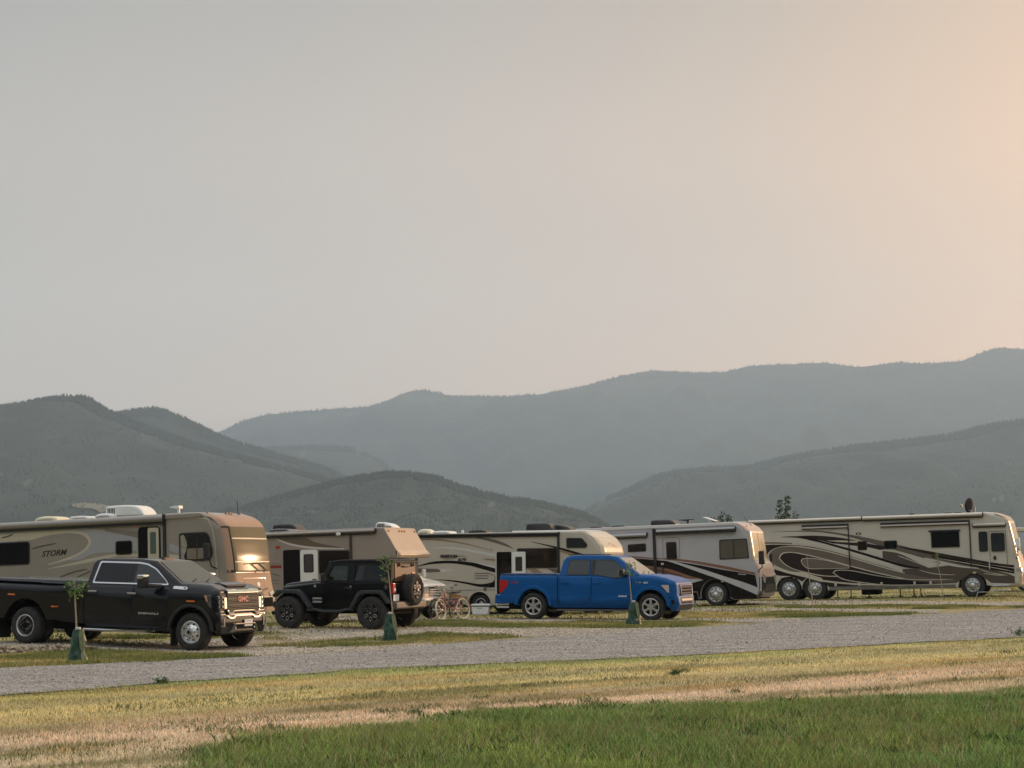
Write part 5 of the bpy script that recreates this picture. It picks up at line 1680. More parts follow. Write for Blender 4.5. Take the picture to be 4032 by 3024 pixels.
# ================================================================== 5  long tan coach with brown swooshes
def rv5():
    W = 2.55
    C_b = paint('champagne fibreglass', (.42, .395, .345), dirt=(DUST, .7))
    C_k = paint('black brown', (.014, .009, .008))
    C_d = paint('dark chocolate', (.045, .030, .025))
    C_m = paint('mocha', (.085, .062, .051))
    C_t = paint('taupe stripe', (.135, .108, .088))
    C_l = paint('pale outline', (.42, .38, .31))
    root = P_rv5.root('motorhome', 'long champagne coach motorhome with brown swooshes and three chrome wheels on its side', 'motorhome', 'motorhomes in the row')
    v = Veh(root, W)
    fprof = [(1.15, 3.64), (1.50, 3.50), (1.66, 3.30), (1.74, 2.90), (1.92, 1.95), (2.02, 1.4), (2.12, .95), (2.10, .55), (1.95, .40)]
    bottom = [(1.0, .40), (.62, .50)] + arch(0, .50, .60, .50) + [(-.65, .42), (-6.38, .42)] + arch(-6.95, .52, .58, .48, 10) + arch(-8.13, .52, .58, .48, 10) + [(-10.0, .5)]
    top = [(-10.6, .6), (-10.6, 3.66), (.65, 3.69)] + fprof + bottom
    r = .22
    mb = MB()
    mb.pillow(top, -W / 2, W / 2, [.06, .06, .10] + [r] * len(fprof) + [.03] * (len(top) - 3 - len(fprof)), 5)
    mb.build('body', C_b, root, smooth=50)
    F = Front(fprof, W, r)
    C_cap = paint('sun tinted champagne front', (.38, .28, .21))  # sunlit version of the body paint, peach light in the colour
    F.patch(-W / 2 + .02, W / 2 - .02, 3.28, 3.62, .008, C_cap, 'front_cap', root)
    ws = F.patch(-W / 2 + .05, W / 2 - .05, 1.95, 3.2, .012, mat('windscreen with painted glow', (.46, .37, .23), .22, coat=0, spec=.4), 'windscreen', root, 30, 10)  # same glass, its reflected glow held in the base colour
    F.patch(-.05, .05, 1.95, 3.2, .016, M_black, 'seal', ws, 2, 8)
    F.patch(-W / 2 + .03, W / 2 - .03, .6, 1.9, .008, C_cap, 'front_cap', root)
    for sy in (-1, 1):
        F.poly([(sy * .75, 1.12), (sy * 1.16, 1.28), (sy * 1.16, 1.02), (sy * .8, .92)], .010, .04, M_lamp, 'headlight', root)
    F.poly([(-.7, .95), (.7, .95), (.7, .6), (-.7, .6)], .010, .03, M_chrome, 'grille', root)
    F.patch(-W / 2 + .005, -.95, 1.06, 1.20, .03, M_lamp, 'headlight', root, 10, 3)
    # graphics, lowest layer first
    xr = 1.80
    v.graphic(band([(-3.0, 1.30), (-1.9, 1.32), (-1.0, 1.40), (.1, 1.32), (.8, 1.20), (1.45, 1.0), (xr, .86)], [(-3.0, .60), (-1.9, .60), (-.7, .62), (.1, 1.12), (.8, .60), (1.45, .56), (xr, .55)], 1), C_m, 'lower_panel')
    v.graphic([(-10.5, 2.45)] + cr([(-9.7, 2.52), (-9.09, 2.55), (-8.11, 2.52), (-7.13, 2.42), (-6.2, 2.2), (-5.36, 1.95), (-4.4, 1.62), (-3.62, 1.38), (-2.9, 1.12), (-2.1, .86), (-1.5, .70)], 4) + [(-2.6, .56), (-6.3, .56), (-6.6, .95), (-7.2, 1.10), (-7.5, .85), (-8, 1.1), (-8.9, .95), (-9.3, 1.25), (-9.6, 1.6), (-10.5, 1.7)], C_d, 'lower_panel')
    # tan loop and outlines
    v.graphic(band([(-6.6, .98), (-7.5, 1.30), (-8.4, 1.72), (-8.72, 2.05), (-8.6, 2.28), (-8.2, 2.39), (-7.6, 2.39), (-6.6, 2.2), (-5.36, 1.85), (-4.0, 1.40), (-2.9, 1.08)],
                   [(-6.6, .80), (-7.6, 1.10), (-8.7, 1.5), (-9.05, 1.95), (-8.95, 2.25), (-8.45, 2.44), (-7.7, 2.46), (-6.6, 2.27), (-5.36, 1.92), (-4.0, 1.47), (-2.9, 1.13)]), C_l, 'stripe')
    v.graphic(band([(-9.02, 1.98), (-8.88, 2.25), (-8.45, 2.42), (-7.75, 2.42), (-6.48, 2.19), (-5.36, 1.87), (-4.0, 1.42), (-2.9, 1.10), (-1.7, .86), (-.75, .74)],
                   [(-9.02, 1.98), (-8.7, 1.6), (-7.9, 1.3), (-7.0, 1.3), (-6.2, 1.3), (-5.38, 1.5), (-4.0, 1.08), (-2.9, .82), (-1.7, .70), (-.75, .70)]), C_t, 'stripe')
    v.graphic(band([(-8.55, 1.93), (-8.38, 2.16), (-7.93, 2.20), (-7.40, 2.10), (-6.4, 1.84), (-5.38, 1.54), (-4.2, 1.2), (-2.9, .88)],
                   [(-8.55, 1.93), (-8.3, 1.65), (-7.8, 1.38), (-7.0, 1.15), (-6.4, 1.05), (-5.4, 1.0), (-4.2, .85), (-2.9, .72)]), C_l, 'stripe')
    v.graphic(band([(-8.50, 1.93), (-8.34, 2.12), (-7.93, 2.16), (-7.44, 2.06), (-6.4, 1.80), (-5.38, 1.49), (-4.2, 1.15), (-2.9, .84)],
                   [(-8.50, 1.93), (-8.25, 1.66), (-7.8, 1.41), (-7.0, 1.20), (-6.4, 1.09), (-5.4, 1.04), (-4.2, .88), (-2.9, .75)]), C_d, 'stripe')
    v.graphic(band([(-7.54, 1.77), (-7.42, 1.89), (-6.9, 1.88), (-6.1, 1.72), (-5.36, 1.50)], [(-7.54, 1.77), (-7.43, 1.57), (-7.17, 1.41), (-6.4, 1.39), (-5.36, 1.39)]), C_l, 'stripe')
    v.graphic(band([(-7.50, 1.77), (-7.40, 1.86), (-6.9, 1.85), (-6.1, 1.69), (-5.38, 1.47)], [(-7.50, 1.77), (-7.41, 1.59), (-7.15, 1.44), (-6.4, 1.41), (-5.38, 1.41)]), C_t, 'stripe')
    # lower left cream wedge and black slashes
    v.graphic(band([(-9.6, 1.70), (-9.0, 1.62), (-8.2, 1.34), (-7.2, 1.06), (-6.3, .86), (-4.9, .70), (-3.0, .60)], [(-9.6, 1.60), (-9.0, 1.50), (-8.2, 1.24), (-7.2, .98), (-6.3, .78), (-4.9, .64), (-3.0, .56)]), C_l, 'stripe')
    v.graphic(band([(-9.6, 1.52), (-8.89, 1.46), (-8.16, 1.24), (-7.32, 1.02)], [(-9.6, 1.36), (-8.89, 1.32), (-8.2, 1.12), (-7.32, .98)]), C_k, 'stripe')
    v.graphic([(-9.9, 1.30), (-9.0, 1.22), (-8.5, 1.13), (-8.0, 1.10), (-8.5, 1.03), (-8.7, .9), (-8.78, .56), (-9.9, .6)], C_b, 'panel')
    v.graphic(band([(-6.12, 1.21), (-5.92, 1.33), (-5.23, 1.29), (-4.2, 1.06), (-2.9, .80)], [(-6.12, 1.21), (-5.6, .88), (-4.3, .66), (-3.6, .60), (-2.9, .58)]), C_l, 'stripe')
    v.graphic(band([(-6.07, 1.21), (-5.88, 1.30), (-5.23, 1.26), (-4.2, 1.03), (-3.0, .82), (-1.9, .62)], [(-6.07, 1.21), (-5.57, .91), (-4.3, .69), (-3.6, .62), (-2.8, .59), (-1.9, .60)]), C_k, 'stripe')
    # upper sweeps
    v.graphic(band([(-8.81, 3.13), (-7.42, 3.14), (-6.44, 3.09), (-5.31, 2.90), (-4.4, 2.70), (-3.3, 2.42), (-2.4, 2.15), (-1.6, 1.85)], [(-8.81, 3.12), (-7.42, 3.10), (-6.44, 3.02), (-5.32, 2.79), (-4.4, 2.50), (-3.4, 2.18), (-2.5, 1.9), (-1.6, 1.60)]), C_t, 'stripe')
    v.graphic(band([(-7.9, 2.90), (-6.9, 2.90), (-5.9, 2.80), (-5.0, 2.62), (-4.4, 2.45), (-3.7, 2.33)], [(-7.9, 2.89), (-6.9, 2.74), (-5.9, 2.48), (-5.0, 2.20), (-4.4, 2.12), (-3.7, 2.2)]), C_d, 'stripe')
    v.graphic(band([(-6.3, 2.66), (-5.6, 2.64), (-4.9, 2.60)], [(-6.3, 2.65), (-5.6, 2.56), (-4.9, 2.52)]), C_l, 'stripe')
    v.graphic(band([(-6.0, 2.52), (-5.3, 2.42), (-4.5, 2.30), (-3.85, 2.14)], [(-6.0, 2.51), (-5.2, 2.26), (-4.4, 2.0), (-3.85, 1.86)]), C_b, 'panel')
    v.graphic(band([(-3.85, 2.12), (-3.16, 2.0), (-2.4, 1.62), (-1.9, 1.34)], [(-3.85, 1.80), (-3.2, 1.58), (-2.7, 1.38), (-1.9, 1.30)]), C_m, 'stripe')
    v.graphic(band([(-8.39, 2.89), (-7.43, 2.88), (-6.47, 2.62), (-5.35, 2.28), (-4.24, 1.92), (-2.96, 1.50), (-2.2, 1.34)], [(-8.39, 2.88), (-7.5, 2.80), (-6.47, 2.52), (-5.35, 2.17), (-4.24, 1.80), (-2.96, 1.38), (-2.2, 1.30)]), C_k, 'stripe')
    v.graphic(band([(-8.2, 2.74), (-7.0, 2.66), (-6.0, 2.38), (-5.0, 2.06), (-4.0, 1.72), (-3.0, 1.38)], [(-8.2, 2.62), (-7.1, 2.48), (-6.1, 2.26), (-5.0, 1.92), (-4.0, 1.58), (-3.0, 1.30)]), C_b, 'panel')
    for up in (.0,):
        v.graphic(band([(-9.9, 2.66), (-8.9, 2.66), (-7.9, 2.60)], [(-9.9, 2.60), (-8.9, 2.60), (-7.9, 2.56)]), C_m, 'stripe')
    v.graphic(band([(-3.1, 2.30), (-2.21, 2.14), (-1.1, 1.90), (-.05, 1.68), (1.0, 1.46), (xr, 1.34)], [(-3.1, 2.26), (-2.21, 2.02), (-1.1, 1.74), (-.05, 1.54), (1.0, 1.36), (xr, 1.24)]), C_d, 'stripe')
    v.graphic(band([(-3.1, 2.24), (-2.2, 2.0), (-1.2, 1.75), (-.06, 1.50), (1.0, 1.33), (xr, 1.20)], [(-3.1, 2.22), (-2.2, 1.92), (-1.2, 1.50), (-.3, 1.30), (1.0, 1.26), (xr, 1.14)]), C_t, 'stripe')
    v.graphic(band([(-1.7, 1.86), (-.9, 1.72), (-.06, 1.53), (.9, 1.36), (xr, 1.18)], [(-1.7, 1.80), (-.9, 1.58), (-.06, 1.36), (.9, 1.16), (xr, .98)]), C_k, 'stripe')
    v.graphic(band([(-2.0, 1.78), (-1.3, 1.60), (-.4, 1.38), (.3, 1.26)], [(-2.0, 1.72), (-1.3, 1.48), (-.5, 1.31), (.3, 1.22)]), C_b, 'panel')
    for a in ([(-1.4, 1.72), (0, 1.44), (1.0, 1.24), (xr, 1.06)], [(-2.3, 1.24), (-1.6, 1.05), (-.7, .98)], [(.3, 1.20), (.9, 1.02), (1.5, .90)], [(-3.2, 1.9), (-2.6, 1.66), (-1.9, 1.36)], [(.5, 1.02), (1.0, .94), (1.4, .92)],
              [(-5.4, .66), (-3.6, .60), (-1.0, .58)], [(-4.0, 1.0), (-3.0, .86), (-2.0, .80), (-.8, .80)]):
        v.graphic(stroke(a, .03), C_l, 'stripe')
    # slide-outs: proud boxes picked out by their dark seals and toppers
    def slide(x0, x1, z0, z1):
        s_ = MB()
        s_.plate([(x0, z1), (x1, z1), (x1, z0), (x1 - .045, z0), (x1 - .045, z1 - .03), (x0, z1 - .03)], v.near, .0, .06)
        o = s_.build('slide_seal', M_black, root, smooth=0)
        t_ = MB(); t_.rbox(x0 + .02, x1 - .05, -W / 2 - .12, -W / 2, z1 - .16, z1 - .09, .02); t_.build('slide_topper', mat('slide awning tube', (.55, .50, .45), .35), root)
        t_ = MB(); t_.box(x0, x1 - .05, -W / 2 - .09, -W / 2, z1 - .20, z1 - .165); t_.box(x0, x1, -W / 2 - .10, -W / 2, z1 - .085, z1 - .035); t_.build('slide_seal', M_black, root, smooth=0)
    slide(-7.42, -5.30, 1.40, 3.38); slide(-3.88, .02, 1.30, 3.36)
    v.window(rrect(-4.94, 2.18, -4.52, 2.58, .05), frame=.03)
    v.window(rrect(-3.77, 2.19, -3.18, 2.57, .07), frame=.04)
    v.window(rpoly([(-1.69, 2.19), (-.46, 2.19), (-.46, 2.92), (-1.69, 2.90)], .03), frame=.03)
    t_ = MB(); t_.rbox(-1.78, -.40, -W / 2 - .08, -W / 2 - .005, 2.89, 2.96, .02); t_.build('window_awning', M_black, root)
    e_ = [(-5.0 + .12 * math.cos(a), 2.90 + .06 * math.sin(a)) for a in np.linspace(0, 6.28, 17)[:-1]]
    v.graphic([(p[0] + .12, p[1] + .02) for p in e_], C_k, 'emblem'); v.graphic([(-4.88 + (p[0] + 5.0) * .5, 2.92 + (p[1] - 2.9) * .6) for p in e_], C_l, 'emblem')
    v.window(rrect(.36, 1.96, .74, 2.84, .08), 'cab_window', M_glass2, .03)
    d = MB(); d.plate([(.80, .66), (1.55, .66), (1.52, 2.84), (.80, 2.84)], v.near, .038, .041, holes=[[(.815, .67), (1.53, .67), (1.50, 2.82), (.815, 2.82)]])
    dr = d.build('door', C_m, root, smooth=0)
    v.window(rrect(.88, 1.95, 1.46, 2.76, .07), 'door_window', M_glass2, .035, parent=dr, t=.05, )
    h = MB(); h.rbox(.95, 1.07, -W / 2 - .05, -W / 2 - .03, 1.60, 1.76, .03); h.build('handle', M_black, dr)
    g = MB(); g.tube([(.77, -W / 2 - .08, 1.20), (.77, -W / 2 - .08, 1.75)], .014, 6); g.build('grab_rail', M_white, root)
    caw = mat('champagne awning case', (.56, .52, .47), .35)
    awning(root, -9.9, -4.70, -W / 2 + .01, 3.52, 3.68, caw, out=.16); awning(root, -4.66, .58, -W / 2 + .01, 3.50, 3.68, caw, out=.16)
    awning(root, .14, 1.54, -W / 2 + .01, 3.06, 3.20, caw, out=.12)
    # hatches and tanks along the bottom edge
    bm_ = MB(); bm_.rbox(-6.3, -.72, -W / 2 - .012, -W / 2 + .2, .42, .58, .02); bm_.build('sill', mat('grey sill', (.16, .145, .12), .4, var=.3, vscale=2), root)
    for x in (-6.05, -5.0, -4.0, -2.55, -1.85):
        l = MB(); l.rbox(x, x + .10, -W / 2 - .05, -W / 2, .60, .74, .01); l.build('hatch_latch', mat('pale latch', (.50, .48, .44), .35), root)
    for a in ([(-1.04, 1.2), (-1.04, .6)], [(1.62, 1.2), (1.62, .6)], [(-5.36, 1.3), (-5.36, .6)], [(-3.95, 1.2), (-3.95, .6)]):
        v.graphic(stroke(a, .012, 1), C_k, 'seam')
    for z, y_ in ((.46, -.10), (.26, -.30)):
        s_ = MB(); s_.rbox(.86, 1.58, -W / 2 + y_ - .16, -W / 2 + y_ + .18, z, z + .05, .015); s_.build('entry_step', mat('bright step', (.55, .55, .56), .4, metal=.2), root)
    for x in (-6.0, -5.4, -4.6, -3.2, -2.6, -2.3):
        j = MB(); j.tube([(x, -.9, .5), (x, -.9, .10)], .025, 6); j.rbox(x - .1, x + .1, -1.0, -.8, .06, .10, .01); j.build('levelling_jack', M_under, root)
    t_ = MB(); t_.rbox(-5.0, -4.2, -.6, .4, .18, .45, .08); t_.build('tank', M_under, root)
    chassis(root, -10.3, 1.8, 2.3, .42, 1.0)
    for x in (-8.14, -6.95, 0):
        wheel(root, x, .52, .52, .28, -W / 2 + .05, .305, 'rv'); wheel(root, x, .52, .52, .28, W / 2 - .05, .305, 'rv', 1)
    # satellite dish with its feed arm
    dd = MB()
    n = 18
    vs, fs = [(0.0, 0, 0)], []
    for k, (r_, dz) in enumerate(((.12, .015), (.22, .05), (.30, .10))):
        for i in range(n):
            a = 2 * math.pi * i / n
            vs.append((r_ * math.cos(a), dz, r_ * 1.12 * math.sin(a)))
    fs += [(0, 1 + i, 1 + (i + 1) % n) for i in range(n)]
    for k in range(2):
        fs += [(1 + k * n + i, 1 + (k + 1) * n + i, 1 + (k + 1) * n + (i + 1) % n, 1 + k * n + (i + 1) % n) for i in range(n)]
    dd.add(vs, fs)
    dish = dd.build('satellite_dish', mat('mauve grey dish', (.045, .032, .034), .8, spec=.1), root, smooth=60, wn=False, recalc=False)
    so = dish.modifiers.new('s', 'SOLIDIFY'); so.thickness = .012
    dish.location = (-.02, -.3, 4.02); dish.rotation_euler = (R(10), R(-6), R(58))
    am = MB(); am.tube([(.10, -.3, 3.72), (-.05, -.3, 3.80), (-.42, -.3, 3.98)], .016, 5); am.rbox(-.52, -.38, -.36, -.24, 3.96, 4.08, .02); am.tube([(.12, -.2, 3.68), (.12, -.2, 3.95)], .05, 8)
    am.build('feed_arm', M_steel, root)
    for x in (-1.0, -.55): roof_vent(root, x, 3.69, .4, .05, M_black)
    roof_vent(root, -2.6, 3.68, .3, .08, M_black)
    mirror_arm(root, [F(-1.22, 1.62, 0), (2.0, -1.48, 1.75), (2.02, -1.52, 2.1)], 2.02, -1.52, 2.30, .20, .44, .20, M_white)
    mirror_arm(root, [F(1.22, 1.62, 0), (2.05, 1.5, 1.75), (2.25, 1.55, 1.9)], 2.3, 1.55, 2.15, .20, .50, .22, M_white)
    wp = MB(); wp.tube([F(-1.15, 1.9, .04), F(-.6, 2.05, .04), F(-.1, 2.0, .04)], .015, 5); wp.build('wiper', M_black, ws)
    return root


# ================================================================== a further pale motorhome at the right edge
def rv6():
    W = 2.5
    P = Pose(27.2, 92.0, .0, 21, 0, W)
    root = P.root('motorhome', 'pale blue grey motorhome with a cream roof, mostly hidden past the tan coach', 'motorhome', 'motorhomes in the row')
    v = Veh(root, W)
    mb = MB()
    top = [(-3, .4), (-3, 3.02), (6, 3.02), (6.4, 2.7), (6.9, .9), (6.9, .4), (5.9, .4)] + arch(5.3, .45, .55, .4) + [(4.5, .4)]
    mb.pillow(top, -W / 2, W / 2, .06, 3)
    mb.build('body', paint('ice grey', (.42, .46, .50)), root)
    rf = MB(); rf.pillow([(-3.03, 3.0), (-3.0, 3.22), (6.0, 3.25), (6.3, 3.0)], -W / 2 - .03, W / 2 + .03, .06, 3); rf.build('roof', paint('cream roof', (.60, .56, .44)), root)
    v.graphic([(-2.9, 1.5), (6.5, 1.2), (6.5, 1.0), (-2.9, 1.2)], paint('slate stripe', (.10, .11, .13)), 'stripe')
    v.window(rrect(0, 1.9, 1.6, 2.6, .06)); v.window(rrect(4.8, 1.8, 6.0, 2.6, .06), 'cab_window')
    chassis(root, -2.8, 6.6, 2.2, .25, .8)
    for x in (5.3, -1.5): wheel(root, x, .45, .45, .25, -W / 2 + .05, .28, 'steel'); wheel(root, x, .45, .45, .25, W / 2 - .05, .28, 'steel', 1)
    return root


# ================================================================== pickups and the off-roader
class Car(Veh):
    """a body whose half width varies with height: tab = [(z, inset)]"""

    def __init__(s, root, W, tab):
        super().__init__(root, W)
        s.tab = sorted(tab)
        s.cuts = [('z', z) for z, _ in s.tab]

    def hw(s, z): return s.W / 2 - float(np.interp(z, [t[0] for t in s.tab], [t[1] for t in s.tab]))

    def shell(s, mb, name, m, parent=None, smooth=40):
        h = s.W / 2
        return mb.build(name, m, parent or s.root, smooth, cuts=s.cuts, deform=lambda c: Vector((c.x, c.y * s.hw(c.z) / h, c.z)))

    def skin(s, pts, name, m, t0=.0, t1=.004, parent=None, holes=(), smooth=30):
        mb = MB()
        mb.plate(pts, lambda a, b, t: (a, -t, b), t0, t1, holes=holes)
        return mb.build(name, m, parent or s.root, smooth, cuts=s.cuts, deform=lambda c: Vector((c.x, c.y - s.hw(c.z), c.z)))

    def door(s, pts, paint_m, handle=None, hm=None, seam=.012):
        c = Vector((sum(p[0] for p in pts) / len(pts), sum(p[1] for p in pts) / len(pts)))
        big = [tuple(c + (Vector(p) - c) * (1 + seam / (Vector(p) - c).length)) for p in pts]
        d = s.skin(pts, 'door', paint_m, .0, .007)
        s.skin(big, 'seam', M_under, -.001, .0022, d)
        if handle:
            x, z = handle
            h = MB(); y = -s.hw(z)
            h.rbox(x - .12, x + .12, y - .055, y - .025, z - .018, z + .022, .012)
            h.rbox(x - .11, x - .08, y - .03, y, z - .015, z + .015, .005); h.rbox(x + .08, x + .11, y - .03, y, z - .015, z + .015, .005)
            h.build('handle', hm or M_chrome, d)
        return d


def fender_flare(root, cx, cz, r0, r1, yo, yi, m, z0, name='fender_flare', pts=None):
    mb = MB()
    a1 = pts or arch(cx, cz, r1, z0, 18); a0 = arch(cx, cz, r0, z0, 18)
    if pts: a0 = [tuple(Vector((cx, cz)) + (Vector(p) - Vector((cx, cz))) * (r0 / r1)) for p in pts]
    mb.pillow(a1 + a0[::-1], min(yo, yi), max(yo, yi), .022, 3)
    return mb.build(name, m, root, smooth=50)


def black_pickup():
    W = 2.03
    root = P_black.root('pickup_truck', 'black dual rear wheel crew cab pickup with chrome mirrors, front left of the row', 'pickup truck')
    C_k = paint('black metallic', (.005, .0055, .008), .20, .30, spec=.25)
    s = Car(root, W, [(.30, .14), (.50, .06), (.66, .015), (.86, .0), (1.12, .0), (1.24, .012), (1.34, .05), (1.42, .10), (1.47, .125), (1.99, .32)])
    fz = [(4.90, 1.41), (5.00, 1.37), (5.03, 1.30), (5.06, .90), (5.10, .80), (5.12, .60), (5.08, .40)]
    lower = [(-1.38, .62), (-1.40, 1.40), (-1.36, 1.485), (1.47, 1.475), (1.47, 1.43), (3.72, 1.43), (3.78, 1.50), (4.25, 1.50), (4.75, 1.465)] + fz + [(4.97, .38), (4.93, .44)] + arch(4.38, .44, .55, .44, 16) + \
            [(3.80, .40), (1.5, .42), (1.45, .5)] + arch(0, .46, .56, .55, 16) + [(-.75, .60)]
    mb = MB()
    mb.pillow(lower, -W / 2, W / 2, [.04, .04, .07, .05, .03, .05, .10, .13, .13] + [.14, .14, .14, .14, .12, .12, .08] + [.03] * (len(lower) - 16), 4)
    s.shell(mb, 'body', C_k)
    cab = MB()
    gp = [(1.47, 1.40), (1.50, 1.86), (1.57, 1.95), (1.74, 1.985), (2.8, 1.995), (3.22, 1.955), (4.02, 1.47), (4.02, 1.40)]
    cab.pillow(gp, -W / 2, W / 2, [.02, .03, .05, .06, .07, .07, .05, .03], 3)
    s.shell(cab, 'cab', C_k)
    # glass
    wsx = lambda z: np.interp(z, [1.47, 1.955], [4.02, 3.22])
    def wmap(a, b, t): return (float(wsx(b)) + t * .55, a * (s.hw(b) - .10), b + t * .83)
    ws = MB(); ws.plate([(-1, 1.50), (-.5, 1.485), (0, 1.48), (.5, 1.485), (1, 1.50), (.985, 1.935), (-.985, 1.935)], wmap, .002, .012)
    wo = ws.build('windscreen', mat('windscreen glass', (.03, .05, .046), .05, spec=.12), root, smooth=0)
    w2 = MB()
    for a in (-.55, .15): w2.tube([wmap(a, 1.49, .03), wmap(a + .42, 1.56, .03)], .009, 5)
    w2.build('wiper', M_black, wo)
    side = rpoly([(1.62, 1.425), (3.72, 1.43), (3.62, 1.53), (3.28, 1.79), (3.02, 1.895), (2.8, 1.925), (1.69, 1.925)], .05)
    c = Vector((2.6, 1.655))
    inn = [(c.x + (p[0] - c.x) * .957, c.y + (p[1] - c.y) * .87) for p in side]
    fr = MB(); fr.plate(side, s.near, .001, .014, holes=[inn]); fr.build('window_trim', M_chrome, root, smooth=30)
    for x0, x1 in ((1.5, 2.66), (2.74, 3.9)):
        pts = [p for p in inn]
        clip = [(min(max(p[0], x0), x1), p[1]) for p in inn]
        g = MB(); g.plate(clean(clip), s.near, .001, .006); g.build('window', M_glass if x0 < 2 else M_glass2, root, smooth=0)
    p = MB(); p.plate([(2.665, 1.46), (2.735, 1.46), (2.735, 1.90), (2.665, 1.90)], s.near, .001, .009); p.build('pillar', M_black, root, smooth=0)
    # doors
    s.door(rpoly([(1.52, .50), (2.60, .50), (2.74, .62), (2.79, .80), (2.79, 1.40), (1.52, 1.40)], .04), C_k, (1.72, 1.245))
    s.door(rpoly([(2.81, .50), (3.72, .50), (3.74, .8), (3.79, 1.40), (2.81, 1.40)], .04), C_k, (2.78 + .02, 1.225))
    s.skin([(1.455, .5), (1.485, .5), (1.485, 1.46), (1.455, 1.46)], 'seam', M_under, .0, .004)
    # dual rear wheel fender, standing out from the bed
    a = arch(0, .46, .60, .56, 18)
    def flow(c):
        o_ = abs(c.y) - W / 2
        if o_ > 0:
            k = min(1, max(0, (1.30 - c.x) / .85)); k = k * k * (3 - 2 * k)
            c = Vector((c.x, math.copysign(W / 2 + o_ * k + .004, c.y), c.z))
        return c
    fn = MB()
    outer = [(1.30, .66), (1.36, .92), (1.34, 1.20), (1.1, 1.38), (.3, 1.42), (-.6, 1.43), (-1.1, 1.42), (-1.3, .95), (-1.3, .62)]
    fn.pillow([(-.62, .56)] + [] + outer[::-1] + [(.60, .56)] + arch(0, .46, .58, .56, 18)[1:-1], -W / 2 - .22, -W / 2 + .05, [.02, .06, .16, .20, .22, .22, .22, .20, .14, .08, .02] + [.02] * 17, 5)
    fn.build('rear_fender', C_k, root, smooth=55, cuts=[('x', q_) for q_ in (.4, .55, .7, .85, 1.0, 1.15)], deform=flow)
    fn = MB(); fn.pillow([(-.62, .56)] + outer[::-1] + [(.60, .56)] + arch(0, .46, .58, .56, 18)[1:-1], W / 2 - .05, W / 2 + .22, [.02, .06, .16, .20, .22, .22, .22, .20, .14, .08, .02] + [.02] * 17, 5)
    fn.build('rear_fender', C_k, root, smooth=55, cuts=[('x', q_) for q_ in (.4, .55, .7, .85, 1.0, 1.15)], deform=flow)
    fender_flare(root, 4.38, .44, .525, .60, -W / 2 - .035, -W / 2 + .05, M_black, .46)
    for u, y in ((4.40, -W / 2 - .035), (-.40, -W / 2 - .20)):
        m_ = MB(); m_.rbox(u - .11, u + .09, y - .03, y + .02, 1.085 if u > 1 else 1.10, 1.115 if u > 1 else 1.135, .008); m_.build('marker_light', M_amber, root)
    m_ = MB(); m_.rbox(.74, .86, -W / 2 - .24, -W / 2 - .1, .86, .89, .008); m_.build('marker_light', M_amber, root)
    for u in (3.86, -.86):
        y = -W / 2 + .03 if u > 1 else -W / 2 - .20
        f = MB(); f.box(u - .02, u + .01, y, y + (.26 if u > 1 else .55), .10, .50); f.build('mudflap', M_black, root, smooth=0)
    st = MB(); st.pillow(rpoly([(1.56, .36), (3.28, .36), (3.42, .42), (1.56, .42)], .02), -W / 2 - .13, -W / 2 + .05, .025, 3)
    st.build('running_board', M_chrome, root)
    # chrome towing mirror
    m_ = MB(); m_.rbox(3.20, 3.38, -W / 2 - .42, -W / 2 - .16, 1.56, 1.66, .035); m_.build('mirror', M_chrome, root)
    m_ = MB(); m_.rbox(3.21, 3.37, -W / 2 - .42, -W / 2 - .16, 1.36, 1.56, .03); m_.tube([(3.35, -W / 2 - .2, 1.42), (3.55, -W / 2 + .06, 1.40)], .045, 8); m_.build('mirror_housing', M_black, root)
    m_ = MB(); m_.rbox(3.20, 3.38, W / 2 + .16, W / 2 + .42, 1.56, 1.68, .035); m_.build('mirror', M_chrome, root)
    m_ = MB(); m_.rbox(3.21, 3.37, W / 2 + .16, W / 2 + .42, 1.34, 1.56, .03); m_.tube([(3.35, W / 2 + .2, 1.42), (3.55, W / 2 - .06, 1.40)], .045, 8); m_.build('mirror_housing', M_black, root)
    b = MB(); b.plate(rpoly([(3.86, 1.36), (4.20, 1.345), (4.25, 1.37), (4.20, 1.41), (3.86, 1.42)], .015), s.near, .0, .02); b.build('badge', M_chrome, root)
    b = MB(); b.plate([(4.14, 1.365), (4.19, 1.365), (4.19, 1.395), (4.14, 1.395)], s.near, .02, .022); b.build('badge', M_black, root, smooth=0)
    s.text('DENALI', 2.98, .775, .058, M_silvertext, sx=2.75, depth=.012, bold=.002)
    # front end
    F = Front(fz, W * .98, .20)
    g = F.poly([(-.62, 1.29), (.62, 1.29), (.62, .90), (.5, .86), (-.5, .86), (-.62, .90)], .0, .012, M_under, 'grille', root)
    gb = MB()
    for zz in (.90, 1.035, 1.17):
        h0 = .115
        for i in range(31):
            y = -.60 + i * .04
            for q_ in range(3):
                z = zz + .012 + q_ * .034
                gb.plate([(y - .017, z), (y, z + .015), (y + .017, z), (y, z - .013)], F, .010, .03)
        gb.plate([(-.61, zz - .010), (.61, zz - .010), (.61, zz), (-.61, zz)], F, .01, .035)
        gb.plate([(-.61, zz + h0 - .01), (.61, zz + h0 - .01), (.61, zz + h0), (-.61, zz + h0)], F, .01, .035)
    gb.build('grille_mesh', mat('grey mesh', (.09, .088, .085), .45, metal=.4, spec=.3), g, smooth=0)
    cb = MB(); cb.plate(rpoly([(-.63, 1.29), (.63, 1.29), (.63, 1.365), (.36, 1.375), (.25, 1.36), (-.25, 1.36), (-.36, 1.375), (-.63, 1.365)], .02), F, .0, .05); cb.build('grille_bar', M_chrome, g)
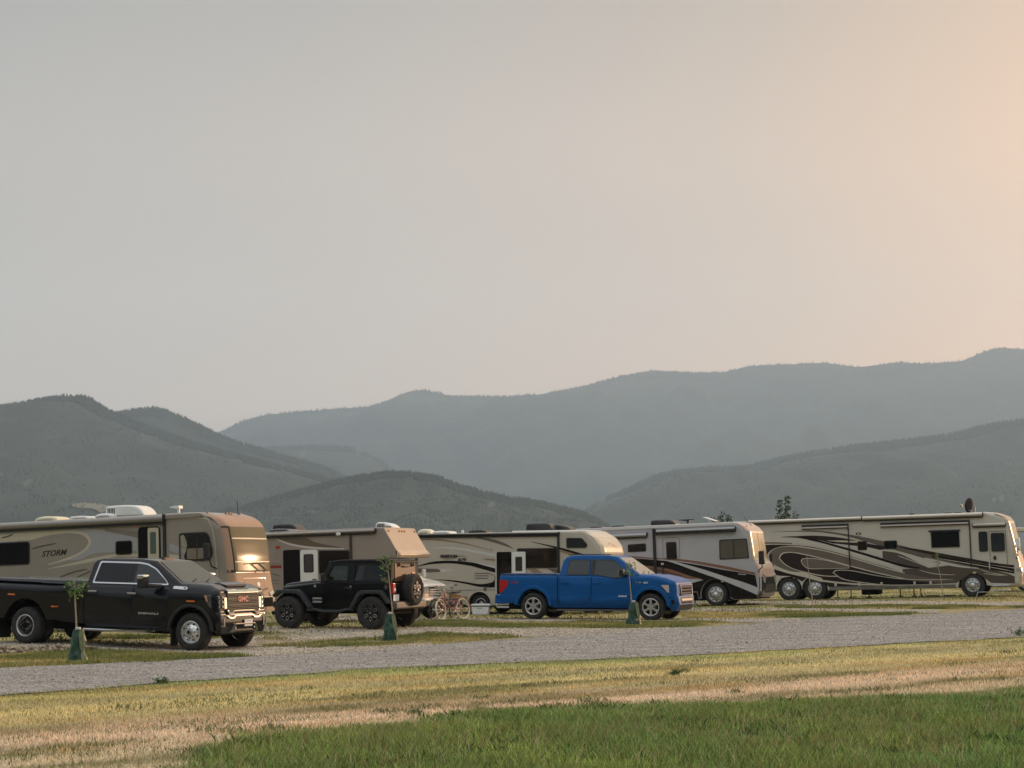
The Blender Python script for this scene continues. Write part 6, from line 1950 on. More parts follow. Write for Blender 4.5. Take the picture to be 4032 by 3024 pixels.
    cb = MB(); cb.plate(band([(-.64, .93), (-.56, .87), (-.44, .885), (-.36, .905), (.36, .905), (.44, .885), (.56, .87), (.64, .93)], [(-.66, .90), (-.60, .82), (-.44, .84), (-.36, .875), (.36, .875), (.44, .84), (.60, .82), (.66, .90)], 3), F, .0, .05); cb.build('grille_bar', mat('dim chrome', (.20, .20, .20), .3, metal=.8), g)
    text_front('GMC', lambda y, z, t: F(y, z, .04 + t), -.22, 1.10, .15, mat('red badge', (.30, .012, .012), .3, coat=.2), g, sx=1.25, bold=.006)
    hsd = MB(); hsd.plate(rpoly([(4.70, 1.245), (4.90, 1.25), (4.92, .96), (4.86, .99), (4.78, 1.10)], .02), s.near, -.05, .006); hsd.build('headlight', mat('smoked headlight', (.10, .09, .085), .12, metal=.4, coat=1), root, smooth=0)
    hsd = MB(); hsd.plate([(4.71, 1.235), (4.78, 1.235), (4.82, 1.10), (4.78, 1.11)], s.near, .006, .012); hsd.build('marker_light', mat('rose amber lens', (.50, .22, .14), .25, coat=.5), root, smooth=0)
    for sy in (-1, 1):
        h = MB()
        h.plate([(sy * .645, 1.27), (sy * .80, 1.275), (sy * .96, 1.25), (sy * .985, 1.12), (sy * .95, 1.0), (sy * .86, .93), (sy * .66, .92)], F, .0, .012)
        ho = h.build('headlight', mat('smoked headlight', (.10, .09, .085), .12, metal=.4, coat=1), root, smooth=0)
        for i in range(2):
            for j in range(3):
                l = MB(); y, z = sy * (.80 + i * .10), 1.20 - j * .10
                l.plate([(y + .032 * math.cos(a), z + .036 * math.sin(a)) for a in np.linspace(0, 6.28, 11)[:-1]], F, .012, .03); l.build('lens', M_lamp, ho)
        l = MB(); l.plate([(sy * .655, 1.19), (sy * .745, 1.19), (sy * .745, .95), (sy * .655, .95)], F, .012, .03); l.build('lens', M_alloy, ho)
        f = MB()
        for y0, y1 in ((.78, .825), (.865, .905)):
            f.plate(rpoly([(sy * y0, .56), (sy * y1, .56), (sy * y1, .735), (sy * y0, .735)], .015), F, .0, .02)
        f.plate([(sy * .78, .55), (sy * .90, .55), (sy * .90, .575), (sy * .78, .575)], F, .0, .018)
        f.build('fog_light', M_lamp, root)
    tr = MB(); tr.plate(band([(-.95, .815), (-.68, .81), (-.58, .765), (-.42, .765), (-.34, .80), (.34, .80), (.42, .765), (.58, .765), (.68, .81), (.95, .815)], [(-.95, .80), (-.70, .79), (-.60, .735), (-.40, .735), (-.32, .78), (.32, .78), (.40, .735), (.60, .735), (.70, .79), (.95, .80)], 3), F, .0, .03)
    tr.build('bumper_trim', M_steel, root)
    lw = MB(); lw.plate(rpoly([(-.58, .44), (-.40, .62), (.40, .62), (.58, .44), (.50, .42), (.36, .44), (-.36, .44), (-.50, .42)], .02), F, .0, .045, holes=[rpoly([(-.49, .465), (-.365, .595), (.365, .595), (.49, .465)], .015)])
    lw.build('skid_trim', mat('dim chrome', (.20, .20, .20), .3, metal=.8), root)
    for sy in (-1, 1):
        h = MB(); h.tube([F(sy * .38, .50, .0), F(sy * .38, .52, .05)], .022, 8); h.build('tow_hook', M_chrome, root)
    pl = MB(); pl.plate(rrect(-.02, .545, .30, .695, .01), F, .03, .038); po = pl.build('licence_plate', M_plate, root, smooth=0)
    for z in (.66, .60): 
        q_ = MB(); q_.plate([(.04, z), (.24, z), (.24, z + .012), (.04, z + .012)], F, .038, .040); q_.build('plate_band', mat('plate ink', (.15, .2, .4), .5), po, smooth=0)
    hs = MB(); hs.pillow([(4.45, 1.475), (4.68, 1.51), (4.88, 1.455), (4.88, 1.42), (4.45, 1.42)], -.42, .42, .03, 3); hs.build('hood_scoop', C_k, root)
    hs = MB(); hs.plate([(-.36, 1.425), (.36, 1.425), (.34, 1.465), (-.34, 1.465)], lambda a, b, t: (4.875 + t, a, b), 0, .012); hs.build('scoop_grille', M_black, root, smooth=0)
    for y in (-.16, -.08, 0, .08, .16):
        l = MB(); l.rbox(3.02, 3.08, y - .02, y + .02, 1.99, 2.01, .008); l.build('marker_light', M_amber, root)
    l = MB(); l.rbox(2.85, 2.98, -.04, .04, 1.99, 2.04, .02); l.build('roof_aerial', M_black, root)
    chassis(root, -1.2, 4.9, 1.5, .34, .9)
    for sd in (-1, 1):
        wheel(root, 4.38, .42, .42, .27, sd * (W / 2 - .02), .25, 'dually_front', sd)
        wheel(root, 0, .42, .42, .25, sd * (W / 2 + .20), .25, 'dually_rear', sd)
        wheel(root, 0, .42, .42, .25, sd * (W / 2 - .12), .25, 'dually_rear', sd)
    return root


def clean(pts):
    out = []
    for p in pts:
        if not out or (abs(p[0] - out[-1][0]) + abs(p[1] - out[-1][1])) > 1e-4: out.append(p)
    # drop collinear repeats along the clip line
    res = []
    n = len(out)
    for i in range(n):
        a, b, c = out[i - 1], out[i], out[(i + 1) % n]
        if abs(a[0] - b[0]) < 1e-6 and abs(b[0] - c[0]) < 1e-6: continue
        res.append(b)
    return res


def blue_pickup():
    W = 2.0
    root = P_blue.root('pickup_truck', 'bright blue crew cab pickup with silver six spoke wheels, middle of the row', 'pickup truck')
    C_b = paint('blue flame metallic', (.004, .068, .225), .36, .05, metal=.0, spec=.15)
    s = Car(root, W, [(.28, .16), (.42, .09), (.56, .02), (.66, .0), (.74, .012), (.86, .010), (1.0, .0), (1.14, .005), (1.26, .03), (1.33, .07), (1.38, .09), (1.90, .30)])
    fz = [(4.12, 1.27), (4.38, 1.18), (4.45, 1.09), (4.47, .76), (4.50, .71), (4.52, .48), (4.42, .30)]
    lower = [(-1.08, .50), (-1.10, 1.30), (-1.06, 1.385), (.76, 1.37), (.78, 1.33), (3.10, 1.31), (3.22, 1.37), (3.75, 1.345)] + fz + [(4.28, .28), (4.22, .40)] + arch(3.68, .43, .50, .40, 16) + [(3.16, .36), (.6, .36)] + arch(0, .43, .50, .42, 16) + [(-.6, .48)]
    mb = MB(); mb.pillow(lower, -W / 2, W / 2, [.04, .06, .05, .04, .03, .05, .09, .10] + [.12, .16, .18, .20, .20, .20, .12] + [.03] * (len(lower) - 15), 4)
    s.shell(mb, 'body', C_b)
    cab = MB()
    cab.pillow([(.80, 1.32), (.88, 1.74), (.96, 1.87), (1.12, 1.92), (1.5, 1.94), (2.3, 1.93), (2.60, 1.88), (3.34, 1.34), (3.34, 1.30)], -W / 2, W / 2, [.02, .04, .05, .06, .07, .07, .06, .05, .03], 3)
    s.shell(cab, 'cab', C_b)
    wsx = lambda z: np.interp(z, [1.34, 1.87], [3.34, 2.60])
    def wmap(a, b, t): return (float(wsx(b)) + t * .57, a * (s.hw(b) - .09), b + t * .82)
    ws = MB(); ws.plate([(-1, 1.375), (0, 1.355), (1, 1.375), (.985, 1.85), (-.985, 1.85)], wmap, .002, .012)
    wo = ws.build('windscreen', mat('windscreen with painted sky', (.24, .21, .16), .05, spec=.7), root, smooth=0)  # tan base imitates the sky reflected in the sloping glass
    w2 = MB(); w2.tube([wmap(-.6, 1.37, .03), wmap(-.05, 1.44, .03)], .010, 5); w2.tube([wmap(.1, 1.37, .03), wmap(.6, 1.44, .03)], .010, 5); w2.build('wiper', M_black, wo)
    for pts in ([(1.03, 1.345), (1.76, 1.345), (1.76, 1.80), (1.18, 1.80), (1.09, 1.78)], [(1.90, 1.345), (2.20, 1.32), (2.42, 1.27), (2.60, 1.25), (2.98, 1.33), (2.96, 1.38), (2.62, 1.70), (2.48, 1.79), (2.35, 1.80), (1.90, 1.80)]):
        s.window(rpoly(pts, .05), 'window', M_glass2, .02, t=.010)
    p = MB(); p.plate([(1.80, 1.345), (1.90, 1.345), (1.90, 1.80), (1.80, 1.80)], s.near, .001, .007); p.build('pillar', M_black, root, smooth=0)
    s.door(rpoly([(.84, .46), (1.62, .46), (1.74, .6), (1.83, .78), (1.83, 1.315), (.84, 1.315)], .04), C_b, (1.02, 1.12), C_b)
    s.door(rpoly([(1.86, .46), (2.94, .46), (3.0, .7), (3.10, 1.0), (3.08, 1.28), (2.60, 1.225), (2.2, 1.29), (1.86, 1.315)], .04), C_b, (2.02, 1.10), C_b)
    s.skin([(.765, .44), (.79, .44), (.79, 1.36), (.765, 1.36)], 'seam', M_under, .0, .004)
    s.skin([(4.20, .69), (3.9, .72), (4.4, .70), (4.4, .685)], 'seam', M_under, .0, .003)
    for cx in (0, 3.68):
        a = arch(cx, .43, .60, .42, 18)
        fender_flare(root, cx, .43, .49, .60, -W / 2 - .028, -W / 2 + .05, C_b, .44)
        fender_flare(root, cx, .43, .49, .60, W / 2 + .028, W / 2 - .05, C_b, .44)
    bp = MB(); bp.pillow(rpoly([(-1.26, .48), (-.96, .46), (-.84, .50), (-.86, .72), (-1.24, .76)], .03), -W / 2 + .01, W / 2 - .01, .05, 3); bp.build('rear_bumper', C_b, root)
    tl = MB(); tl.plate([(-1.09, 1.20), (-.78, 1.16), (-.84, 1.0), (-1.02, .80), (-1.09, .80)], s.near, -.002, .015); tl.build('tail_light', M_red, root)
    s.text('FX4', -.72, 1.085, .085, mat('red decal', (.40, .03, .05), .4), shear=.3, sx=1.6, depth=.006, bold=.001)
    s.text('F-150', 3.22, 1.11, .06, M_silvertext, shear=.1, sx=1.3, depth=.006, bold=.002)
    s.text('XLT', 3.47, 1.10, .065, M_white, sx=1.2, depth=.006, bold=.003)
    s.text('ECOBOOST', 2.70, .705, .048, M_white, sx=1.0, depth=.028, bold=.003)
    s.skin([(-1.05, 1.345), (.74, 1.345), (.74, 1.38), (-1.05, 1.385)], 'rail_cap', mat('dark blue plastic', (.012, .012, .03), .5), .0, .01)
    st = MB(); st.rbox(.72, 3.12, -W / 2 + .03, -W / 2 + .12, .27, .325, .02); st.build('side_step', mat('dull step', (.12, .12, .11), .4, metal=.4), root)
    mm = MB(); mm.rbox(2.78, 2.93, -W / 2 - .27, -W / 2 - .06, 1.31, 1.52, .04); mm.tube([(2.88, -W / 2 - .1, 1.36), (2.92, -W / 2 + .05, 1.34)], .04, 8); mo = mm.build('mirror', M_black, root)
    g = MB(); g.rbox(2.765, 2.785, -W / 2 - .25, -W / 2 - .08, 1.33, 1.50, .02); g.build('mirror_glass', mat('mirror glass', (.7, .6, .5), .05, metal=1), mo)
    mm = MB(); mm.rbox(2.78, 2.93, W / 2 + .06, W / 2 + .27, 1.31, 1.52, .04); mm.build('mirror', M_black, root)
    F = Front(fz, W * .99, .38)
    g = F.poly([(-.60, 1.06), (.60, 1.06), (.56, .76), (-.56, .76)], .0, .012, M_under, 'grille', root)
    gb = MB()
    for z in (.79, .88, .97): gb.plate([(-.56, z), (.56, z), (.56, z + .045), (-.56, z + .045)], F, .012, .035)
    gb.build('grille_bar', mat('dark grille bar', (.05, .04, .036), .6, spec=.2), g)
    cb = MB(); cb.plate([(-.66, 1.055), (.66, 1.055), (.62, .74), (-.62, .74)], F, .004, .05, holes=[[(-.60, 1.035), (.60, 1.035), (.565, .765), (-.565, .765)]]); cb.build('grille_surround', C_b, g)
    for sy in (-1, 1):
        h = MB(); h.plate([(sy * .64, 1.05), (sy * .72, 1.05), (sy * .80, 1.045), (sy * .88, 1.04), (sy * .95, 1.03), (sy * .985, 1.0), (sy * .985, .84), (sy * .95, .80), (sy * .88, .77), (sy * .80, .76), (sy * .72, .76), (sy * .64, .76)], F, .0, .02); h.build('headlight', M_lamp, root)
    hs = MB(); hs.plate(rpoly([(4.00, 1.05), (4.16, 1.06), (4.24, 1.05), (4.25, .82), (4.18, .86)], .03), s.near, -.03, .012); hs.build('headlight', mat('peach lamp lens', (.58, .50, .44), .15, coat=1), root)
    b = MB(); b.pillow(rpoly([(4.24, .48), (4.50, .46), (4.54, .56), (4.52, .68), (4.26, .70)], .04), -.62, .62, .05, 3); F.patch(-.86, .86, .31, .47, .012, M_black, 'dark_cover', root, 20, 3)  # black strip added to darken the sunlit lower nose
    b.build('front_bumper', mat('dusty dark chrome', (.06, .055, .06), .35, metal=.4), root)
    f = MB(); f.disc(4.36, .56, -W / 2 + .012, .06, -1, 14, rx=.05, th=.012); f.build('fog_light', M_under, root)
    chassis(root, -.9, 4.3, 1.5, .30, .85)
    rl = MB(); rl.tube([(.95, -.45, 1.93), (1.1, -.45, 1.955), (2.3, -.45, 1.955)], .014, 6); rl.build('roof_aerial', M_black, root)
    for sd in (-1, 1):
        for x in (0, 3.68): wheel(root, x, .405, .405, .26, sd * (W / 2 + .0), .262, 'spoke6', sd, rot=.15 if x else -.1)
    return root


def see_through(name, tint):
    m = bpy.data.materials.new(name)
    m.use_nodes = True
    t = m.node_tree; t.nodes.clear()
    o = t.nodes.new('ShaderNodeOutputMaterial'); a = t.nodes.new('ShaderNodeBsdfTransparent'); g = t.nodes.new('ShaderNodeBsdfGlossy')
    a.inputs[0].default_value = (*tint, 1); g.inputs['Roughness'].default_value = .03
    f = t.nodes.new('ShaderNodeFresnel'); f.inputs[0].default_value = 1.5
    x = t.nodes.new('ShaderNodeMixShader')
    t.links.new(f.outputs[0], x.inputs[0]); t.links.new(a.outputs[0], x.inputs[1]); t.links.new(g.outputs[0], x.inputs[2]); t.links.new(x.outputs[0], o.inputs['Surface'])
    return m


def offroader():
    W = 1.60
    P = Pose(-5.851, 47.09, .118, 23.96, -.4227, 1.87)
    root = P.root('off_road_car', 'black two door off-roader with spare wheel on its tailgate, parked facing left', 'off-roader')
    C_k = paint('black gloss', (.005, .005, .006), .22, .30, spec=.25)
    C_top = mat('hardtop black', (.008, .008, .009), .6, coat=0, spec=.2, bump=.1, bscale=200)
    M_fl = mat('satin flare plastic', (.030, .034, .036), .5, spec=.35)
    s = Car(root, W, [(.40, .02), (.9, .0), (1.16, .01), (1.20, .02), (1.76, .115)])
    tub = [(-.12, .62), (-.20, .72), (-.24, 1.02), (-.20, 1.09), (.86, 1.185), (2.93, 1.185), (2.95, .66), (2.85, .60)] + [(2.75, .55)] + arch(2.424, .46, .46, .55, 12) + [(1.90, .50), (.60, .50)] + arch(0, .46, .46, .60, 12)
    mb = MB(); mb.pillow(tub, -W / 2, W / 2, [.03, .03, .05, .08, .04, .04, .04] + [.02] * (len(tub) - 7), 3)
    s.shell(mb, 'body', C_k)
    hd = MB(); hd.pillow([(-.27, 1.05), (-.25, 1.13), (-.1, 1.17), (.5, 1.23), (.90, 1.24), (.90, 1.10), (-.27, 1.0)], -.62, .62, .07, 4)
    hd.build('bonnet', C_k, root)
    gr = MB(); gr.plate([(-.58, .72), (.58, .72), (.60, 1.06), (-.60, 1.06)], lambda a, b, t: (-.25 - t, a, b), 0, .04); gr.build('grille', C_k, root, smooth=0)
    bm_ = MB(); bm_.rbox(-.52, -.30, -.80, .80, .52, .70, .04); bm_.build('front_bumper', M_fl, root)
    # windscreen frame, hard top with real openings
    fr = MB()
    hwz = s.hw
    for sy in (-1, 1):
        fr.add([(.88, sy * hwz(1.2), 1.18), (.96, sy * hwz(1.2), 1.18), (1.19, sy * hwz(1.70), 1.69), (1.11, sy * hwz(1.7), 1.69),
                (.88, sy * (hwz(1.2) - .07), 1.18), (.96, sy * (hwz(1.2) - .07), 1.18), (1.19, sy * (hwz(1.7) - .07), 1.69), (1.11, sy * (hwz(1.7) - .07), 1.69)],
               [(0, 1, 2, 3), (4, 7, 6, 5), (0, 4, 5, 1), (1, 5, 6, 2), (2, 6, 7, 3), (3, 7, 4, 0)])
    fr.rbox(1.07, 1.21, -hwz(1.7), hwz(1.7), 1.66, 1.71, .02)
    fr.build('windscreen_frame', C_k, root, smooth=30)
    sw = [(.96, 1.17), (2.93, 1.17), (2.90, 1.68), (1.18, 1.68)]
    h1 = rpoly([(1.04, 1.235), (1.66, 1.235), (1.66, 1.60), (1.23, 1.60)], .04); h2 = rpoly([(1.86, 1.225), (2.74, 1.225), (2.72, 1.62), (1.88, 1.62)], .05)
    for mp, nm in ((s.near, 'n'), (s.far, 'f')):
        a = MB(); a.plate(sw, mp, -.05, .0, holes=[h1, h2]); a.build('hardtop_side', C_top, root, smooth=30)
        for hh, gm in ((h1, see_through('green tinted glass', (.80, .90, .86))), (h2, see_through('smoked glass', (.40, .40, .46)))):
            g = MB(); g.plate(hh, mp, -.03, -.025); g.build('window', gm, root, smooth=0)
    rf = MB(); rf.pillow(rpoly([(1.12, 1.66), (1.18, 1.72), (1.5, 1.755), (2.7, 1.765), (2.92, 1.735), (2.94, 1.66)], .03), -hwz(1.7) - .01, hwz(1.7) + .01, .05, 4)
    rf.build('hardtop_roof', C_top, root)
    rs = MB(); rs.plate([(-.72, 1.18), (.72, 1.18), (.68, 1.70), (-.68, 1.70)], lambda a, b, t: (2.93 - (b - 1.18) * .06 + t, a, b), -.04, 0, holes=[rpoly([(-.52, 1.24), (.52, 1.24), (.49, 1.63), (-.49, 1.63)], .04)])
    rs.build('hardtop_rear', C_top, root, smooth=30)
    rw = MB(); rw.plate(rpoly([(-.58, 1.20), (.58, 1.20), (.55, 1.66), (-.55, 1.66)], .04), lambda a, b, t: (2.93 - (b - 1.18) * .06 + t, a, b), .0, .012)
    rwo = rw.build('rear_window', mat('dusty rear glass with sky glow', (.085, .045, .025), .4, coat=0, spec=.12), root, smooth=0)  # brown base: dust plus the reflected glow of the low sky, painted in
    wpr = MB(); wpr.rbox(2.92, 2.97, -.14, .20, 1.555, 1.59, .01); wpr.tube([(2.95, -.3, 1.64), (2.95, .45, 1.645)], .010, 5)
    for y in (-.33, .42): wpr.rbox(2.93, 2.97, y - .03, y + .03, 1.57, 1.67, .01)
    wpr.build('wiper', M_black, rwo)
    fw = MB(); fw.plate([(-.62, 1.22), (.62, 1.22), (.58, 1.66), (-.58, 1.66)], lambda a, b, t: (.90 + (b - 1.18) * .45 + t, a, b), 0, .006); fw.build('windscreen', see_through('clear glass', (.7, .75, .72)), root, smooth=0)
    # seats, wheel and roll cage
    for y in (-.36, .36):
        st = MB(); st.rbox(1.62, 2.02, y - .23, y + .23, .98, 1.12, .05); st.pillow([(1.94, 1.05), (2.05, 1.05), (2.14, 1.45), (2.12, 1.60), (2.06, 1.60), (2.0, 1.42)], y - .2, y + .2, .03, 2); st.build('seat', M_black, root)
    rc = MB()
    for y in (-.56, .56): rc.tube([(2.12, y, 1.1), (2.14, y, 1.64), (2.80, y, 1.60), (2.86, y, 1.1)], .028, 8)
    rc.tube([(2.14, -.56, 1.64), (2.14, .56, 1.64)], .028, 8)
    rc.build('roll_cage', M_black, root)
    dash = MB(); dash.rbox(.95, 1.22, -.70, .70, 1.10, 1.26, .04); dash.tube([(1.36 + .03 * math.sin(a), -.36 + .17 * math.cos(a), 1.24 + .17 * math.sin(a)) for a in np.linspace(0, 6.28, 13)[:-1]], .014, 5, closed=True)
    dash.build('dashboard', M_black, root)
    s.door(rpoly([(1.02, .62), (1.80, .62), (1.86, .80), (1.86, 1.16), (1.02, 1.16)], .05), C_k, (1.72, 1.03), M_black)
    # flares: trapezoid
    for sd in (-1, 1):
        for cx, pts in ((0, [(-.46, .86), (-.30, .995), (.28, 1.0), (.42, .93), (.70, .55), (.60, .52), (.34, .84), (.22, .90), (-.26, .90), (-.42, .80)]),
                        (2.424, [(1.80, .55), (2.02, .92), (2.12, .98), (2.68, .985), (2.78, .92), (2.96, .66), (2.86, .64), (2.70, .85), (2.62, .89), (2.18, .89), (2.10, .84), (1.90, .52)])):
            f = MB(); y0, y1 = sd * (W / 2 - .06), sd * (W / 2 + .135)
            f.pillow(pts, min(y0, y1), max(y0, y1), .025, 3); f.build('fender_flare', M_fl, root, smooth=40)
    rk = MB(); rk.tube([(.55, -W / 2 - .06, .48), (.75, -W / 2 - .06, .50), (1.0, -W / 2 - .08, .45), (1.5, -W / 2 - .08, .45), (1.7, -W / 2 - .06, .50), (1.9, -W / 2 - .06, .50)], .035, 8); rk.build('rock_rail', M_fl, root)
    rb = MB(); rb.rbox(2.95, 3.12, -.84, .84, .50, .70, .05); rbo = rb.build('rear_bumper', mat('grey brown bumper', (.09, .075, .06), .5), root)
    tg = MB(); tg.rbox(2.94, 2.98, -.60, .60, .70, 1.15, .02); tg.build('tailgate', C_k, root)
    for sy in (-1, 1):
        t_ = MB(); t_.rbox(2.94, 3.03, sy * .79 - .07, sy * .79 + .07, .90, 1.16, .02); to = t_.build('tail_light', M_red, root)
        t_ = MB(); t_.rbox(3.025, 3.035, sy * .76 - .04, sy * .76 + .03, .96, 1.03, .01); t_.build('reversing_lamp', M_white, to)
    pl = MB(); pl.rbox(3.0, 3.01, -.80, -.50, .71, .87, .01); po = pl.build('licence_plate', M_plate, root)
    b3 = MB(); b3.rbox(3.03, 3.07, .10, .26, 1.36, 1.41, .01); b3.tube([(3.0, .18, 1.0), (3.05, .18, 1.38)], .02, 6); b3.build('brake_light', M_red, root)
    fc = MB(); fc.disc(2.80, 1.06, -W / 2, .07, -1, 18, th=.012); fco = fc.build('fuel_cap', M_fl, root)
    fc = MB(); fc.disc(2.80, 1.06, -W / 2 - .014, .02, -1, 8, th=.006); fc.build('latch', mat('brass latch', (.5, .4, .15), .3, metal=.8), fco)
    for z in (.75, .665):
        s.skin([(.66, z), (.93, z), (.95, z + .04), (.68, z + .05)], 'badge', M_silvertext if z > .7 else mat('pale badge', (.33, .33, .33), .4), .0, .004)
    for x, z, r_ in ((.74, 1.085, .034), (1.78, 1.075, .02)):
        d = MB(); d.disc(x, z, -s.hw(z) - .008, r_, -1, 12, th=.006); d.build('badge', M_silvertext, root)
    mm = MB(); mm.rbox(1.02, 1.10, -W / 2 - .24, -W / 2 - .04, 1.20, 1.40, .04); mm.build('mirror', M_black, root)
    rx = MB(); rx.tube([(.45, -.4, 1.22), (.45, -.42, 1.23)], .02, 6); rx.build('washer_nozzle', M_black, root)
    chassis(root, -.2, 2.85, 1.1, .38, .8)
    for sd in (-1, 1):
        for x in (0, 2.424): wheel(root, x, .415, .415, .28, sd * (W / 2 + .125), .24, 'jeep6', sd)
    # spare on the tailgate: build at the origin, then turn to face the rear
    sp = wheel(root, 0, 0, .40, .27, 0, .235, 'jeep6', -1, name='spare_wheel')
    sp.location = (3.24, .06, .98)
    sp.rotation_euler = (0, 0, R(90))
    return root


storm(); rv2(); rv3(); rv4(); rv5(); rv6(); black_pickup(); blue_pickup(); offroader()


# ================================================================== bicycles
def bicycle(name, label, front, rear, frame_m, tyre_m, basket=False, lean=6):
    f, r = Vector(front), Vector(rear)
    d = (f - r); L = 1.08
    d.z = 0; d.normalize()
    root = empty(name)
    z = gh(r.x, r.y)
    m = Matrix((d, Vector((-d.y, d.x, 0)), Vector((0, 0, 1)))).transposed().to_4x4()
    m = m @ Matrix.Rotation(R(lean), 4, 'X')
    m.translation = Vector((r.x, r.y, z))
    root.matrix_world = m
    tag(root, label, 'bicycle', 'bicycles by the white van cab')
    rad = .33
    for x, nm, turn in ((0, 'wheel', 0), (L, 'wheel', 12)):
        w = empty('wheel', parent=root); w.location = (x, 0, rad); w.rotation_euler = (0, 0, R(turn))
        t = MB(); t.tube([(rad * .95 * math.cos(a), 0, rad * .95 * math.sin(a)) for a in np.linspace(0, 2 * math.pi, 37)[:-1]], .026, 7, closed=True); t.build('tyre', tyre_m, w)
        t = MB(); t.tube([(rad * .87 * math.cos(a), 0, rad * .87 * math.sin(a)) for a in np.linspace(0, 2 * math.pi, 31)[:-1]], .010, 5, closed=True)
        for k in range(12):
            a = k * math.pi / 6
            t.tube([(0, (.02 if k % 2 else -.02), 0), (rad * .87 * math.cos(a), 0, rad * .87 * math.sin(a))], .0022, 3)
        t.tube([(0, -.05, 0), (0, .05, 0)], .022, 8)
        t.build('rim', M_steel, w, smooth=0)
        g = MB()
        a0, a1 = (40, 200) if x == 0 else (70, 190)
        arc = [(rad * 1.10 * math.cos(R(a)), rad * 1.10 * math.sin(R(a))) for a in np.linspace(a0 - 20, a1, 12)]
        vs, fs = [], []
        for p in arc:
            for y in (-.035, .035): vs.append((p[0], y, p[1]))
            vs.append((p[0] * 1.04, 0, p[1] * 1.04))
        for i in range(len(arc) - 1):
            b = i * 3; fs += [(b, b + 2, b + 5, b + 3), (b + 2, b + 1, b + 4, b + 5)]
        g.add(vs, fs); go = g.build('mudguard', frame_m, w, recalc=False); so = go.modifiers.new('s', 'SOLIDIFY'); so.thickness = .004
    fr = MB()
    bb, st_, hd, hu = (.42, 0, .29), (.30, 0, .74), (L - .20, 0, .62), (L - .25, 0, .86)
    fr.tube([bb, (.6, 0, .38), hd], .019, 7); fr.tube([bb, st_], .017, 7)
    fr.tube([(.36, 0, .56), (.62, 0, .58), (L - .23, 0, .74)], .017, 7)
    for y in (-.06, .06):
        fr.tube([(0, y, rad), (.2, y, .31), bb], .010, 5); fr.tube([(0, y, rad), (.32, y * .4, .64)], .010, 5)
        fr.tube([(L, y, rad), (L - .10, y, .62), (L - .13, 0, .72)], .012, 6)
    fr.tube([hd, hu], .022, 7)
    fr.build('frame', frame_m, root, smooth=60, wn=False)
    sd = MB(); sd.pillow([(.10, .84), (.13, .89), (.30, .87), (.42, .86), (.42, .83), (.22, .82)], -.10, .10, .03, 3); sd.tube([st_, (.26, 0, .84)], .013, 6); sd.build('saddle', M_black, root)
    hb = MB(); hb.tube([hu, (L - .22, 0, 1.0)], .013, 6)
    for y in (-1, 1): hb.tube([(L - .22, 0, 1.0), (L - .16, y * .12, 1.03), (L - .22, y * .26, 1.06), (L - .42, y * .33, 1.05)], .012, 6)
    ho = hb.build('handlebar', mat('cream handlebar', (.55, .52, .40), .3, metal=.3), root, smooth=60, wn=False)
    for y in (-1, 1):
        g = MB(); g.tube([(L - .36, y * .32, 1.05), (L - .50, y * .34, 1.045)], .019, 7); g.build('grip', M_black, ho)
    cg = MB(); cg.disc(.42, .29, -.05, .09, -1, 16, th=.005)
    for q_ in (-1, 1):
        cg.tube([(.42, q_ * .06, .29), (.42 + q_ * .16, q_ * .07, .25)], .009, 5); cg.rbox(.38 + q_ * .16, .46 + q_ * .16, q_ * .13 - .05, q_ * .13 + .05, .235, .26, .008)
    cg.build('crank', M_steel, root)
    if basket:
        b = MB()
        for z in (.74, .82, .90):
            b.tube([(L - .08, -.16, z), (L + .16, -.15, z), (L + .16, .15, z), (L - .08, .16, z)], .006, 4, closed=True)
        for k in range(7):
            y = -.15 + k * .05
            b.tube([(L + .16, y, .90), (L + .14, y, .74), (L - .08, y, .74), (L - .08, y, .90)], .004, 4)
        for x in (L, L + .08):
            b.tube([(x, -.155, .90), (x, -.15, .74)], .004, 4); b.tube([(x, .155, .90), (x, .15, .74)], .004, 4)
        b.build('basket', M_steel, root, smooth=0)
    ks = MB(); ks.tube([(.40, -.04, .28), (.34, -.20, .02)], .009, 5); ks.build('kickstand', M_steel, root)
    return root


M_rf = mat('maroon frame', (.22, .02, .03), .3, coat=.6)
M_ct = mat('cream tyre', (.66, .58, .42), .7)
b1f, b1r = on_ground(1740, 2443), on_ground(1818, 2437)
dr_ = Vector((b1f.x - b1r.x, b1f.y - b1r.y, 0)).normalized()
b1r = b1f - Vector((-.66, -.86, 0)).normalized() * 1.08
bicycle('bicycle', 'maroon cruiser bicycle with cream tyres, nearer of the two beside the white cooler', b1f, b1r, M_rf, M_ct)
b2f = on_ground(1707, 2441)
bicycle('bicycle', 'darker bicycle with black tyres and wire basket, leaning behind the maroon one', b2f, b2f + Vector((.66, .86, 0)).normalized() * 1.08, mat('charcoal frame', (.05, .045, .05), .35, coat=.5), M_rubber, True, -5)


